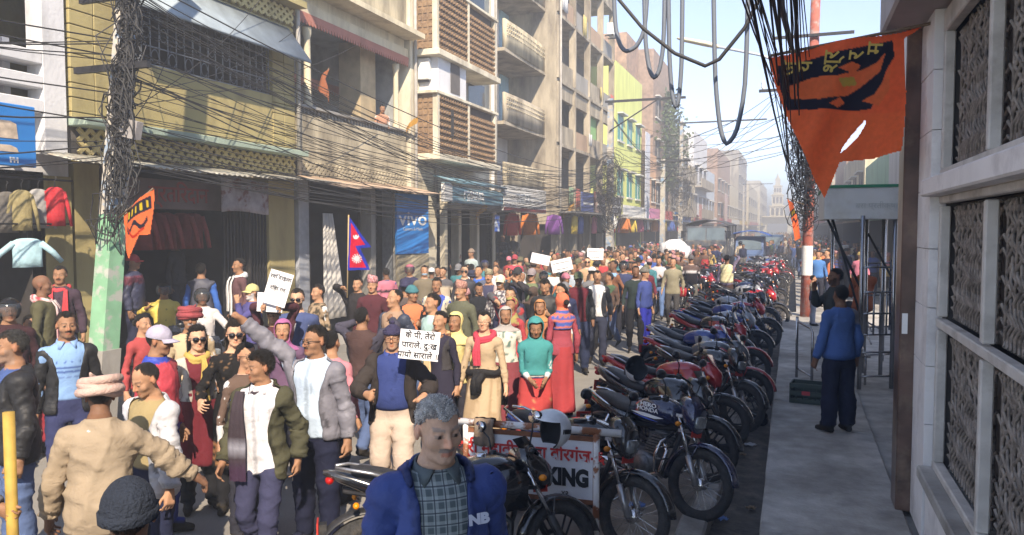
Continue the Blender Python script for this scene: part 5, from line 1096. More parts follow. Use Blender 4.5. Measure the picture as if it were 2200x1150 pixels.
for k, (px, py, cl, lb) in enumerate(((14, 412, (.10, .09, .08), 'black jacket on the clothes rail of the corner shop'), (46, 408, (.26, .21, .10), 'khaki jacket on the clothes rail of the corner shop'), (82, 406, (.30, .29, .28), 'light grey jacket on the clothes rail of the corner shop'), (118, 402, (.45, .02, .03), 'bright red jacket with white piping on the clothes rail'))):
    garment(lb, plX(px, py, -9.0 + .1 * (k % 2)), cl, .50, .23, 62, 9)
garment('puffy pale blue child jacket hung with sleeves spread', plX(58, 512, -8.9), (.33, .52, .58), .36, .34, 62, 42, m=cmat((.33, .52, .58), .6, 'g', .5, 14))
rl = MB(); rl.tube([(-9.0, 5.0, 3.07), (-9.0, 7.6, 3.07)], .015, 6); rl.tube([(-8.9, 5.4, 2.5), (-8.9, 7.5, 2.5)], .012, 6); tag(rl.build('clothes_rail', M_IRONB), 'iron rails the jackets hang from at the corner shop', 'rail')
for k, y in enumerate((9.3, 9.55, 9.8, 10.15, 10.4)): garment('dark red garment hanging inside the mustard building shop', (-9.6, y, 2.7), (.22, .03, .03), .6, .38, 20, 10, 'red garments in the dark shop')
bb = MB(); bb.box((-9.3, 5.2, .16), (-8.9, 6.4, 1.5), .03); tag(bb.build('cloth_bale', cmat((.40, .30, .20), .9, 'b', .4, 8)), 'tan wrapped bale below the pale blue child jacket', 'bale')
def poster(label, px, py, X, w_, h_, cols, nm='poster'):
    c = plX(px, py, X); t = thing(nm, label, 'poster', c); m = MB(); m.box((-.01, -w_ / 2, -h_ / 2), (.012, w_ / 2, h_ / 2)); m.build('sheet', mat('pst_' + str(px), cols[0], .6, noise=.3, scale=4, dirt=cols[1], dscale=4, dlo=.48, dhi=.55), t)
poster('blue plastic bag display hung at the tea shop', 1068, 480, -8.4, .36, .5, ((.05, .16, .60), (.5, .55, .6)))
poster('tall white cloth hoarding with blue top far down the left row', 1391, 390, -8.6, 1.6, 6.0, ((.55, .58, .66), (.62, .62, .62)), 'hoarding')
poster('red and white poster strip on the far shops', 1505, 470, -8.2, 2.0, 2.6, ((.45, .09, .07), (.5, .35, .3)))
poster('pink and yellow banner on a far house', 1560, 455, -8.4, 4, 4.5, ((.55, .30, .50), (.65, .60, .2)), 'banner')
pl = thing('round_sign', 'white round sign disc on a bracket over the shops', 'sign', plX(1307, 478, -8.0)); b = MB(); b.lathe([(.001, -.03), (.42, -.03), (.42, .03), (.001, .03)], 'y', (0, 0, 0), 20); b.tube([(-.4, 0, 0), (-1.2, 0, 0)], .02, 5); b.build('disc', M_PLAST, pl)

rs = random.Random(31); GC = [('red', (.40, .03, .03)), ('orange', (.55, .16, .03)), ('purple', (.20, .06, .28)), ('yellow', (.55, .40, .05)), ('blue', (.04, .10, .35)), ('pink', (.5, .12, .2)), ('black', (.02, .02, .022))]
for k in range(22):
    y = 24.3 + k * 1.75 + rs.uniform(-.4, .4); nm, cl = GC[k % 7]; xg = -8.2 if 28 < y < 39 else -8.6
    garment('%s garment hung under a shop canopy along the left row' % nm, (xg + rs.uniform(-.2, .2), y, 2.95), cl, .75, .5, rs.choice([0, 60, 90]), 8, 'garments hung along the left shops')
def climber():
    t = thing('climbing_plant', 'leafy climbing plant on the brick tower house front', 'plant', (-9.05, 57.5, 0)); rs = np.random.RandomState(4); n = 1500; V_ = []; Q = []
    st_ = MB(); st_.tube([(0, 0, 0), (.15, .3, 4), (.1, -.3, 8.5), (.2, .2, 11.5)], [.06, .05, .04, .02], 6); st_.build('stem', M_FRAME, t)
    z = 5.2 + 7.2 * rs.rand(n) ** .8; w_ = 1.5 * np.exp(-((z - 8.8) / 3.0) ** 2) + .3; P = np.stack([.15 + np.abs(rs.normal(size=n)) * .4 * w_, rs.normal(size=n) * w_, z + rs.normal(size=n) * .2], -1)
    d = rs.normal(size=(n, 3)); d /= np.linalg.norm(d, axis=1)[:, None]; e = np.cross(d, rs.normal(size=(n, 3))); e /= np.linalg.norm(e, axis=1)[:, None]; s_ = (.10 + .12 * rs.rand(n))[:, None]
    V_ = np.stack([P - d * s_, P - e * s_ * .5, P + d * s_, P + e * s_ * .5], 1).reshape(-1, 3); obj('foliage', npmesh('foliage', V_, np.arange(n * 4).reshape(-1, 4), mat('leaf_green', (.055, .085, .03), .7, noise=.5, scale=3), False), t)['kind'] = 'stuff'
climber()
# ================================================================ people
# One body shape (a smooth union of shaped volumes) is meshed once per level of detail, then every person is
# that surface posed by its bones. Clothes are shells grown from the same surface.
ARM_A = R(30); AD = np.array([math.sin(ARM_A), 0, -math.cos(ARM_A)])       # arm direction at rest
AN = np.array([-math.cos(ARM_A), 0, -math.sin(ARM_A)])                       # palm side
SH = np.array([.166, .005, 1.378]); LU, LF = .285, .25
EL = SH + AD * LU; WR = EL + AD * LF
HIP = np.array([.092, 0, .90]); KN = np.array([.10, -.012, .49]); AK = np.array([.10, .015, .09])
def sstep(a, b, x): t = np.clip((x - a) / (b - a), 0, 1); return t * t * (3 - 2 * t)
def smin(a, b, k): h = np.clip(.5 + .5 * (b - a) / k, 0, 1); return b + (a - b) * h - k * h * (1 - h)
def d_cap(P, a, b, ra, rb):
    a = np.array(a); b = np.array(b); ba = b - a
    t = np.clip(((P - a) @ ba) / (ba @ ba), 0, 1)
    return np.linalg.norm(P - a - t[..., None] * ba, axis=-1) - (ra + (rb - ra) * t)
def d_ell(P, c, r):
    q = (P - np.array(c)) / np.array(r); l = np.linalg.norm(q, axis=-1)
    return (l - 1) * min(r) * .6 + (l - 1) * max(r) * .4
def body_sdf(P, female=False):
    """P has x >= 0; mirror symmetric"""
    x, y, z = P[..., 0], P[..., 1], P[..., 2]
    zz = [.80, .88, .95, 1.02, 1.10, 1.18, 1.27, 1.34, 1.39, 1.43, 1.47, 1.52]
    if female:
        aa = [.13, .168, .172, .158, .128, .130, .143, .150, .152, .125, .065, .05]; bb = [.08, .105, .115, .105, .09, .092, .108, .105, .092, .07, .055, .05]
        cc = [.01, .015, .012, .005, 0, -.004, -.012, -.004, .005, .012, .015, .018]
    else:
        aa = [.12, .155, .162, .158, .148, .150, .163, .172, .168, .128, .072, .05]; bb = [.08, .105, .114, .108, .102, .106, .116, .114, .10, .078, .058, .05]
        cc = [.01, .012, .01, .004, -.004, -.008, -.006, .0, .006, .012, .015, .018]
    a = np.interp(z, zz, aa); b = np.interp(z, zz, bb); c = np.interp(z, zz, cc)
    q = np.sqrt((x / a) ** 2 + ((y - c) / b) ** 2)
    d = np.maximum((q - 1) * np.minimum(a, b), np.maximum(.80 - z, z - 1.50))
    d = smin(d, d_cap(P, (0, .022, 1.42), (0, .012, 1.56), .060, .052), .03)
    # head
    h = d_ell(P, (0, .018, 1.648), (.0755, .098, .090))
    h = smin(h, d_ell(P, (0, -.024, 1.578), (.060, .066, .074)), .03)
    h = smin(h, d_cap(P, (.008, -.066, 1.524), (.03, -.045, 1.535), .022, .020), .02)
    h = smin(h, d_cap(P, (.0, -.078, 1.640), (.045, -.062, 1.637), .013, .010), .012)
    h = smin(h, d_ell(P, (.045, -.052, 1.59), (.024, .026, .026)), .02)
    es = np.linalg.norm((P - np.array([.032, -.100, 1.619])) / np.array([1.25, 1, .85]), axis=-1) - .020
    h = -smin(-h, es, .010)
    h = np.minimum(h, np.linalg.norm(P - np.array([.032, -.070, 1.619]), axis=-1) - .0155)
    h = smin(h, d_cap(P, (0, -.086, 1.628), (0, -.1065, 1.588), .0075, .0112), .009)
    h = smin(h, d_ell(P, (.0115, -.094, 1.583), (.0078, .010, .007)), .006)
    h = -smin(-h, d_cap(P, (.021, -.096, 1.581), (.037, -.080, 1.548), .0035, .003), .005)
    h = smin(h, d_cap(P, (0, -.0875, 1.5555), (.020, -.078, 1.553), .0065, .004), .005)
    h = smin(h, d_cap(P, (0, -.0865, 1.5455), (.017, -.077, 1.547), .007, .004), .005)
    h = smin(h, d_ell(P, (.079, .018, 1.608), (.009, .020, .032)), .006)
    d = smin(d, h, .022)
    # arm and hand
    d = smin(d, np.linalg.norm(P - SH, axis=-1) - (.044 if female else .050), .045)
    fm = .86 if female else 1.
    arm = d_cap(P, SH, EL, .045 * fm, .038 * fm); arm = smin(arm, d_cap(P, EL, EL + AD * .09, .038 * fm, .039 * fm), .02)
    arm = smin(arm, d_cap(P, EL + AD * .07, WR, .042 * fm, .027 * fm), .02)
    d = smin(d, arm, .035)
    Q = P - WR; t = Q @ AD; n = Q @ AN; s = Q[..., 1]                     # along, palm-normal, thumb side = -y
    box = np.stack([np.abs(t - .045) - .036, np.abs(n) - .007, np.abs(s) - np.interp(t, [0, .09], [.020, .031])], -1)
    palm = np.linalg.norm(np.maximum(box, 0), axis=-1) + np.minimum(box.max(-1), 0) - .010
    palm = smin(palm, d_cap(P, WR - AD * .02, WR + AD * .02, .026, .022), .02)
    L = np.stack([t, n, s], -1)
    for k, (s0, s1, ln) in enumerate(((-.031, -.044, .070), (-.0105, -.0145, .080), (.0105, .0145, .074), (.031, .043, .058))):
        palm = smin(palm, d_cap(L, (.085, 0, s0), (.085 + ln, .010, s1), .0088, .0072), .004)
    palm = smin(palm, d_cap(L, (.028, .006, -.030), (.060, .014, -.058), .0125, .010), .012)
    palm = smin(palm, d_cap(L, (.060, .014, -.058), (.092, .018, -.066), .010, .0085), .004)
    d = smin(d, palm, .010)
    # leg and shoe
    leg = d_cap(P, HIP, KN, .083, .055); leg = smin(leg, d_cap(P, KN, AK, .053, .038), .02)
    leg = smin(leg, d_ell(P, (.10, .022, .35), (.045, .048, .11)), .03)
    d = smin(d, leg, .03)
    foot = smin(d_cap(P, (.10, .05, .045), (.108, -.07, .045), .042, .040), d_cap(P, (.108, -.07, .040), (.112, -.155, .030), .040, .034), .02)
    foot = np.maximum(foot, .004 - z)
    return smin(d, foot, .02)
def axis_pts(segs):
    o = [segs[0][0]]
    for a, b, h in segs:
        n = max(1, round((b - a) / h)); o += [a + (b - a) * (i + 1) / n for i in range(n)]
    return np.array(o)
def surface_nets(xs, ys, zs, D):
    S = D < 0; nx, ny, nz = D.shape
    cs = np.zeros((nx - 1, ny - 1, nz - 1), np.int8)
    for i in (0, 1):
        for j in (0, 1):
            for k in (0, 1): cs += S[i:nx - 1 + i, j:ny - 1 + j, k:nz - 1 + k]
    act = (cs > 0) & (cs < 8); ids = -np.ones(act.shape, np.int32); I = np.argwhere(act); ids[act] = np.arange(len(I))
    acc = np.zeros((len(I), 3)); cnt = np.zeros(len(I)); X = (xs, ys, zs)
    for ax in range(3):
        o = [a for a in range(3) if a != ax]
        for u in (0, 1):
            for v in (0, 1):
                A = I.copy(); A[:, o[0]] += u; A[:, o[1]] += v; B = A.copy(); B[:, ax] += 1
                da = D[A[:, 0], A[:, 1], A[:, 2]]; db = D[B[:, 0], B[:, 1], B[:, 2]]
                m = (da < 0) != (db < 0); t = np.where(m, da / np.where(m, da - db, 1), 0)
                p = np.stack([X[q][A[:, q]] for q in range(3)], -1)
                p[:, ax] += t * (X[ax][B[:, ax]] - X[ax][A[:, ax]])
                acc += p * m[:, None]; cnt += m
    V = acc / cnt[:, None]; Fc = []
    for ax in range(3):
        o = [a for a in range(3) if a != ax]
        sl0 = [slice(None)] * 3; sl1 = [slice(None)] * 3; sl0[ax] = slice(0, -1); sl1[ax] = slice(1, None)
        E = np.argwhere(S[tuple(sl0)] != S[tuple(sl1)])
        E = E[(E[:, o[0]] > 0) & (E[:, o[1]] > 0) & (E[:, o[0]] < D.shape[o[0]] - 1) & (E[:, o[1]] < D.shape[o[1]] - 1)]
        q = []
        for u, v in ((1, 1), (0, 1), (0, 0), (1, 0)):
            A = E.copy(); A[:, o[0]] -= u; A[:, o[1]] -= v; q.append(ids[A[:, 0], A[:, 1], A[:, 2]])
        q = np.stack(q, -1); fl = S[tuple(E.T)]
        if ax == 1: fl = ~fl
        q[~fl] = q[~fl][:, ::-1]; Fc.append(q)
    return V, np.concatenate(Fc)
def tri(q):
    return np.concatenate([q[:, [0, 1, 2]], q[:, [0, 2, 3]]])
def cluster(V, Q, cb, ch, cd, cf):
    """merge vertices to an even density: cb body, ch face, cd hands, cf rest of the head"""
    head = V[:, 2] > 1.49; front = head & (V[:, 1] < .0); hand = (np.abs(V[:, 0]) > .40) & (V[:, 2] < 1.0)
    cell = np.where(front, ch, np.where(head, cf, np.where(hand, cd, cb)))[:, None]
    key = np.floor(V / cell + .5 * 0).astype(np.int64) + 4000; kk = ((key[:, 0] * 10007 + key[:, 1]) * 10007 + key[:, 2]) * 4 + np.where(front, 0, np.where(head, 1, np.where(hand, 2, 3)))
    _, inv = np.unique(kk, return_inverse=True); inv = inv.ravel(); n = inv.max() + 1; o = np.zeros((n, 3)); c = np.zeros(n); np.add.at(o, inv, V); np.add.at(c, inv, 1)
    T = inv[tri(Q)]; ok = (T[:, 0] != T[:, 1]) & (T[:, 1] != T[:, 2]) & (T[:, 0] != T[:, 2]); T = T[ok]
    _, first_, ct = np.unique(np.sort(T, 1), axis=0, return_index=True, return_counts=True); return o / c[:, None], T[np.sort(first_[ct % 2 == 1])]
def vnormals(V, Fq):
    n = np.cross(V[Fq[:, 1]] - V[Fq[:, 0]], V[Fq[:, 2]] - V[Fq[:, 0]]); o = np.zeros_like(V)
    for k in range(3): np.add.at(o, Fq[:, k], n)
    return o / (np.linalg.norm(o, axis=1)[:, None] + 1e-12)
class Base: pass
def make_base(lod, female):
    hb, hh, hd = {-1: (.0125, .0042, .0075), 0: (.0135, .0058, .0075), 1: (.022, .0085, .0125), 2: (.038, .018, .03), 3: (.058, .028, .06)}[lod]
    xs = axis_pts([(0, .096, hh), (.096, .40, hb), (.40, .60, hd), (.60, .66, hb)]); ys = axis_pts([(-.22, -.125, hb), (-.125, .125, min(hh * 1.15, hd)), (.125, .19, hb)])
    zs = axis_pts([(-.03, .70, hb), (.70, .93, hd), (.93, 1.46, hb), (1.46, 1.76, hh)])
    xs = xs + 1e-4; G = np.stack(np.meshgrid(xs, ys, zs, indexing='ij'), -1)
    D = np.empty(G.shape[:3])
    for i in range(len(xs)): D[i] = body_sdf(G[i], female)
    xf = np.concatenate([-xs[::-1], xs]); D = np.concatenate([D[::-1], D])
    V, Q = surface_nets(xf, ys, zs, D)
    B = Base(); B.Q = Q; B.lod = lod; B.female = female
    # light smoothing below the head
    E = np.concatenate([Q[:, [0, 1]], Q[:, [1, 2]], Q[:, [2, 3]], Q[:, [3, 0]]]); E = np.concatenate([E, E[:, ::-1]])
    for it in range(2):
        acc = np.zeros_like(V); c = np.zeros(len(V)); np.add.at(acc, E[:, 0], V[E[:, 1]]); np.add.at(c, E[:, 0], 1)
        av = acc / c[:, None]; k = np.where(V[:, 2] > 1.5, .12, .5); hand = (np.abs(V[:, 0]) > .40); k = np.where(hand, .15, k)
        V = V + (av - V) * k[:, None]
    V, Q = cluster(V, Q, *{-1: (.014, .0045, .008, .009), 0: (.0165, .006, .0085, .012), 1: (.028, .0095, .0145, .018), 2: (.052, .021, .045, .030), 3: (.085, .036, .08, .05)}[lod])
    u = np.unique(Q); re = np.zeros(len(V), int); re[u] = np.arange(len(u)); V = V[u]; Q = re[Q]; B.Q = Q
    E = np.concatenate([Q[:, [0, 1]], Q[:, [1, 2]], Q[:, [2, 0]]]); E = np.concatenate([E, E[:, ::-1]])
    fn = np.cross(V[Q[:, 1]] - V[Q[:, 0]], V[Q[:, 2]] - V[Q[:, 0]]); vn = vnormals(V, Q)[Q].mean(1); fl = (fn * vn).sum(1) < 0; Q[fl] = Q[fl][:, ::-1]; B.Q = Q
    ke = np.sort(np.concatenate([Q[:, [0, 1]], Q[:, [1, 2]], Q[:, [2, 0]]]), 1); ku, kc = np.unique(ke[:, 0].astype(np.int64) * len(V) + ke[:, 1], return_counts=True); B.open = ku[kc != 2]
    B.V = V; B.N = vnormals(V, Q); B.E = E
    # ---- bone weights
    sgn = np.where(V[:, 0] >= 0, 1, -1); M = V.copy(); M[:, 0] = np.abs(M[:, 0])
    t = (M - SH) @ AD; dist = np.linalg.norm(M - SH - t[:, None] * AD, axis=1)
    warm = sstep(-.035, .085, t) * (1 - sstep(.068, .115, dist)) ; warm = np.where((t > .2) & (M[:, 0] > .22), 1, warm)
    wf = sstep(LU - .045, LU + .045, t); wh = sstep(LU + LF - .02, LU + LF + .02, t); f1 = sstep(.078, .095, t - LU - LF); f2 = sstep(.112, .128, t - LU - LF)
    thumb = (M[:, 1] < -.045) & (t > LU + LF + .02); f1 = np.where(thumb, .25 * f1, f1); f2 = np.where(thumb, 0, f2)
    z = V[:, 2]
    wl = 1 - sstep(.80, .97, z); kn = 1 - sstep(.43, .55, z); ft = 1 - sstep(.07, .13, z)
    sl = np.clip(.5 + V[:, 0] / .05, 0, 1)
    names = ['pelvis', 'spine', 'chest', 'neck', 'head']
    hd_ = sstep(1.515, 1.555, z); nk = sstep(1.43, 1.49, z); ch = sstep(1.12, 1.24, z); sp = sstep(.98, 1.08, z)
    hd_ = np.where((z < 1.56) & (V[:, 1] < -.035), np.maximum(hd_, sstep(1.49, 1.51, z)), hd_)
    W = {}
    W['head'] = hd_; W['neck'] = nk * (1 - hd_); W['chest'] = ch * (1 - nk); W['spine'] = sp * (1 - ch); W['pelvis'] = (1 - sp)
    leg = wl * (1 - warm)
    for n in W: W[n] = W[n] * (1 - warm)
    W['pelvis'] = np.clip(W['pelvis'] - leg, 0, 1)
    for s, nm in ((1, 'L'), (-1, 'R')):
        side = (sgn == s)
        a = warm * side; W['uarm' + nm] = a * (1 - wf); W['farm' + nm] = a * wf * (1 - wh); W['hand' + nm] = a * wh * (1 - f1)
        W['fin1' + nm] = a * wh * f1 * (1 - f2); W['fin2' + nm] = a * wh * f1 * f2
        l = leg * (sl if s == 1 else 1 - sl)
        W['thigh' + nm] = l * (1 - kn); W['shin' + nm] = l * kn * (1 - ft); W['foot' + nm] = l * kn * ft
    tot = sum(W.values()); B.W = {k: v / np.maximum(tot, 1e-6) for k, v in W.items()}
    B.arm = warm; B.tarm = t; B.sgn = sgn
    # ---- masks for paint
    x, y = M[:, 0], M[:, 1]
    B.lips = ((np.abs(z - 1.551) < .010) & (x < .021) & (y < -.070)).astype(float)
    B.brow = ((np.abs(z - (1.6395 + .004 * sstep(0, .03, x))) < .0062) & (x > .012) & (x < .053) & (y < -.045)).astype(float)
    B.eye = ((np.abs(z - 1.6180) < .0052) & (np.abs(x - .032) < .0165) & (y < -.055)).astype(float)
    B.iris = ((np.abs(z - 1.6182) < .0060) & (np.abs(x - .032) < .0075) & (y < -.055)).astype(float)
    B.must = ((np.abs(z - 1.566) < .009) & (x < .030) & (y < -.062)).astype(float)
    jaw = (z < 1.575 - .0 * x) & (z > 1.495) & (y < .005) & ~((np.abs(z - 1.551) < .012) & (x < .024))
    side = (z < 1.61) & (z > 1.5) & (x > .055) & (y < .005) & (y > -.05)
    B.beard = ((jaw | side) & (z > 1.495)).astype(float) * (1 - B.lips)
    th = np.degrees(np.arctan2(x, -(y - .018)))                     # 0 front .. 180 back
    B.hairz = np.interp(th, [0, 30, 50, 64, 78, 95, 110, 130, 180], [1.692, 1.697, 1.690, 1.668, 1.650, 1.645, 1.600, 1.575, 1.555])
    B.theta = th; B.head = z > 1.5
    return B
BASES = {}
def base(lod, female):
    k = (lod, female)
    if k not in BASES: BASES[k] = make_base(lod, female)
    return BASES[k]
def rot(axis, a):
    return np.array(Matrix.Rotation(a, 3, axis))
def align(u, v):
    u = u / np.linalg.norm(u); v = v / np.linalg.norm(v); c = np.cross(u, v); d = float(u @ v)
    if d < -.9999: return rot('Y', math.pi)
    K = np.array([[0, -c[2], c[1]], [c[2], 0, -c[0]], [-c[1], c[0], 0]]); return np.eye(3) + K + K @ K / (1 + d)
def ik(a, t, l1, l2, hint):
    d = t - a; L = np.linalg.norm(d); L2 = min(L, (l1 + l2) * .999); dn = d / L; d = dn * L2
    k = (l1 * l1 - l2 * l2 + L2 * L2) / (2 * L2); h = math.sqrt(max(l1 * l1 - k * k, 0))
    hv = hint - dn * (hint @ dn); hv = hv / (np.linalg.norm(hv) + 1e-9)
    return a + dn * k + hv * h, a + d
def make_pose(p):
    """p: wristL/R, ankleL/R targets in body space (x = the person's left when facing -y: +x), head=(yaw,pitch,roll), lean, twist, curl"""
    T = {}
    pel = np.array([0, 0, .95]); dz = p.get('drop', 0.); tr = np.array([p.get('sway', 0.), p.get('fwd', 0.), -dz])
    Rp = rot('Z', R(p.get('hipyaw', 0))) @ rot('X', R(p.get('hippitch', 0)))
    T['pelvis'] = (Rp, pel + tr - Rp @ pel)
    def child(par, piv, Rl):
        Rq, tq = T[par]; Rn = Rq @ Rl; w_ = Rq @ piv + tq; return (Rn, w_ - Rn @ piv)
    ln = R(p.get('lean', 0)); tw = R(p.get('twist', 0)); sd = R(p.get('side', 0))
    Rs = rot('Z', tw * .5) @ rot('X', ln * .5) @ rot('Y', sd * .5)
    T['spine'] = child('pelvis', np.array([0, 0, 1.03]), Rs); T['chest'] = child('spine', np.array([0, 0, 1.17]), Rs)
    hy, hp, hr = [R(v) for v in p.get('head', (0, 0, 0))]
    T['neck'] = child('chest', np.array([0, .015, 1.45]), rot('Z', hy * .35) @ rot('X', hp * .4))
    T['head'] = child('neck', np.array([0, .005, 1.53]), rot('Z', hy * .65) @ rot('X', hp * .6) @ rot('Y', hr) * .945)
    J = {}
    for s, n in ((1, 'L'), (-1, 'R')):
        m = np.array([s, 1, 1.]); ad = AD * m; Rc, tc = T['chest']
        tgt = np.array(p.get('wrist' + n, (s * .27, -.02, .86)), float)
        sh = Rc @ (SH * m) + tc; up_ = max(0, tgt[2] - 1.35)
        shr = sh + Rc @ np.array([-.02 * s * min(1, up_ * 3), 0, .05 * min(1, up_ * 3)])
        hint = np.array(p.get('elbow' + n, (s * .35, .8, -.4)), float)
        e, wv = ik(shr, tgt, LU, LF, hint)
        Ru = align(Rc @ ad, e - shr) @ Rc; T['uarm' + n] = (Ru, shr - Ru @ (SH * m))
        Rf = align(Ru @ ad, wv - e) @ Ru; T['farm' + n] = (Rf, e - Rf @ (EL * m))
        roll = R(p.get('roll' + n, 0)) * s; bend = R(p.get('bend' + n, 0)); fd = (wv - e) / np.linalg.norm(wv - e)
        Rr = np.array(Matrix.Rotation(roll, 3, Vector(fd))); Rh = Rr @ Rf
        hx = Rh @ np.array([0, 1, 0]); Rh = np.array(Matrix.Rotation(bend * s, 3, Vector(hx))) @ Rh
        T['hand' + n] = (Rh, wv - Rh @ (WR * m))
        cu = R(p.get('curl' + n, p.get('curl', 28)))
        for q, (par, d) in enumerate((('hand', .088), ('fin1', .120))):
            piv = (WR + AD * d) * m; T['fin%d%s' % (q + 1, n)] = child(par + n, piv, np.array(Matrix.Rotation(cu * (1 if q == 0 else 1.15) * s, 3, 'Y')))
        J['wrist' + n] = wv; J['palm' + n] = T['hand' + n][0] @ ((WR + AD * .075 + AN * .02) * m) + T['hand' + n][1]; J['handR' + n] = Rh @ np.diag([s, 1, 1])
        # leg
        Rq, tq = T['pelvis']; hip = Rq @ (HIP * m) + tq; ak = np.array(p.get('ankle' + n, (s * .11, .015, .09)), float)
        lu = np.linalg.norm(KN - HIP); ll = np.linalg.norm(AK - KN)
        k_, a_ = ik(hip, ak, lu, ll, np.array(p.get('knee' + n, (s * .12, -1, .1)), float))
        Rt = align(Rq @ ((KN - HIP) * m), k_ - hip) @ Rq; T['thigh' + n] = (Rt, hip - Rt @ (HIP * m))
        Rk = align(Rt @ ((AK - KN) * m), a_ - k_) @ Rt; T['shin' + n] = (Rk, k_ - Rk @ (KN * m))
        Ro = Rq @ rot('Z', R(8) * s) @ rot('X', R(p.get('toe' + n, 0))); T['foot' + n] = (Ro, a_ - Ro @ (AK * m))
        J['knee' + n] = k_; J['ankle' + n] = a_; J['hip' + n] = hip
    J['chest'] = T['chest'][0] @ np.array([0, 0, 1.3]) + T['chest'][1]
    return T, J
def skin(B, V, T, idx=None):
    o = np.zeros_like(V)
    for n, w_ in B.W.items():
        ww = w_ if idx is None else w_[idx]
        k = ww > 1e-4
        if not k.any(): continue
        Rm, tv = T[n]; o[k] += ww[k][:, None] * (V[k] @ Rm.T + tv)
    return o
def shell(name, B, T, mask, off, mat_, col, S, parent, thick=.010, relax=0):
    """garment grown from the body surface where mask(vertex) holds; off = outward offset per vertex (rest pose)"""
    fm = mask[B.Q].all(1); Q = B.Q[fm]
    if len(Q) == 0: return None
    used = np.unique(Q); re = -np.ones(len(B.V), int); re[used] = np.arange(len(used)); Q = re[Q]
    V0 = B.V[used].copy()
    if relax:
        E = re[B.E]; E = E[(E >= 0).all(1)]
        c = np.zeros(len(V0)); np.add.at(c, E[:, 0], 1); W0 = V0 + B.N[used] * off[used][:, None]
        for _ in range(relax):
            a = np.zeros_like(V0); np.add.at(a, E[:, 0], W0[E[:, 1]]); W0 = W0 * .4 + .6 * a / c[:, None]
        Vo = W0
    else: Vo = V0 + B.N[used] * off[used][:, None]
    Vi = Vo - B.N[used] * thick
    # boundary edges -> rim
    e = np.concatenate([Q[:, [0, 1]], Q[:, [1, 2]], Q[:, [2, 0]]]); key = np.sort(e, 1)
    _, inv, cnt = np.unique(key[:, 0].astype(np.int64) * len(used) + key[:, 1], return_inverse=True, return_counts=True)
    n = len(used); gk = np.sort(used[e], 1); be = e[(cnt[inv] == 1) & ~np.isin(gk[:, 0].astype(np.int64) * len(B.V) + gk[:, 1], B.open)]
    for _ in range(5):                                       # even out the cut edge
        a = np.zeros((n, 3)); c_ = np.zeros(n); np.add.at(a, be[:, 0], Vo[be[:, 1]]); np.add.at(a, be[:, 1], Vo[be[:, 0]]); np.add.at(c_, be.ravel(), 1); k = c_ > 0; Vo[k] = Vo[k] * .45 + .55 * a[k] / c_[k][:, None]
    Vi = Vo - B.N[used] * thick
    rim = np.stack([be[:, 1], be[:, 0], be[:, 0] + n, be[:, 1] + n], 1)
    # a strip of lining next to the rim only
    near = np.zeros(n, bool); near[be.ravel()] = True
    for _ in range(1):
        t = near[Q].any(1); near[Q[t].ravel()] = True
    Lq = Q[near[Q].all(1)][:, ::-1] + n
    V = np.concatenate([Vo, Vi]); T2 = skin(B, V, T, np.concatenate([used, used])) * S
    c = col[used] if isinstance(col, np.ndarray) and col.ndim == 2 else np.tile(np.array(col), (n, 1))
    Fq = np.concatenate([Q, tri(rim), Lq])
    return obj(name, npmesh(name, T2, Fq, mat_, True, np.concatenate([c, c * .55])), parent)
def hair_mesh(B, T, m, o, col, S, parent, sd, ln, comb, n):
    """scalp shell plus short tapering locks standing on it"""
    fm = m[B.Q].all(1); Q0 = B.Q[fm]
    if len(Q0) == 0: return
    rs = np.random.RandomState(sd); used = np.unique(Q0); re = -np.ones(len(B.V), int); re[used] = np.arange(len(used)); Q = re[Q0]
    Vo = B.V[used] + B.N[used] * o[used][:, None]
    k = rs.randint(0, len(Q0), n); w_ = rs.dirichlet((1, 1, 1), n)[:, :, None]; f = Q0[k]
    p = (B.V[f] * w_).sum(1); nr = (B.N[f] * w_).sum(1); of = (o[f] * w_[:, :, 0]).sum(1); L = ln * (.5 + rs.rand(n)) * (.35 + .65 * sstep(.002, .009, of)); p = p + nr * (of * .6)[:, None]
    cd = np.tile(np.array(comb, float), (n, 1)); cd[:, 0] += np.sign(p[:, 0]) * .35; cd[:, 2] -= 1.1 * sstep(1.72, 1.62, p[:, 2]); cd = cd - nr * (cd * nr).sum(1)[:, None]
    d = nr * .55 + cd * .8 + rs.normal(size=(n, 3)) * .32; d /= np.linalg.norm(d, axis=1)[:, None]
    sd_ = np.cross(d, nr + rs.normal(size=(n, 3)) * .3); sd_ /= np.linalg.norm(sd_, axis=1)[:, None] + 1e-9; wd = .0026
    tip = p + d * L[:, None] - nr * (L * .25)[:, None]
    bl = np.stack([p - sd_ * wd, p + sd_ * wd, tip + sd_ * wd * .3, tip - sd_ * wd * .3], 1).reshape(-1, 3)
    V = np.concatenate([Vo, bl]); idx = np.concatenate([used, np.repeat(f[:, 0], 4)])
    q2 = np.arange(n * 4).reshape(-1, 4) + len(used); c = np.concatenate([col[used] * .8, np.repeat(col[f[:, 0]] * (.45 + 1.2 * rs.rand(n, 1)), 4, 0)])
    obj('hair', npmesh('hair', skin(B, V, T, idx) * S, np.concatenate([Q, tri(q2)]), M_HAIR, True, c), parent)
def head_part(name, mb, T, mat_, S, parent, col=None):
    """mb vertices are in rest-pose space round the head; they follow the head bone"""
    Rm, tv = T['head']; mb.v = [tuple(p) for p in (np.array(mb.v) @ Rm.T + tv) * S]
    return mb.build(name, mat_, parent)
M_SKIN = attr_mat('skin', .62, .12, 160, .25)
M_CLOTH = attr_mat('cloth', .9, .55, 8, .10, wave=.8)
M_PUFF = attr_mat('nylon', .55, .5, 8, .3, wave=.8)
M_HAIR = attr_mat('hair_strands', .5, .9, 230, .35)
M_LENS = mat('dark_lens', (.006, .006, .008), .08, spec=.8)
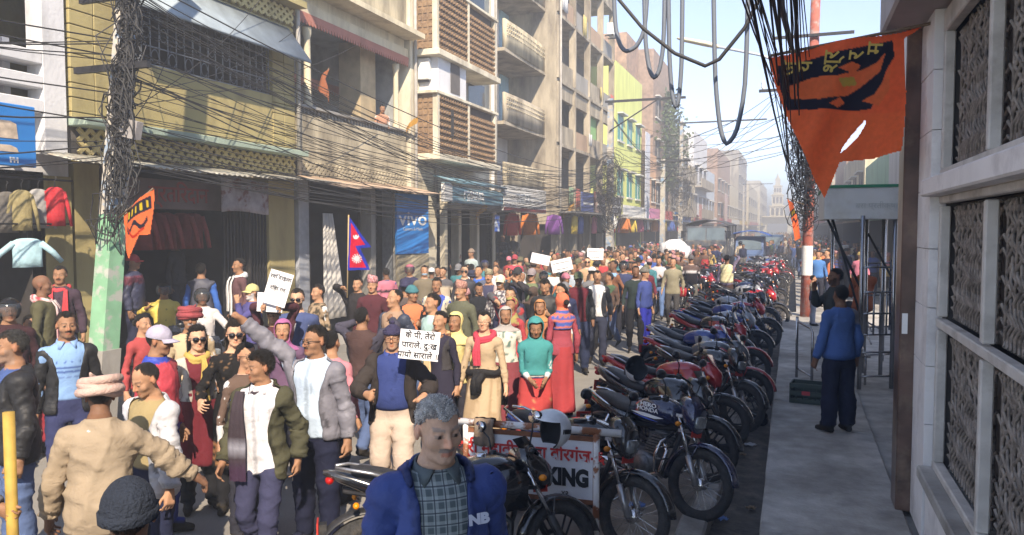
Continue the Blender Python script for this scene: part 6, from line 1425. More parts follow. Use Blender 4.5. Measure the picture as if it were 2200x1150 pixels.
M_SILV = mat('silver_paint', (.45, .47, .5), .3, .6, noise=.08)
TONES = {'f': (.56, .33, .215), 'm': (.40, .215, .13), 'd': (.29, .15, .088), 'k': (.18, .09, .055), 'o': (.44, .25, .155)}
DK = (.016, .013, .011)
def hexc(r, g, b):
    return tuple((c / 255 / 12.92) if c / 255 <= .04045 else ((c / 255 + .055) / 1.055) ** 2.4 for c in (r, g, b))
def blocks(fn):
    """colour as a function of rest position: fn(x,y,z) -> list of (mask, colour) over a default"""
    return fn
def paint(V, c):
    if callable(c): return c(V)
    return np.tile(np.array(c, float), (len(V), 1))
def stripes(c1, c2, per=.05, ax=2, duty=.5, ph=0.):
    def f(V):
        t = ((V[:, ax] + ph) / per) % 1 < duty; return np.where(t[:, None], np.array(c2), np.array(c1)).astype(float)
    return f
def plaid(c1, c2, c3, per=.05):
    def f(V):
        a = ((V[:, 2]) / per) % 1; b = ((V[:, 0] + .2 * V[:, 1]) / per) % 1; o = np.tile(np.array(c1, float), (len(V), 1))
        o = np.where(((a < .45) ^ (b < .45))[:, None], np.array(c2), o); o = np.where(((a < .14) | (b < .14))[:, None], np.array(c3), o); return o
    return f
def speckle(c1, c2, f=60., th=.3, seed=1):
    def g(V): return np.where((wob(V, f, seed, 1.) > th)[:, None], np.array(c2), np.array(c1)).astype(float)
    return g
def band(c1, *bands):
    """horizontal bands (z0, z1, colour)"""
    def f(V):
        o = np.tile(np.array(c1, float), (len(V), 1))
        for a, b, c in bands: o[(V[:, 2] > a) & (V[:, 2] < b)] = c
        return o
    return f
_seed = [0]
PEOPLE = []
def person(label, pos, yaw=0., h=1.68, g=1., fem=False, lod=1, pose=None, tone='m', hair=DK, hairkind='short', beard=None, must=False, inner=(.5, .5, .5),
           top=None, legs=(.03, .03, .04), shoes=(.03, .025, .02), items=(), skirt=None, group=None, tops=None, baggy=.012, name='person'):
    _seed[0] += 1; sd = _seed[0]
    B = base(lod, fem); T, J = make_pose(pose or {})
    S = np.array([1, 1, 1]) * (h / 1.724); fat = (g - 1) * .16 * np.where(B.arm > .5, .45, 1) * sstep(1.47, 1.40, B.V[:, 2]) * sstep(.05, .3, B.V[:, 2])
    V, N = B.V, B.N; z = V[:, 2]; th = B.theta
    tn = np.array(TONES[tone] if isinstance(tone, str) else tone); rs = np.random.RandomState(sd)
    col = np.tile(tn, (len(V), 1)) * (1 + wob(V, 40, sd, .06))[:, None]
    face = B.head & (V[:, 1] < -.02)
    ear = (np.abs(V[:, 0]) > .072) & (z > 1.57) & (z < 1.65); col[ear | (face & (np.abs(V[:, 0]) < .018) & (np.abs(z - 1.59) < .02))] *= (1.12, .95, .92)
    def mixc(mask, c, k):
        m = (mask * k)[:, None]; return col * (1 - m) + np.array(c) * m
    col = mixc(B.lips, np.array(tn) * (.85, .52, .5), .85)
    if beard: col = mixc(B.beard, beard[0], beard[1])
    if must: col = mixc(B.must, must if isinstance(must, tuple) else DK, .85)
    col = mixc(B.brow, np.array(hair) * .25 + .012, .55); col = mixc(B.eye, (.16, .14, .125), .55 if lod < 2 else .1); col = mixc(B.iris, (.015, .010, .008), .95); 
    off = np.zeros(len(V))
    leg = (z < .985) & (B.arm < .5) & (z > .075)
    kf = sstep(.90, .78, z)
    off = np.where(leg, baggy * kf * (1 + sstep(.55, .12, z) * 1.0) + (wob(V, 20, sd, .005) + crease(V, 20, sd + 31, .015, 1.8)) * kf, off)
    col[leg] = paint(V[leg], legs)
    col[(z <= .078) & (B.arm < .5)] = shoes; col[(z <= .016) & (B.arm < .5)] = (.05, .045, .04)
    tor = (z >= .985) & (z < 1.462) & ((B.arm < .5) | (B.tarm < LU + LF - .03))
    if inner is not None:
        col[tor] = paint(V[tor], inner); off = np.where(tor, (.006 + wob(V, 30, sd + 5, .002)) if (not top or (isinstance(top, dict) and top.get('open'))) else 0., off)
    belly = max(0, g - 1.0) * .25
    Vb = V + N * (off + fat)[:, None]
    if belly: Vb[:, 1] -= belly * np.exp(-((z - 1.08) / .11) ** 2) * (V[:, 1] < 0) * (B.arm < .5)
    P = skin(B, Vb, T) * S
    mi = np.where((B.head[B.Q].all(1)) | (B.arm[B.Q].min(1) > .5), 0, 1)
    root = obj(name, None, None, pos, R(yaw)); root.empty_display_size = .2
    tag(root, label, 'person', group)
    obj('body', npmesh('body', P, B.Q, [M_SKIN, M_CLOTH], True, col, mi), root)
    # ---- hair
    if hairkind and hairkind != 'none':
        hz = B.hairz + {'short': 0, 'bald': .0, 'long': -.0, 'thick': -.006, 'bun': 0, 'crop': -.014}.get(hairkind, 0)
        if hairkind == 'bald': hz = np.where(th < 105, 1.80, hz)
        if hairkind == 'thin': hz = np.where(th < 40, 1.722, hz)
        if hairkind == 'long': hz = np.where(th > 78, 1.50, hz)
        m = B.head & (z > hz + wob(V, 120, sd, .007))
        o = {'crop': .005, 'thin': .006, 'bald': .005, 'thick': .024, 'long': .017}.get(hairkind, .013) + wob(V, 170, sd + 1, .005) + .006 * sstep(1.68, 1.73, z) * (hairkind not in ('bald', 'thin', 'crop'))
        o = o * (.25 + .75 * sstep(0, .035, z - hz)) * .62
        if any(i_[0] in ('cap', 'beanie', 'topi', 'helmet') for i_ in items): o = np.full(len(V), .004); m &= z < 1.672
        hc = np.array(hair) * (1 + wob(V, 200, sd + 2, .35))[:, None]
        if not fem: fd = (.55 * (1 - sstep(.0, .032, z - hz)) * (th > 25))[:, None]; hc = hc * (1 - fd) + tn * .55 * fd
        hat = any(i_[0] in ('cap', 'beanie', 'topi', 'helmet', 'turban') for i_ in items)
        hair_mesh(B, T, m, np.maximum(o, .0015), np.clip(hc, .002, 1), S, root, sd, .010 if hat else {'crop': .016, 'thin': .012, 'bald': .010, 'thick': .022, 'long': .03}.get(hairkind, .016), (0, {'thick': -.2, 'crop': -.25}.get(hairkind, .6), .25), {-1: 6000, 0: 2600, 1: 900, 2: 160}[lod])
        if hairkind in ('long', 'bun', 'pony'):
            mb = MB(); rings = []
            if hairkind == 'long':
                for k in range(9):
                    u = k / 8; zc = 1.66 - .42 * u; w_ = .092 + .012 * math.sin(u * 3) - .028 * u * u; yb = .03 + .035 * u + .02 * math.sin(u * 5)
                    ring = []
                    for q in range(16):
                        a = math.pi * (.02 + .96 * q / 15); rr = 1 + .035 * math.sin(q * 2.7 + k) ; ring.append((w_ * math.cos(a) * rr, yb - .035 + (.085 - .02 * u) * math.sin(a) * rr, zc))
                    for q in range(15, -1, -1):
                        a = math.pi * (.02 + .96 * q / 15); ring.append((w_ * .86 * math.cos(a), yb - .035 + (.055 - .02 * u) * math.sin(a), zc))
                    rings.append(ring)
                mb.loft(rings)
            elif hairkind == 'bun': mb.ell((0, .135, 1.625), (.045, .042, .045), 12, 8)
            else: mb.tube([(0, .11, 1.66), (0, .16, 1.64), (0, .17, 1.55), (0, .15, 1.42), (0, .14, 1.36)], [.02, .03, .032, .024, .006], 8)
            head_part('hair_length', mb, T, cmat(hair, .5, 'h', .8, 150), S, root)
    # ---- tops
    for tp in ([top] if isinstance(top, dict) else (top or [])):
        kind = tp.get('k', 'jacket'); o0 = tp.get('off', {'jacket': .016, 'shirt': .010, 'vest': .020, 'sweater': .012, 'shawl': .026, 'hood': .026, 'coat': .018}.get(kind, .02))
        x, y = V[:, 0], V[:, 1]; arm = B.arm > .5
        hem = tp.get('hem', {'shirt': .87, 'vest': .92, 'sweater': .90}.get(kind, .86)); slv = tp.get('slv', LU + LF - .012); colr = tp.get('collar', 1.482)
        m = (z > hem) & (z < colr) & ~((B.arm > .5) & (B.tarm > slv)) & (B.head == False)
        m |= (z > hem) & arm & (B.tarm <= slv); m |= arm & (B.tarm <= slv)
        if kind == 'vest': m &= ~((B.arm > .35) & (B.tarm > .0))
        if kind == 'shawl':
            m = ((z > tp.get('hem', 1.05)) & (z < 1.485) & (B.arm < .5)) | (arm & (B.tarm < tp.get('slv', .30))); m &= ~B.head | (z < 1.49)
        if kind in ('shawl', 'hood') and tp.get('hood', kind == 'hood'):
            fc = (th < tp.get('face', 60)) & (z < 1.688) & (z > 1.508)
            hm = (z > 1.44) & ~fc & (np.abs(x) < .2)
            m = (m | hm) if kind == 'shawl' else hm | ((z > tp.get('hem', 1.36)) & (z < 1.5) & (B.arm < .9))
        op = tp.get('open', 0)
        if op:
            fr = (y < .02) & (B.arm < .3) & (np.abs(x - tp.get('ox', 0)) < op * (1 + tp.get('vee', 1.2) * sstep(1.15, 1.45, z) * .6 + tp.get('flare', .4) * sstep(1.1, .85, z)))
            m &= ~fr
        wr = tp.get('wr', .008) * (1.15 if lod < 1 else .85); o = o0 * np.where(B.arm > .5, .72, 1) - .003 + wob(V, 20, sd + 9, wr * .5) + wob(V, 50, sd + 3, wr * .25)
        o += crease(V, 17, sd + 21, wr * 1.25, .8) - wr * .3 + np.where(B.arm > .5, crease(V, 34, sd + 22, wr * 1.2, 2.2), 0)
        o += np.where(B.arm > .5, wob(V, 60, sd + 4, wr * .9) * np.exp(-((B.tarm - LU) / .12) ** 2) + tp.get('sleeve', .003), 0) - .006 * np.exp(-(np.linalg.norm(np.abs(V) * (1, 1, 1) - SH, axis=1) / .1) ** 2)
        if kind == 'jacket' or kind == 'vest':
            o += .006 * sstep(.95, .86, z) * (B.arm < .5) + .006 * sstep(1.44, 1.47, z)
            if tp.get('puff'): o += .007 * np.abs(np.sin(z * math.pi / .06)) * np.where(B.arm > .5, 0, 1) + np.where(B.arm > .5, .007 * np.abs(np.sin(B.tarm * math.pi / .06)), 0) - .003
        bl = belly * np.exp(-((z - 1.08) / .11) ** 2) * (y < 0) * (B.arm < .5); o += bl + fat
        if tp.get('xmax'): m &= np.abs(x) < tp['xmax']
        c = paint(V, tp['c']) * (1 + wob(V, 18, sd + 7, .07))[:, None]
        if kind == 'shirt' and lod < 2 and not fem: c[(np.abs(x) < .009) & (y < 0) & (B.arm < .3)] *= .66; c[(np.abs(np.abs(x - .075) - .038) < .006) & (np.abs(z - 1.27) < .045) & (y < 0) & (B.arm < .3)] *= .7; c[(B.arm > .5) & (B.tarm > slv - .04)] *= .8
        if kind == 'jacket' and lod < 2:
            cf = ((B.arm > .5) & (B.tarm > slv - .045)) | ((B.arm < .5) & (z < hem + .05)); c[cf] *= .72
            pk = (B.arm < .5) & (y < -.03) & (np.abs(np.abs(x) - .115 + .25 * (z - 1.02)) < .008) & (np.abs(z - 1.02) < .06); c[pk] *= .4
            if not op: c[(np.abs(x) < .008) & (y < 0) & (B.arm < .3)] *= .4
            else: c[(np.abs(x) < op * 1.0 + .03 + .03 * sstep(1.15, 1.45, z)) & (y < 0) & (B.arm < .3)] *= .62
        o = np.maximum(o, .005)
        shell(tp.get('n', {'hood': 'headscarf'}.get(kind, kind)), B, T, m, o, tp.get('mat') or (M_PUFF if tp.get('puff') or tp.get('nylon') else M_CLOTH), np.clip(c, 0, 1), S, root, tp.get('th', .011), tp.get('relax', 5 if kind in ('shawl', 'hood') else 0))
    # ---- skirt / kurta
    if skirt:
        zt, zb, c1 = skirt['top'], skirt['hem'], skirt['c']; n = 40; rings = []; cc = []
        hipc = (J['hipL'] + J['hipR']) / 2; kc = (J['kneeL'] + J['kneeR']) / 2; ac = (J['ankleL'] + J['ankleR']) / 2
        for k in range(22):
            u = k / 21; zz_ = zt + (zb - zt) * u
            c = np.array([np.interp(zz_, [.09, .49, .90, 1.2], [ac[i], kc[i], hipc[i], J['chest'][i] * .5]) for i in (0, 1)])
            sp = np.interp(zz_, [.09, .49, .90, 1.2], [abs(J['ankleL'][1] - J['ankleR'][1]) / 2, abs(J['kneeL'][1] - J['kneeR'][1]) / 2, 0, 0])
            rx = np.interp(zz_, [.05, .5, .88, .97, 1.08, 1.2], [.235, .215, .198, .19, .165, .165]) * skirt.get('w', 1); ry = np.interp(zz_, [.05, .5, .88, .97, 1.08, 1.2], [.19, .165, .145, .14, .125, .13]) + sp * .8
            ring = []
            for q in range(n):
                a = 2 * math.pi * q / n; f = 1 + (.06 * math.sin(a * 6 + sd + 2 * u) + .05 * abs(math.sin(a * 5.5 + sd * 2 + u)) + .025 * math.sin(a * 13 + sd)) * sstep(.0, .6, u) * skirt.get('fold', 1)
                ring.append((c[0] + rx * math.cos(a) * f, c[1] + ry * math.sin(a) * f, zz_)); cc.append(ring[-1])
            rings.append(ring)
        inner_r = [[(p[0] * .97, p[1] * .97, p[2]) for p in r] for r in rings[-1:]]
        mb = MB(); mb.loft(rings + inner_r, cap=False)
        Vs = np.array(mb.v); cl = paint(Vs, c1); me = npmesh('skirt', Vs * S, mb.f, M_CLOTH, True, cl); obj(skirt.get('n', 'skirt'), me, root)
    # ---- items on the head or chest
    for it in items: ITEMS[it[0]](B, T, J, S, root, *it[1:])
    PEOPLE.append(root); root['_s'] = 0; del root['_s']
    return root, T, J, S
ITEMS = {}
def item(f): ITEMS[f.__name__[3:]] = f; return f
@item
def it_cap(B, T, J, S, root, col, vis=None, back=False):
    mb = MB(); mb.ell((0, .015, 1.655), (.088, .108, .098), 18, 8, .02, 1.); mb.lathe([(.089, -.012), (.0895, .004)], 'z', (0, .015, 1.655), 18, (1, 1.21, 1))
    mb.ell((0, .015, 1.752), (.009, .009, .006), 8, 4)
    vb = MB(); rows = []
    for k in range(5):
        u = k / 4; row = []
        for q in range(11):
            a = R(-62 + 124 * q / 10); r0 = np.array([math.sin(a) * .088, .015 - math.cos(a) * .106]); 
            ext = .072 * math.cos(a * 1.15) * u; row.append((r0[0], r0[1] - ext, 1.652 - .014 * u - .028 * (math.sin(a) ** 2) * (.3 + .7 * u)))
        rows.append(row)
    top_ = rows; bot = [[(p[0], p[1], p[2] - .004) for p in r] for r in rows]
    ring = []
    for r, b in zip(top_, bot): ring.append(r + b[::-1])
    vb.loft(ring)
    o = head_part('cap', mb, T, cmat(col), S, root); o2 = head_part('visor', vb, T, cmat(vis or col), S, o)
    o2.parent = o
@item
def it_beanie(B, T, J, S, root, col, pom=False, low=1.64):
    mb = MB(); mb.ell((0, .016, 1.645), (.090, .110, .108), 18, 8, (low - 1.645) / .108, 1.)
    mb.lathe([(.090, low - 1.645 - .004), (.097, low - 1.645), (.098, low - 1.645 + .03), (.091, low - 1.645 + .036)], 'z', (0, .016, 1.645), 18, (1, 1.21, 1))
    if pom: mb.ell((0, .02, 1.765), (.024, .024, .022), 10, 6)
    head_part('knit_cap', mb, T, cmat(col, .9, 'k', .8, 90), S, root)
@item
def it_turban(B, T, J, S, root, col, col2=None, top=(.012, .010, .009), big=1.):
    mb = MB()
    for k in range(8):
        tl = R((-1) ** k * (7 + 3 * (k % 3))); rr = .098 + .010 * math.sin(k * 2.1); zc = 1.655 + .011 * k - .012; pts = []
        rr = rr * (1.06 - .015 * k) * big
        for q in range(26):
            a = 2 * math.pi * q / 26; x_, y_ = rr * math.cos(a), rr * 1.16 * math.sin(a)
            pts.append((x_, .018 + y_, zc + x_ * math.tan(tl) + .014 * math.sin(a + k) * 1.0 - .02 * math.sin(a)))
        mb.tube(pts, .024 + .005 * (k % 2), 8, closed=True, sx=.8)
    mb.tube([(-.06, -.03, 1.715), (-.02, -.06, 1.73), (.03, -.05, 1.74), (.05, .0, 1.75), (.06, .03, 1.77)], [.012, .018, .018, .016, .006], 7)
    if top is None: mb.ell((0, .018, 1.70), (.09 * big, .105 * big, .062), 16, 6, 0, 1.)
    head_part('turban', mb, T, cmat(col, .9, 't', .5, 60), S, root)
@item
def it_topi(B, T, J, S, root, col, c2=(.5, .35, .3)):
    mb = MB(); k = 20; rows = []
    for u, r_, hz in ((0, .083, 1.662), (.0, .086, 1.664), (.6, .083, 1.72), (.95, .074, 1.765), (1, .066, 1.772)):
        rows.append([(r_ * math.cos(2 * math.pi * q / k), .016 + r_ * 1.2 * math.sin(2 * math.pi * q / k), hz - .018 * math.cos(2 * math.pi * q / k - .8) * u) for q in range(k)])
    mb.loft(rows)
    m = mat('topi_%02d' % int(col[0] * 90), col, .8, noise=.5, scale=70, dirt=c2, dscale=55, dlo=.48, dhi=.55)
    head_part('topi', mb, T, m, S, root)
@item
def it_helmet(B, T, J, S, root, col, visor=(.1, .11, .12), open_=True, vis=True):
    mb = MB(); c = (0, .012, 1.635); rr = (.122, .142, .128); n = 24; rows = []
    for i in range(12):
        t = R(-62 + 152 * i / 11); row = []
        for q in range(n): a = 2 * math.pi * q / n - math.pi / 2; row.append((c[0] + rr[0] * math.cos(t) * math.cos(a), c[1] + rr[1] * math.cos(t) * math.sin(a), c[2] + rr[2] * math.sin(t)))
        rows.append(row)
    V_ = [p for r_ in rows for p in r_]; f = []
    for i in range(11):
        for q in range(n):
            q2 = (q + 1) % n; dq = min(q, n - q); dq2 = min(q2, n - q2)
            if i < 7 and max(dq, dq2) <= (6 if i > 1 else 5): continue
            f.append((i * n + q, i * n + q2, (i + 1) * n + q2, (i + 1) * n + q))
    mb.add(V_, f, True); mb.add([tuple(np.array(c) + (np.array(p) - c) * .93) for p in V_], [tuple(reversed(q)) for q in f], True)
    mb.ell((0, .012, 1.635), (.110, .128, .116), 16, 6, .45, 1.)
    o = head_part('helmet', mb, T, cmat(col, .18, 'p', .0), S, root)
    if vis:
        vb = MB(); rows = []
        for i in range(6):
            t = R(-30 + 62 * i / 5); rows.append([(c[0] + rr[0] * 1.04 * math.cos(t) * math.sin(R(a)), c[1] - rr[1] * 1.04 * math.cos(t) * math.cos(R(a)), c[2] + rr[2] * 1.02 * math.sin(t)) for a in range(-85, 86, 17)])
        vb.loft(rows, closed=False); head_part('visor', vb, T, M_VIS, S, o).parent = o
def face_y(x): return -.100 + 9. * x * x
@item
def it_glasses(B, T, J, S, root, dark=True, col=(.01, .01, .012), big=1.):
    mb = MB(); z0 = 1.620
    for s_ in (-1, 1):
        ring = []
        for q in range(14):
            a = 2 * math.pi * q / 14; ex, ez = math.cos(a), math.sin(a)
            ex = math.copysign(abs(ex) ** .7, ex); ez = math.copysign(abs(ez) ** .7, ez)
            px_ = s_ * .033 + ex * .026 * big; ring.append((px_, -.107 + .012 * (abs(px_) / .06) ** 2, z0 + ez * .019 * big))
        if dark: mb.loft([[(p[0], p[1] - .003, p[2]) for p in ring], ring])
        else: mb.tube(ring, .0026, 5, closed=True)
        mb.tube([(s_ * .057, -.097, z0 + .008), (s_ * .072, -.07, z0 + .008), (s_ * .082, .0, z0 + .004)], .003, 5)
    mb.tube([(-.010, -.110, z0 + .004), (.010, -.110, z0 + .004)], .003, 5)
    head_part('sunglasses' if dark else 'spectacles', mb, T, M_LENS if dark else cmat(col, .3), S, root)
@item
def it_mask(B, T, J, S, root, col):
    m = B.head & (V_z(B) < 1.60) & (V_z(B) > 1.515) & (B.V[:, 1] < -.02) & (np.abs(B.V[:, 0]) < .066)
    shell('face_mask', B, T, m, np.full(len(B.V), .008), M_CLOTH, col, S, root, .004, 4)
def V_z(B): return B.V[:, 2]
def chest_part(name, mb, T, mat_, S, root, col=None, bone='chest'):
    Rm, tv = T[bone]; V_ = (np.array(mb.v) @ Rm.T + tv) * S
    if col is not None: return obj(name, npmesh(name, V_, [q for q in mb.f if len(q) == 4], mat_, True, col), root)
    mb.v = [tuple(p) for p in V_]; return mb.build(name, mat_, root)
@item
def it_scarf(B, T, J, S, root, col, ends=((.07, 1.0), (-.06, 1.05)), r=.034, wide=.075, yo=0., loose=0.):
    mb = MB(); pts = []; g_ = 0 if not B.female else -.012
    for q in range(18):
        a = 2 * math.pi * q / 18; pts.append(((.085 + loose + .006 * math.sin(3 * a)) * math.cos(a), .02 + (.082 + loose + .01 * math.sin(2 * a)) * math.sin(a), 1.452 + .028 * math.sin(a) + .006 * math.sin(4 * a) - loose * .7 * max(0, -math.sin(a))))
    mb.tube(pts, r, 8, closed=True); mb.tube([(p[0] * 1.06, p[1] * 1.05, p[2] - .022) for p in pts], r * .9, 8, closed=True)
    for ex, ez in ends:
        rings = []
        for k in range(9):
            u = k / 8; zz_ = 1.44 + (ez - 1.44) * u; ww = wide * (.55 + .45 * min(1, u * 2)); yy = -np.interp(zz_, [.8, 1.0, 1.1, 1.27, 1.38, 1.45], [.158, .152, .150, .158, .140, .09]) + yo
            rings.append([(ex + ww * (q / 7 - .5) + .006 * math.sin(k), yy - .008 * math.sin(q * 2.2 + k * .4) - .004, zz_) for q in range(8)] + [(ex + ww * (q / 7 - .5), yy + .010, zz_) for q in range(7, -1, -1)])
        mb.loft(rings)
    V_ = np.array(mb.v); c = paint(V_, col); Rm, tv = T['chest']; Vp = (V_ @ Rm.T + tv) * S
    fq = [q for q in mb.f if len(q) == 4]
    return obj('scarf', npmesh('scarf', Vp, fq, M_CLOTH, True, c), root)

@item
def it_collar(B, T, J, S, root, col, w_=.055):
    mb = MB()
    for s_ in (-1, 1):
        rows = []
        for k in range(9):
            a = R(15 + 150 * k / 8); bx, by = .072 * math.sin(a), .016 - .075 * math.cos(a); zt = 1.478 + .012 * (1 - math.cos(a)); dn = w_ * (1.15 - .35 * k / 8); fl = .024 + .012 * math.cos(a)
            tipx = .02 * max(0, 1 - k / 3.)
            rows.append([(s_ * bx * .97, by, zt), (s_ * (bx + .006), by - .004 * math.cos(a), zt + .003), (s_ * (bx + .022 + tipx), by - (.026 * math.cos(a)), zt - dn), (s_ * (bx + .016 + tipx), by - (.020 * math.cos(a)), zt - dn)])
        mb.loft(rows)
    chest_part('collar', mb, T, cmat(col, .85, 'c', .2, 60), S, root)

def plaid_mat():
    m = mat('check_shirt', (.1, .14, .16), .85, bump=.2, bscale=60); t = m.node_tree; N = t.nodes; L = t.links; b = N['Principled BSDF']; tc = N.new('ShaderNodeTexCoord'); sx = N.new('ShaderNodeSeparateXYZ'); L.new(tc.outputs['Object'], sx.inputs[0])
    def wave(sock, f, th, ph):
        a = N.new('ShaderNodeMath'); a.operation = 'MULTIPLY_ADD'; a.inputs[1].default_value = f; a.inputs[2].default_value = ph; L.new(sock, a.inputs[0]); s_ = N.new('ShaderNodeMath'); s_.operation = 'SINE'; L.new(a.outputs[0], s_.inputs[0])
        g = N.new('ShaderNodeMath'); g.operation = 'GREATER_THAN'; g.inputs[1].default_value = th; L.new(s_.outputs[0], g.inputs[0]); return g.outputs[0]
    prev = None; base_ = (.075, .105, .115, 1)
    for sock, f, th, ph, col, k in ((sx.outputs[0], 150, .0, 0, (.34, .40, .40, 1), .5), (sx.outputs[2], 150, .0, 1, (.34, .40, .40, 1), .5), (sx.outputs[0], 150, .94, .5, (.02, .03, .05, 1), .8), (sx.outputs[2], 150, .94, 1.5, (.02, .03, .05, 1), .8)):
        w_ = wave(sock, f, th, ph); mu = N.new('ShaderNodeMath'); mu.operation = 'MULTIPLY'; mu.inputs[1].default_value = k; L.new(w_, mu.inputs[0]); mx = N.new('ShaderNodeMix'); mx.data_type = 'RGBA'; L.new(mu.outputs[0], mx.inputs['Factor'])
        if prev is None: mx.inputs['A'].default_value = base_
        else: L.new(prev, mx.inputs['A'])
        mx.inputs['B'].default_value = col; prev = mx.outputs['Result']
    L.new(prev, b.inputs['Base Color']); return m
M_PLAID = plaid_mat()
# ================================================================ the people in the street
def c(r, g, b, k=.82):
    v = np.array(hexc(r, g, b)) * k; l = v @ (.3, .6, .1); return tuple(l + (v - l) * .78)
rp_ = random.Random(77)
def walk(a=1., arms=1., ph=1, **kw):
    s = .22 * a * ph
    d = dict(ankleL=(.10, -s, .09 + (.05 if s < 0 else 0)), ankleR=(-.10, s, .09 + (.05 if s > 0 else 0)), toeL=(20 if s < 0 else -8), toeR=(20 if s > 0 else -8), wristL=(.25, .10 * arms * ph - .02, .87), wristR=(-.25, -.12 * arms * ph - .02, .88), drop=.03 * a)
    d.update(kw); return d
def stand(**kw): d = dict(ankleL=(.12, .0, .09), ankleR=(-.12, .02, .09), wristL=(.25, -.04, .86), wristR=(-.25, -.02, .86)); d.update(kw); return d
SIT = dict(drop=.12, ankleL=(.22, -.12, .36), ankleR=(-.22, -.12, .36), kneeL=(.4, -1, .3), kneeR=(-.4, -1, .3), wristL=(.30, -.46, 1.06), wristR=(-.30, -.46, 1.06))
CH = dict(drop=.42, ankleL=(.12, -.42, .09), ankleR=(-.12, -.42, .09), wristL=(.10, -.38, .66), wristR=(-.08, -.40, .66))
def at(px, py, rel, label, h=None, z0=0., lod=None, X=None, dx=0., **kw):
    fem = kw.get('fem', False); h = h or (1.57 if fem else 1.68)
    hp = h - kw.get('pose', {}).get('drop', 0) * h / 1.735 if kw.get('pose') else h
    P = gnd(px, py, z0 + hp) if X is None else plX(px, py, X)
    if X is not None: z0 = P[2] - hp if z0 == 0. else z0
    yaw = math.degrees(math.atan2(-P[0], P[1])) + rel; d = math.hypot(P[0], P[1])
    if lod is None: lod = 0 if d < 6.0 else 1 if d < 14.5 else 2
    kw.setdefault('tone', rp_.choice(['m', 'm', 'd', 'o', 'f']))
    r_, T, J, S = person(label, (P[0], P[1], z0), yaw, h, lod=lod, **kw)
    return dict(o=r_, T=T, J=J, S=S, P=np.array([P[0], P[1], z0]), yaw=R(yaw))
def wpt(pp, v):
    """a point in a person's own space -> world"""
    v = np.array(v) * pp['S']; a = pp['yaw']; return pp['P'] + np.array([math.cos(a) * v[0] - math.sin(a) * v[1], math.sin(a) * v[0] + math.cos(a) * v[1], v[2]])
def J_(o, **k): d = dict(k='jacket', c=o); d.update(k); return d
def SHT(o, **k): d = dict(k='shirt', c=o); d.update(k); return d
BK_, NV, WH, GRY = c(38, 38, 42), c(38, 45, 75), c(225, 225, 228), c(140, 140, 145)
JEAN, TAN = c(80, 105, 150), c(190, 165, 130)
# ---- the nearest figures
hero = at(938, 852, 12, 'grey haired man in royal blue hooded jacket over a checked shirt', 1.82, lod=-1, g=1.08, tone=(.60, .37, .255), hair=(.80, .77, .73), hairkind='crop', beard=((.30, .28, .27), .16), must=(.25, .22, .2),
          inner=plaid(c(70, 90, 100), c(150, 165, 165), c(40, 50, 60), .05), pose=stand(head=(12, 7, 0)), legs=NV,
          top=[dict(k='shirt', c=plaid(c(70, 90, 100), c(160, 175, 172), c(35, 45, 55), .055), mat=M_PLAID, off=.010, wr=.004), J_(c(44, 76, 150, .95), open=.052, vee=.9, flare=.1, nylon=1, off=.026, wr=.010, collar=1.492), dict(k='jacket', n='hood_roll', c=c(42, 72, 142, .95), open=.07, vee=.2, hem=1.405, collar=1.475, slv=-1, off=.040, th=.02, nylon=1, wr=.006, xmax=.125)], items=[('collar', c(92, 108, 112), .046)])
lg = text('lettering', 'NB', .050, mat('logo_pale', (.55, .60, .72), .5), hero['o'], None, .001, .003, sx=1.2)
lg.matrix_local = frame((np.array([.112, -.158, 1.325]) * hero['S']).tolist(), (1, .18, 0), (.18, -1, .12))
tb = at(208, 816, 168, 'man in tan shirt and pink wrapped turban seen from behind', 1.60, lod=0, g=1.04, tone='k', items=[('turban', c(205, 165, 150), None, 1, 1.13)], top=SHT(c(168, 146, 118), hem=.80, off=.018, wr=.012, sleeve=.010), legs=c(120, 105, 90), pose=stand(wristR=(-.55, -.24, .98), wristL=(.30, -.10, .88), head=(12, 6, 0), lean=9))
at(275, 1032, 175, 'person in dark blue knit cap right behind the turbaned man', 1.66, lod=0, items=[('beanie', c(36, 46, 62), False, 1.61)], top=J_(c(40, 45, 55)), tone='d')
at(25, 712, -78, 'grey haired man in black jacket over maroon sweater looking away to the left', 1.72, lod=0, g=1.08, hair=(.05, .048, .045), tone='d', beard=((.2, .19, .18), .3), inner=band(c(80, 50, 52), (1.36, 1.5, c(60, 90, 150))), top=J_(c(40, 40, 43), open=.06, hem=.80, off=.026, nylon=1), legs=JEAN, pose=stand(head=(-6, 4, 0)))
pole_man = at(-170, 800, 60, 'person in grey jacket at the kerb holding a yellow stick', 1.76, lod=0, tone='d', top=J_(c(115, 115, 122)), items=[('cap', c(120, 118, 124))], legs=c(90, 60, 55), pose=stand(wristL=(.22, -.22, .98), curlL=70))
sm = MB(); sm.tube([(0, 0, -.95), (0, 0, .55)], .028, 8); tag(sm.build('yellow_stick', mat('yellow_wood', (.42, .27, .06), .7, noise=.25, scale=12), None, wpt(pole_man, pole_man['J']['palmL'])), 'yellow painted stick held by the person in grey', 'stick')
at(142, 672, 4, 'moustached man in light blue polo and open black jacket', 1.72, must=True, beard=(DK, .3), tone='d', inner=band(c(120, 170, 225), (1.22, 1.235, c(60, 100, 170)), (1.26, 1.275, c(60, 100, 170)), (1.30, 1.31, c(60, 100, 170)), (1.18, 1.19, c(90, 130, 190))), top=J_(c(40, 40, 42), open=.068, nylon=1, flare=.3), legs=c(55, 62, 105), lod=0, items=[('collar', c(120, 170, 225))], pose=stand(head=(6, 0, 0)))
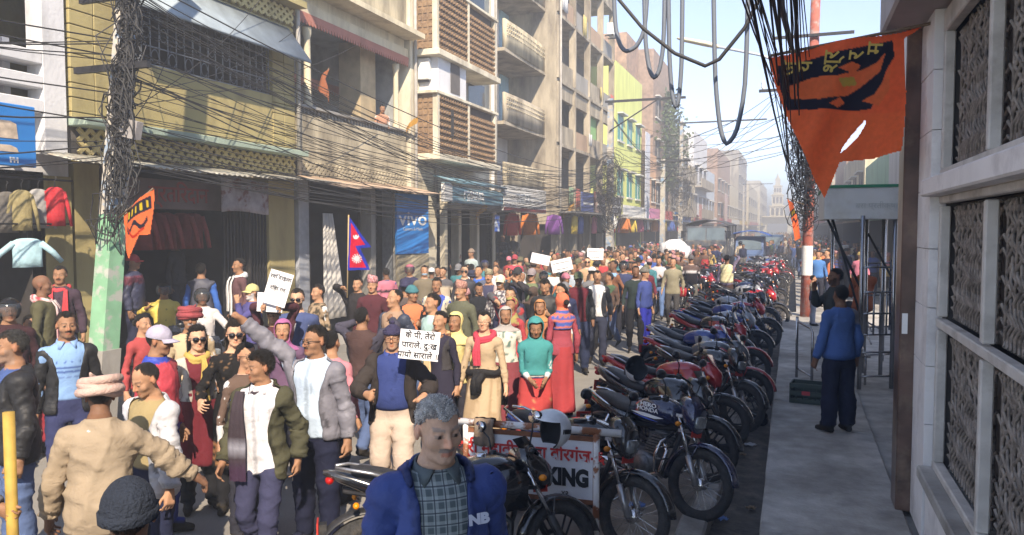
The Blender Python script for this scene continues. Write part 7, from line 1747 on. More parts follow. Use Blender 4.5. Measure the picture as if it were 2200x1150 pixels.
at(66, 678, 20, 'woman in red floral shawl beside the checked scarf man', 1.52, fem=True, tone='d', hairkind='bun', top=dict(k='shawl', c=speckle(c(200, 45, 62), c(235, 110, 110), 70, .5), slv=.4, hem=.95), skirt=dict(top=1.05, hem=.2, c=c(170, 30, 50)))
at(18, 645, 10, 'rider in black helmet with grey visor at the road edge', 1.72, tone='d', items=[('helmet', c(30, 30, 32))], top=J_(c(70, 40, 45)))
at(92, 592, 75, 'bald old man in olive jacket with red checked scarf', 1.64, z0=.30, hairkind='none', tone='k', top=J_(c(95, 92, 62)), items=[('scarf', plaid(c(225, 190, 190), c(190, 60, 70), c(240, 220, 215), .03), ((.05, .78), (-.04, .9)))])
at(128, 573, -12, 'moustached man in purple jacket and bright red scarf with phone', 1.68, z0=.30, must=True, tone='d', top=J_(c(75, 55, 70)), items=[('scarf', c(225, 40, 55), ((.08, .85), (-.08, .85)))], pose=stand(wristR=(-.05, -.26, 1.22)))
at(287, 548, 70, 'man in navy tracksuit and red cap under the orange pennant', 1.70, z0=.34, tone='d', g=1.06, items=[('cap', c(205, 45, 45))], top=J_(band(c(58, 62, 92), (1.30, 1.40, c(120, 50, 70))), nylon=1), legs=c(45, 48, 75), pose=stand(wristL=(.2, -.1, .95)))
yr = at(352, 610, 8, 'rider in bright yellow jacket and black helmet raising a finger', 1.70, tone='d', must=True, items=[('helmet', c(28, 28, 30))], top=J_(c(240, 205, 15, .9), nylon=1), pose=dict(SIT, wristR=(-.30, -.36, 1.26), curlR=60))
wr_ = at(434, 622, 8, 'rider in off white jacket and grey visor helmet', 1.70, tone='d', beard=(DK, .4), items=[('helmet', c(60, 62, 66))], top=J_(c(215, 208, 205)), pose=SIT)
at(378, 508, 60, 'man in dark jacket standing inside the dim shop', 1.70, X=-9.9, tone='k', top=J_(c(60, 58, 62)))
at(432, 566, 165, 'man in grey puffer vest over blue jacket with his back turned', 1.70, z0=.2, tone='d', top=[J_(c(25, 105, 200), off=.012), dict(k='vest', c=c(78, 80, 96), puff=1, off=.028)])
at(512, 556, -70, 'man in maroon sweater with long white scarf at the folding gate', 1.68, z0=.30, tone='d', top=dict(k='sweater', c=c(110, 72, 76)), items=[('scarf', c(228, 226, 226), ((.06, .85), (-.08, .9)))], legs=c(60, 60, 66))
at(408, 662, 0, 'old man in dark red turban and tan shawl', 1.66, tone='d', must=(.3, .28, .26), items=[('turban', c(170, 55, 62), None, None, 1.05)], top=dict(k='shawl', c=c(205, 175, 130), hem=.95, slv=.45))
at(308, 676, 40, 'dark haired woman partly hidden behind the lavender cap man', 1.55, fem=True, tone='m', hairkind='bun', top=SHT(c(190, 60, 60)))
at(338, 702, 62, 'man in lavender cap and red jacket with blue trim', 1.68, lod=0, tone='d', g=1.05, items=[('cap', c(172, 166, 190))], top=J_(band(c(222, 42, 68), (1.43, 1.5, c(35, 70, 190)), (.84, .93, c(40, 60, 180))), nylon=1, collar=1.49), legs=c(50, 70, 160), pose=stand(head=(8, 10, 0)))
at(424, 702, 10, 'woman in sunglasses with long black hair and mustard scarf', 1.60, fem=True, lod=0, tone='f', hairkind='long', items=[('glasses', True, DK, 1.15), ('scarf', c(200, 165, 50), ((.03, 1.05),))], inner=c(120, 30, 45), top=J_(c(205, 195, 178), open=.06), skirt=dict(top=1.05, hem=.45, c=c(120, 25, 40)), legs=BK_)
wb = at(505, 692, 2, 'woman in sunglasses and black embroidered kurta holding a water bottle', 1.64, fem=True, lod=0, tone='f', hairkind='long', hair=(.025, .018, .013), items=[('glasses', True, DK, 1.15)], top=SHT(speckle(c(36, 34, 34), c(130, 95, 60), 90, .82), collar=1.45), inner=None,
        skirt=dict(top=1.08, hem=.42, c=lambda V: np.where(((V[:, 2] < .66) & (V[:, 2] > .46) & (np.sin(V[:, 0] * 70 + V[:, 1] * 50) * np.sin(V[:, 2] * 90) > -.2))[:, None], np.array(c(170, 110, 55)), np.array(c(34, 33, 34)))), legs=BK_, pose=stand(wristR=(-.30, -.32, 1.08), wristL=(.02, -.30, 1.08), curlL=70, curlR=45))
at(530, 738, 30, 'dark haired woman in spectacles beside the olive jacket man', 1.55, fem=True, lod=1, tone='m', hairkind='bun', items=[('glasses', False)], top=dict(k='shawl', c=c(110, 85, 72), hem=.95, slv=.4))
bald = at(322, 778, -52, 'balding man in light grey jacket over khaki shirt looking down', 1.58, lod=0, hairkind='thin', hair=(.025, .02, .018), tone='m', beard=(DK, .18), inner=c(168, 145, 92), top=J_(c(205, 205, 212), open=.075, hem=.78, off=.028, nylon=1, flare=.3, wr=.011), legs=NV, pose=stand(head=(-4, 22, 0), wristL=(.27, -.08, .86)))
olive = at(560, 757, -28, 'young man in olive hooded jacket over white shirt turning his head', 1.60, lod=0, tone='d', hairkind='thick', inner=c(222, 220, 226), top=[dict(k='shirt', c=c(222, 220, 226), hem=.80, off=.012, wr=.006), J_(c(82, 80, 58), open=.085, hem=.76, off=.030, wr=.012, flare=.5, collar=1.49), dict(k='jacket', n='hood', c=c(76, 74, 54), open=.07, hem=1.36, collar=1.50, slv=-1, off=.038, th=.02, xmax=.12)], legs=c(62, 64, 96), items=[('collar', c(225, 222, 228)), ('scarf', band(c(70, 58, 66), (1.02, 1.05, c(150, 150, 165)), (.96, .98, c(200, 195, 190)), (.90, .93, c(150, 150, 165)), (.3, .88, c(70, 45, 70))), ((-.12, .78),), .02, .13)], pose=walk(.7, head=(-40, 4, 0)))
grey = at(676, 702, -30, 'man in spectacles and grey bomber jacket raising his fist', 1.70, lod=0, tone='d', must=True, g=1.05, items=[('glasses', False), ('collar', c(195, 218, 240))], inner=c(190, 215, 240), top=[dict(k='shirt', c=c(190, 215, 240), hem=.88, off=.012, wr=.005), J_(c(128, 126, 138), open=.075, hem=.86, off=.028, wr=.011, nylon=1)], legs=c(34, 38, 62), pose=stand(wristR=(-.50, -.20, 1.78), elbowR=(-.6, .2, -.8), curlR=95, head=(-25, 0, 0), wristL=(.27, .0, .86)))
at(607, 688, -5, 'woman in purple hooded jacket shading her eyes', 1.56, fem=True, tone='m', top=[J_(c(120, 85, 120)), dict(k='hood', c=c(176, 92, 150), face=52)], pose=stand(wristR=(-.05, -.22, 1.50)))
at(638, 622, -12, 'bearded man in sunglasses and navy T-shirt', 1.76, tone='f', g=1.12, beard=(DK, .92), must=True, items=[('glasses', True)], top=SHT(c(70, 88, 138)), legs=BK_, pose=walk(.5))
ph_ = at(588, 655, -8, 'person in maroon knit cap holding up a paper placard', 1.62, tone='m', items=[('beanie', c(95, 45, 55)), ('glasses', False)], top=J_(c(90, 45, 55)), pose=stand(wristR=(-.10, -.22, 1.72), wristL=(.12, -.22, 1.72), curl=60))
at(540, 612, -60, 'white bearded man in mustard cap and purple jacket', 1.66, tone='m', beard=((.55, .55, .55), .85), must=(.5, .5, .5), hair=(.5, .5, .5), items=[('cap', c(200, 190, 110))], top=J_(c(85, 80, 150)), pose=stand(wristL=(.05, -.25, 1.5)))
at(682, 612, -60, 'man in leaf patterned shawl behind the bearded man', 1.66, tone='m', top=dict(k='shawl', c=speckle(c(175, 145, 110), c(80, 70, 55), 60, .2), hem=.9, slv=.45))
at(712, 712, 150, 'girl with ponytail and pink top seen from behind', 1.54, fem=True, tone='m', hairkind='pony', top=SHT(c(225, 130, 145)))
fb = at(768, 597, -25, 'man in black jacket carrying the national flag', 1.68, tone='m', top=J_(c(52, 48, 50)), pose=walk(.8, wristR=(-.16, -.22, 1.55), curlR=90))
at(778, 662, 150, 'man in brown vest and jeans with both arms lifted', 1.62, tone='d', top=[J_(c(75, 72, 88), off=.012), dict(k='vest', c=c(88, 62, 58))], legs=JEAN, pose=walk(1., 1, wristR=(-.24, -.25, 1.55), wristL=(.2, -.25, 1.5)))
at(800, 597, -15, 'man in pink patterned topi behind the flag carrier', 1.72, tone='m', items=[('topi', c(225, 160, 165), c(180, 90, 90))], top=J_(c(95, 40, 50)))
at(846, 622, -48, 'man in navy padded vest jacket over tan sweater looking aside', 1.74, tone='m', hairkind='thin', inner=c(178, 140, 110), top=[dict(k='sweater', c=c(178, 140, 110), off=.010), J_(c(62, 72, 95), open=.075, puff=1, off=.024)], legs=c(48, 52, 90), pose=walk(.7, head=(-10, -4, 0)))
at(872, 602, 170, 'man in navy knit cap and dark jacket walking away', 1.70, tone='d', items=[('beanie', c(58, 56, 92))], top=J_(c(98, 84, 80)))
at(928, 632, -62, 'man in pale green T-shirt and beige jacket in profile', 1.68, tone='m', inner=c(170, 210, 205), top=[SHT(c(170, 210, 205)), J_(c(150, 130, 120), open=.09)], legs=GRY)
pm = at(843, 700, -6, 'man in spectacles and navy bobble cap showing a handwritten placard', 1.62, lod=1, tone='m', g=1.1, beard=((.3, .28, .26), .15), items=[('beanie', c(58, 52, 90), True, 1.655), ('glasses', False, (.03, .01, .01)), ('collar', c(42, 70, 150))], inner=c(45, 64, 125), top=[dict(k='shirt', c=c(45, 64, 125, .95), hem=.945, off=.012, wr=.005), J_(c(66, 58, 55), open=.085, hem=.80, off=.03, flare=.6, vee=.5, wr=.012)], legs=c(205, 180, 160), pose=walk(.55, wristR=(-.19, -.30, 1.13), curlR=95, elbowR=(-.8, .3, -.6), wristL=(.30, -.26, 1.10), elbowL=(.8, .3, -.6), curlL=75, rollL=60), baggy=.02)
at(945, 670, -40, 'woman in black shawl with tan printed scarf', 1.56, fem=True, tone='m', hairkind='bun', inner=c(55, 50, 70), top=[SHT(c(52, 48, 66)), dict(k='shawl', c=c(70, 66, 68), hem=1.0, slv=.4, open=.06)], items=[('scarf', plaid(c(190, 140, 80), c(120, 65, 45), c(225, 190, 130), .045), ((-.07, .72),), .026, .1)], skirt=dict(top=1.05, hem=.3, c=c(52, 48, 66)))
tw = at(1040, 670, -14, 'woman in tan kurta with bright red scarf and jacket tied at the waist', 1.58, fem=True, tone='f', hairkind='bun', inner=None, items=[('glasses', False, (.4, .3, .2)), ('scarf', c(215, 40, 72), ((-.05, 1.12),), .036, .09, 0., .02)], top=SHT(band(c(196, 166, 126), (.0, .0, (0, 0, 0))), slv=.50, collar=1.45), skirt=dict(top=1.08, hem=.36, c=stripes(c(196, 166, 126), c(176, 146, 106), .035, 0, .4)), legs=c(196, 166, 126), pose=walk(.6, wristL=(.27, -.05, .84), wristR=(-.27, -.08, .84)))
sj = MB(); sj.tube([(.185 * math.cos(a), -.005 + .155 * math.sin(a), 1.02 + .012 * math.sin(3 * a)) for a in np.linspace(0, 2 * math.pi, 19)[:-1]], .04, 8, closed=True); sj.tube([(-.04, -.17, 1.02), (-.06, -.20, .92), (-.05, -.205, .78)], [.045, .055, .06], 8); sj.tube([(.03, -.17, 1.02), (-.02, -.21, .95), (-.02, -.215, .82)], [.045, .05, .045], 8); sj.tube([(.15, .08, 1.0), (.2, .08, .8), (.19, .06, .62)], [.06, .08, .07], 8)
sj.v = [tuple(np.array(v) * tw['S']) for v in sj.v]; sj.build('waist_jacket', cmat(c(30, 28, 30)), tw['o'])
at(978, 672, -30, 'woman with yellow headscarf behind the tan kurta woman', 1.54, fem=True, tone='d', hairkind='bun', top=[SHT(c(210, 190, 110)), dict(k='hood', c=c(232, 212, 120), hem=1.3)])
at(990, 608, -35, 'man in olive sweater and rose topi', 1.70, tone='m', must=(.2, .18, .17), hair=(.12, .11, .10), items=[('topi', c(205, 150, 130), c(160, 90, 80))], top=J_(c(98, 100, 78)), legs=GRY)
at(1050, 582, -8, 'man in beige patterned topi and grey pink sweater', 1.68, tone='m', must=True, items=[('topi', c(185, 170, 130), c(90, 80, 60))], top=J_(c(185, 160, 158), open=.05), inner=c(70, 70, 100))
at(1075, 592, -14, 'man in cream cap and checked shirt', 1.68, tone='d', must=(.4, .4, .4), items=[('cap', c(235, 218, 180))], top=J_(plaid(c(215, 210, 205), c(110, 100, 110), c(60, 60, 70), .06)))
at(1142, 578, -16, 'man in grey cap and pale padded vest over green shirt', 1.72, tone='m', g=1.06, items=[('cap', c(150, 135, 138)), ('glasses', True)], inner=c(112, 125, 85), top=[SHT(c(112, 125, 85)), dict(k='vest', c=c(160, 138, 138), puff=1, open=.06)], legs=c(70, 75, 70))
at(1086, 660, 5, 'woman in white floral shawl and grey headscarf', 1.52, fem=True, tone='d', hairkind='bun', top=[dict(k='shawl', c=speckle(c(222, 216, 198), c(95, 130, 120), 55, .62), slv=.45, hem=.85), dict(k='hood', c=c(178, 170, 165))], skirt=dict(top=1.0, hem=.15, c=c(150, 60, 70)))
at(1098, 640, -40, 'woman in green and red patterned headscarf', 1.56, fem=True, tone='d', hairkind='bun', top=[SHT(c(195, 50, 60)), dict(k='hood', c=speckle(c(165, 150, 70), c(165, 60, 65), 40, .0), hem=1.28)])
at(1150, 682, 6, 'woman wrapped in a teal shawl over a red embroidered kurta', 1.52, fem=True, tone='d', hairkind='bun', top=[dict(k='shawl', c=c(20, 140, 140, .95), hood=True, hem=1.02, slv=.42, off=.034, face=50), dict(k='jacket', n='waist_band', c=band(c(40, 50, 110), (1.03, 1.07, c(225, 215, 195))), hem=.97, collar=1.09, slv=-1, off=.02)], skirt=dict(top=1.02, hem=.34, c=lambda V: np.where((np.sin(V[:, 0] * 60) * np.sin(V[:, 2] * 55 + np.cos(V[:, 0] * 40)) > .72)[:, None] & (V[:, 2] < .8)[:, None], np.array(c(200, 140, 80)), np.array(c(205, 52, 50)))), legs=c(190, 40, 55), baggy=.03, pose=stand(wristR=(-.06, -.24, 1.0), wristL=(.08, -.24, 1.0), head=(0, 18, 0)))
at(1160, 645, -2, 'girl in mustard orange headscarf', 1.50, fem=True, tone='d', hairkind='bun', top=[SHT(c(190, 110, 60)), dict(k='hood', c=c(205, 130, 60))])
at(1207, 632, -150, 'woman in rose sweater and bright orange hood seen from behind', 1.60, fem=True, tone='d', hairkind='bun', top=[dict(k='sweater', c=c(178, 62, 80), hem=.86), dict(k='hood', c=lambda V: np.where((V[:, 2] > 1.52)[:, None], np.array(c(245, 105, 50)), np.where((np.sin(V[:, 2] * 80) > .1)[:, None], np.array(c(240, 110, 60)), np.array(c(70, 100, 190)))), hem=1.2, off=.034)], skirt=dict(top=1.0, hem=.1, w=.82, c=c(190, 48, 55)), pose=stand(wristL=(.12, -.24, 1.05)))
at(1243, 585, 4, 'man in green cap and black jacket over maroon shirt', 1.72, tone='k', g=1.1, items=[('cap', c(105, 118, 82))], inner=c(112, 32, 46), top=[SHT(c(112, 32, 46)), J_(c(38, 42, 48), open=.08, nylon=1)], legs=c(45, 55, 85), pose=walk(.5))
at(1204, 610, -45, 'dark haired woman in purple shawl', 1.60, fem=True, tone='m', hairkind='bun', top=dict(k='shawl', c=c(70, 48, 80), slv=.45, hem=.9))
at(912, 571, 5, 'man in blue face mask and khaki jacket', 1.70, tone='m', items=[('mask', c(150, 195, 225))], top=J_(c(128, 115, 92)))
at(880, 570, -10, 'person in glossy pink helmet', 1.66, tone='d', items=[('helmet', c(200, 95, 120))], top=J_(c(55, 55, 90)))
at(938, 598, -10, 'man in cream jacket over blue shirt near the mask man', 1.68, tone='d', top=J_(c(215, 205, 180), open=.06), inner=c(60, 90, 190))
at(985, 545, -20, 'person in black jacket with raised arm by the wooden post', 1.70, tone='m', top=J_(c(60, 55, 58)), pose=walk(.5, wristR=(-.35, -.15, 1.7), curlR=90))
at(998, 571, -4, 'man in sunglasses and black jacket in the march', 1.72, tone='f', items=[('glasses', True)], top=J_(c(62, 62, 70), nylon=1))
at(1028, 572, -30, 'man in blue scarf walking in the march', 1.70, tone='m', top=J_(c(90, 100, 125)), items=[('scarf', c(40, 110, 215), ((.03, 1.1),))])
at(1106, 548, -10, 'man in red cap carrying a rolled flag', 1.74, tone='d', items=[('cap', c(185, 40, 62))], top=J_(c(210, 50, 75)))
at(1112, 575, -20, 'man in black hooded sweatshirt holding a camera', 1.74, tone='m', top=J_(c(62, 58, 64)), items=[('cap', c(52, 52, 56))], pose=stand(wristR=(-.06, -.26, 1.5), wristL=(.08, -.26, 1.5)))
at(1172, 598, -10, 'man in black leather jacket bending over his phone', 1.70, tone='m', top=J_(c(50, 50, 52), nylon=1), pose=stand(head=(0, 25, 0), wristL=(.08, -.25, 1.2)))
at(1232, 566, -6, 'man in pale denim jacket holding up a white placard', 1.68, tone='d', top=J_(c(175, 190, 205)), pose=stand(wristR=(-.22, -.25, 1.62), curlR=70))
at(1262, 553, 2, 'man in sunglasses and tan sweater', 1.74, tone='f', beard=(DK, .5), items=[('glasses', True)], top=dict(k='sweater', c=c(205, 160, 115)))
at(1283, 582, 2, 'man in black bomber jacket over white T-shirt', 1.70, tone='m', inner=WH, top=[SHT(WH), J_(c(48, 50, 58), open=.06, nylon=1)], legs=c(50, 55, 75), pose=walk(.6))
at(1318, 560, -62, 'man in rust brown coat over blue shirt', 1.76, tone='k', inner=c(130, 190, 235), top=[SHT(c(130, 190, 235)), J_(c(148, 90, 55), open=.05, hem=.80)], legs=BK_, pose=walk(.6))
at(1366, 572, 4, 'man in dark green sweatshirt', 1.72, tone='k', beard=(DK, .4), top=dict(k='sweater', c=c(48, 62, 60), hem=.82), legs=BK_, pose=walk(.4))
at(1386, 575, 60, 'man in grey knit cap and blue jacket turned sideways', 1.68, tone='m', items=[('beanie', c(120, 115, 105))], top=J_(c(60, 80, 150)), legs=c(40, 50, 170))
at(1415, 552, -2, 'man in light grey and navy hooded jacket looking at his phone', 1.70, tone='m', top=J_(band(c(195, 195, 200), (.8, 1.13, c(62, 64, 84)))), legs=c(90, 125, 175), pose=walk(.9, wristR=(-.08, -.28, 1.18), wristL=(.06, -.28, 1.18), head=(0, 18, 0)))
at(1446, 555, -5, 'man in khaki field coat', 1.72, tone='m', top=J_(c(150, 140, 110), hem=.78), legs=c(75, 72, 70), pose=walk(.4))
at(1485, 548, 6, 'man in grey cap and brown sweater with a white chest stripe', 1.72, tone='m', g=1.05, items=[('cap', c(95, 90, 92))], top=dict(k='sweater', c=band(c(45, 42, 48), (1.27, 1.31, c(220, 215, 215)), (1.31, 1.5, c(105, 82, 76)))), legs=c(110, 105, 95))
at(1562, 548, 172, 'man in pale yellow vest seen from behind', 1.72, tone='d', top=[SHT(c(140, 125, 150)), dict(k='vest', c=c(240, 225, 165), off=.03)], legs=c(92, 66, 58), pose=stand(wristR=(-.2, -.2, 1.7)))
at(1338, 545, -30, 'man in cream sweater behind the rust brown coat', 1.70, tone='m', top=dict(k='sweater', c=c(225, 205, 180)))
at(1340, 562, -15, 'person in black glossy helmet walking among the march', 1.72, tone='d', items=[('helmet', c(25, 25, 28)), ], top=J_(c(60, 70, 110)))
# ---- shop fronts and pavement
at(948, 510, 20, 'man in black shirt leaning in the tea shop doorway', 1.72, X=-9.35, tone='d', top=SHT(c(55, 55, 58)))
at(1012, 535, -40, 'man in pale green shirt on the shop step', 1.68, X=-7.9, tone='d', items=[('beanie', c(150, 125, 105))], top=SHT(c(170, 190, 190)))
at(1102, 503, 10, 'man in dark jacket sitting on the tea shop bench', 1.68, X=-9.0, tone='d', top=J_(c(58, 58, 62)), pose=CH, lod=1)
at(1080, 505, -20, 'man in checked jacket sitting deeper in the tea shop', 1.66, X=-9.4, tone='d', top=J_(plaid(c(80, 85, 100), c(50, 55, 70), c(110, 110, 120))), pose=CH, lod=1)
at(1196, 520, 170, 'man in mustard orange jacket seen from behind by the shops', 1.70, tone='d', top=J_(c(215, 150, 55)))
at(1158, 522, 160, 'man in dark vest with red bag by the shops', 1.70, tone='d', top=[SHT(WH), dict(k='vest', c=c(70, 72, 92))])
at(820, 226, 12, 'woman in peach shawl leaning on the cream building balcony rail', 1.52, X=-9.62, fem=True, tone='d', hairkind='bun', top=dict(k='shawl', c=c(205, 140, 105), slv=.45, hem=.95), pose=dict(lean=12, wristL=(.14, -.30, 1.05), wristR=(-.12, -.30, 1.05)), lod=1)
bm = at(1806, 614, -142, 'man in blue and grey track jacket standing on the pavement', 1.62, z0=.2, lod=1, tone='k', g=1.06, top=J_(lambda V: np.where((((V[:, 2] > 1.30) & (np.abs(V[:, 0]) > .12) & (V[:, 0] < 0)) | ((V[:, 2] > 1.2) & (V[:, 2] < 1.3) & (V[:, 1] < -.02)))[:, None], np.array(c(150, 150, 160)), np.array(c(62, 110, 180)))), legs=c(38, 42, 66), pose=stand(head=(-12, 0, 0), wristL=(.27, -.06, .86)), baggy=.022)
at(1794, 578, -70, 'bearded man in dark olive jacket leaning behind the track jacket man', 1.70, z0=.2, tone='k', beard=(DK, .6), top=J_(c(66, 68, 66)), legs=c(60, 62, 62), pose=stand(wristR=(-.06, -.25, 1.45)))
at(1748, 592, 100, 'child in white and blue jacket by the red pole', 1.16, z0=.2, tone='m', top=J_(band(c(190, 170, 140), (.85, 1.2, c(90, 90, 115)))), legs=c(170, 170, 180), lod=1)
at(1856, 560, -165, 'man in rust orange jacket sitting by the shelter', 1.68, z0=.62, tone='d', top=J_(c(190, 95, 42)), pose=CH, lod=1)
for k, (px, py, cl, lb) in enumerate(((1758, 540, c(60, 130, 200), 'person in sky blue shirt beyond the red pole'), (1772, 528, c(165, 40, 48), 'woman in crimson shawl beyond the red pole'), (1790, 525, c(205, 195, 190), 'person in cream shawl beyond the red pole'), (1776, 508, c(200, 110, 130), 'woman in pink shawl and blue cap on the far pavement'), (1806, 512, c(205, 70, 60), 'woman in red and yellow shawl on the far pavement'), (1900, 520, c(170, 45, 60), 'man in crimson jacket behind the shelter frame'), (1745, 505, c(70, 70, 78), 'man in dark jacket walking on the far pavement'), (1885, 528, c(60, 62, 72), 'dark clothed man at the shelter rear'))):
    at(px, py, -150 if k % 2 else 10, lb, 1.62, z0=.16, fem=k in (1, 3, 4), top=dict(k='shawl', c=cl, slv=.4, hem=.9) if k in (1, 2, 3, 4) else J_(cl), lod=2 if k not in (5,) else 1)
# ---- bikes under the riders
for pp, c1, lb in ((yr, 'blue', 'motorcycle under the rider in yellow'), (wr_, 'black', 'motorcycle under the rider in off white')):
    p_ = pp['P']; hd_ = math.degrees(pp['yaw']) - 90; h = R(hd_); 
    make_ = make_bike('classic', 6, lb); make_.location = (p_[0] + .30 * math.cos(h), p_[1] + .30 * math.sin(h), .01); make_.rotation_euler = (0, 0, h)
# ---- placards, flag, bottle
def placard(label, centre, w_, h_, lines, rz, tilt=0, size=.06, pitch=0, name='placard'):
    t = thing(name, label, 'placard', centre); t.rotation_euler = (R(pitch), R(tilt), rz); b = MB(); b.box((-w_ / 2, -.003, -h_ / 2), (w_ / 2, .003, h_ / 2)); b.build('card', mat('placard_card', (.78, .77, .79), .8, noise=.03), t)
    for k, ln in enumerate(lines): text('lettering', ln, size, M_LETB if size > .05 else M_LETG, t, frame((0, -.006, h_ / 2 - h_ * (k + .55) / max(len(lines), 1)), (1, 0, 0), (0, -1, 0)), .001, .0012)
    return t
ctr = wpt(pm, pm['J']['palmL']); d_ = np.linalg.norm(ctr - _C); tgt = _C + ray(901, 742) * ((ctr - _C) @ _fw - .03)
placard('white paper placard with three handwritten lines held by the bobble cap man', tgt, .33, .245, ['के पी, तेरो', 'पाराले, दुःख', 'पायो साराले ॥'], R(22), 6, .068)
ctr = wpt(ph_, ph_['J']['palmL']); tgt = _C + ray(597, 620) * ((ctr - _C) @ _fw - .02)
placard('tilted white paper placard with two handwritten lines over the purple hood', tgt, .24, .36, ['रवि दाईला', 'रिहा गर', ''], R(26), 17, .06)
placard('second blank white card under the tilted placard', _C + ray(580, 650) * ((ctr - _C) @ _fw + .02), .26, .2, [], R(26), 4)
for px, py, w_, h_, zc, lb, tl in ((1161, 557, .42, .22, 17, 'blank white placard lifted above the crowd near the wooden post', 12), (1207, 570, .42, .25, 15.5, 'white placard with faint lines near the denim jacket man', -12), (1279, 546, .40, .28, 19, 'small white placard with faint lines before the shops', 2)): placard(lb, dep(px, py, zc), w_, h_, ['~~~~~~', '~~~~'] if 'faint' in lb else [], R(20), tl, .1)
def nepal_flag():
    t = thing('national_flag', 'crimson double pennant flag with blue border, white moon and sun', 'flag', (0, 0, 0)); pc = wpt(fb, fb['J']['palmR']); zc = (pc - _C) @ _fw
    poly = [(749, 465), (797, 531), (774, 534), (795, 580), (748, 581)]; inn = [(753, 478), (785, 526), (764, 529), (786, 575), (752, 575)]
    def place(x, y): o = np.array([dep(a, b, zc) for a, b in zip(x, y)]); o += np.outer(.03 * np.sin((x - 749) / 9 + (y - 465) / 25), _fw); return o
    def colour(x, y):
        c_ = np.tile(np.array((.02, .04, .42)), (len(x), 1)); c_[inside(inn, x, y)] = (.68, .015, .05)
        a = np.arctan2(y - 556, x - 767); r_ = np.hypot(x - 767, y - 556); c_[r_ < 8 + 2.2 * np.sign(np.sin(a * 12))] = (.8, .8, .8); m = (np.hypot(x - 765, y - 508) < 6.5) & (np.hypot(x - 765, y - 504) > 5.5); c_[m] = (.8, .8, .8); c_[(np.hypot(x - 765, y - 508) < 3.2)] = (.8, .8, .8); return c_
    obj('cloth', flag_mesh(poly, .9, place, colour), t); s = MB(); s.tube([dep(746, 640, zc), dep(749, 462, zc)], .011, 6); s.build('stick', mat('bamboo', (.42, .30, .15), .7), t)
nepal_flag()
def bottle():
    p = wpt(wb, wb['J']['palmL']); t = thing('water_bottle', 'clear plastic water bottle with blue label', 'bottle', (p[0], p[1], p[2] - .10)); b = MB(); b.lathe([(.001, 0), (.030, 0), (.033, .02), (.030, .045), (.033, .07), (.033, .15), (.030, .17), (.014, .205), (.014, .22)], 'z', (0, 0, 0), 12); b.build('bottle_body', mat('clear_plastic', (.75, .80, .82), .1, spec=.6, alpha=.5), t)
    b = MB(); b.lathe([(.0345, .085), (.0345, .14)], 'z', (0, 0, 0), 12); b.build('label_band', mat('label_blue', (.02, .25, .75), .4), t); b = MB(); b.lathe([(.016, .215), (.016, .235), (.001, .236)], 'z', (0, 0, 0), 10); b.build('cap', M_LET, t)
bottle()
helmet('white open helmet with vent slots resting on the black motorcycle by the barrier', dep(1182, 922, 4.95), (R(-6), R(4), R(-40)), (.62, .64, .66))
helmet('white helmet with dark lining lying open on a motorcycle seat', gnd(1368, 792, .98), (R(-62), R(0), R(28)), (.60, .61, .62))
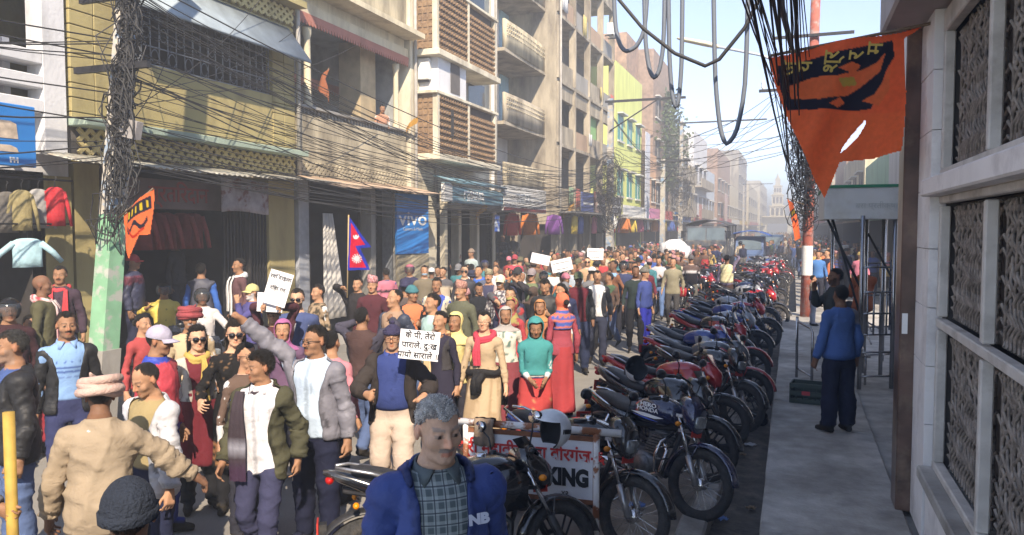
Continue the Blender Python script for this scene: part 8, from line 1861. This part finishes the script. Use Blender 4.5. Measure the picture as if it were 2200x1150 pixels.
# ---- the far crowd
def far_crowd(n=245):
    rs = random.Random(5); pts = []; spots = [(q.location[0], q.location[1]) for q in PEOPLE]
    pal = [('black', (45, 45, 50)), ('black', (40, 42, 48)), ('grey', (120, 120, 125)), ('navy', (50, 58, 95)), ('brown', (110, 80, 65)), ('maroon', (120, 40, 55)), ('red', (200, 45, 50)), ('beige', (205, 185, 155)), ('white', (220, 220, 222)), ('blue', (50, 90, 170)), ('green', (70, 105, 75)), ('yellow', (205, 170, 70)), ('black', (42, 42, 46)), ('grey', (95, 95, 100)), ('brown', (95, 75, 65)), ('navy', (48, 52, 80)), ('pink', (215, 110, 135)), ('olive', (110, 105, 75)), ('teal', (40, 130, 140)), ('orange', (225, 115, 50))]
    tries = 0
    while len(pts) < n and tries < 20000:
        tries += 1; u = rs.random(); y = 9.3 + 46 * u ** 1.5; x = rs.uniform(-7.9, -1.9 if y > 17 else -3.3)
        if y > 25 and rs.random() < .12: x = rs.uniform(.3, 3.0)
        if (abs(x + 4.35) < 1.5 and 40 < y < 49) or (abs(x + 4.9) < 1.3 and 31.5 < y < 35.5) or (abs(x + 2.4) < 1.2 and 45 < y < 51) or (x > -3.2 and 17 < y < 44 and x < 0): continue
        if y < 13.5 and x < -5.0: continue
        if any((x - a) ** 2 + (y - b) ** 2 < (.30 if y < 14 else .42) for a, b in spots) : continue
        spots.append((x, y)); pts.append((x, y))
    for x, y in pts:
        nm, cl = rs.choice(pal); fem = rs.random() < .22; kw = {}; ex = ''
        v = rs.random(); it = []; hk = 'short' if not fem else 'bun'
        if fem: top = [dict(k='shawl', c=c(*cl), slv=.4, hem=.95)] + ([dict(k='hood', c=c(*rs.choice(pal)[1]))] if rs.random() < .5 else []); kw['skirt'] = dict(top=1.0, hem=.15, c=c(*rs.choice(pal)[1])); gar = 'shawl'
        else: top = rs.choice([J_(c(*cl)), J_(c(*cl), open=.06), dict(k='sweater', c=c(*cl)), SHT(c(*cl))]); gar = 'top'
        if not fem:
            if v < .10: it = [('cap', c(*rs.choice(pal)[1]))]; ex = ' and cap'
            elif v < .22: it = [('topi', c(210, 150, 150), c(160, 90, 90))]; ex = ' and topi'
            elif v < .30: it = [('beanie', c(*rs.choice(pal)[1]))]; ex = ' and knit cap'
            elif v < .40: it = [('helmet', c(*rs.choice([(30, 30, 32), (40, 45, 90), (170, 40, 45)])))]; ex = ' and helmet'
            elif v < .45: it = [('turban', c(*rs.choice(pal)[1]), None, None)]; ex = ' and turban'
        q = rs.random(); ap = {}
        if q < .10: ap = dict(wristR=(-.06, -.27, 1.2), wristL=(.07, -.27, 1.18), curl=60)
        elif q < .16: ap = dict(wristR=(-.30, -.18, 1.75), curlR=95)
        elif q < .26: ap = dict(wristL=(.10, -.24, 1.25), curlL=60)
        elif q < .34: ap = dict(wristR=(-.02, -.22, 1.12), wristL=(.04, -.2, 1.05))
        elif q < .40: ap = dict(wristR=(-.14, -.14, 1.5))
        if not fem and rs.random() < .4:
            c2 = c(*rs.choice(pal)[1]); tp_ = top; tp_['c'] = rs.choice([band(c(*cl), (1.2, 1.26, c2)), stripes(c(*cl), c2, rs.choice([.05, .09]), 2, .3), band(c(*cl), (1.28, 1.5, c2)), plaid(c(*cl), c2, (.05, .05, .06), .08), speckle(c(*cl), c2, 50, .5, rs.randint(1, 99))])
        P = np.array([x, y]); away = rs.random() < .22; yaw = math.degrees(math.atan2(-x, y)) + (rs.uniform(150, 210) if away else rs.uniform(-45, 30))
        person('distant %s in %s %s%s among the crowd' % ('woman' if fem else 'man', nm, gar, ex), (x, y, .12 if x > .1 else 0), yaw, rs.uniform(1.46, 1.58) if fem else rs.uniform(1.54, 1.72), fem=fem, lod=1 if y < 12.5 else 2, hairkind=hk, tone=rs.choice(['m', 'd', 'd', 'k', 'o']), inner=c(*rs.choice(pal)[1]), top=top, legs=c(*rs.choice([(60, 65, 90), (50, 50, 55), (100, 95, 90), (80, 105, 150)])), items=it, pose=walk(rs.uniform(.3, 1), 1, rs.choice([-1, 1]), head=(rs.uniform(-45, 35), rs.uniform(-4, 16), rs.uniform(-6, 6)), lean=rs.uniform(-2, 6), **ap), g=rs.uniform(.95, 1.15), group='distant people filling the street', **kw)
far_crowd()

def crowd_mass(n=420):
    """the packed heads farther down the street, too many and too small to tell apart"""
    rs = random.Random(44); B = base(3, False); bodies = []
    for k in range(8):
        T, J = make_pose(walk(rs.uniform(.3, 1), 1, rs.choice([-1, 1]), head=(rs.uniform(-40, 40), rs.uniform(-5, 12), 0), **({'wristR': (-.3, -.2, 1.7)} if k == 3 else {'wristL': (.08, -.26, 1.15)} if k == 5 else {}))); bodies.append(skin(B, B.V + B.N * (.022 * (B.V[:, 2] < 1.45) * (B.V[:, 2] > .1) + .012 * (B.V[:, 2] > B.hairz))[:, None], T))
    z = B.V[:, 2]; pal = [(45, 45, 50), (40, 42, 48), (90, 88, 92), (120, 118, 122), (50, 55, 85), (100, 76, 64), (115, 45, 55), (185, 50, 52), (195, 178, 150), (215, 214, 216), (60, 90, 150), (75, 98, 78), (200, 160, 70), (195, 110, 128), (105, 100, 75), (45, 45, 48), (60, 52, 50)]
    VV = []; CC = []; QQ = []; off_ = 0; made = 0; tries = 0
    while made < n and tries < 9000:
        tries += 1; y = 25 + 150 * rs.random() ** 1.7; x = rs.uniform(-7.9, 2.8 if y > 46 else -3.3)
        if (abs(x + 4.35) < 1.6 and 39.5 < y < 49) or (abs(x + 4.9) < 1.3 and 31 < y < 36) or (abs(x + 2.4) < 1.2 and 45 < y < 51) or any(abs(x - a) < 1.1 and b - .6 < y < b + 4.2 for a, b in ((-1.5, 58), (-4.6, 66), (-2.7, 76), (-4.6, 92))): continue
        h_ = rs.uniform(1.5, 1.72) / 1.735; a = math.atan2(-x, y) + R(rs.uniform(-50, 40) + (180 if rs.random() < .25 else 0)); V_ = bodies[rs.randrange(8)] * h_; ca, sa = math.cos(a), math.sin(a)
        V_ = np.stack([x + ca * V_[:, 0] - sa * V_[:, 1], y + sa * V_[:, 0] + ca * V_[:, 1], V_[:, 2] + (.12 if x > .1 else 0)], -1); c_ = np.tile(np.array(TONES[rs.choice('mddk')]), (len(V_), 1)); tc = c(*rs.choice(pal)); c_[(z > .95) & (z < 1.46) & ~((B.arm > .5) & (B.tarm > LU + LF - .02))] = tc; c_[(B.arm > .5) & (B.tarm < LU + LF - .02)] = tc; c_[(z <= .95) & (B.arm < .5)] = c(*rs.choice([(60, 62, 80), (45, 45, 50), (90, 85, 80), (80, 100, 140)])); c_[B.head & (z > B.hairz)] = DK if rs.random() < .72 else c(*rs.choice(pal))
        VV.append(V_); CC.append(c_); QQ.append(B.Q + off_); off_ += len(V_); made += 1
    tag(obj('crowd', npmesh('crowd', np.concatenate(VV), np.concatenate(QQ), M_CLOTH, True, np.concatenate(CC))), 'mass of people filling the far street towards the tower', 'crowd', kind='stuff')
crowd_mass()
# ================================================================ winter haze over the street
def haze():
    m = bpy.data.materials.new('haze_air'); m.use_nodes = True; t = m.node_tree; t.nodes.remove(t.nodes['Principled BSDF'])
    v = t.nodes.new('ShaderNodeVolumePrincipled'); v.inputs['Color'].default_value = (.82, .86, .93, 1); v.inputs['Density'].default_value = .0080; v.inputs['Anisotropy'].default_value = .1
    t.links.new(v.outputs[0], t.nodes['Material Output'].inputs['Volume'])
    b = MB(); b.box((-905, -65, -1.3), (905, 1605, 18)); tag(b.build('haze', m), kind='stuff')
haze()
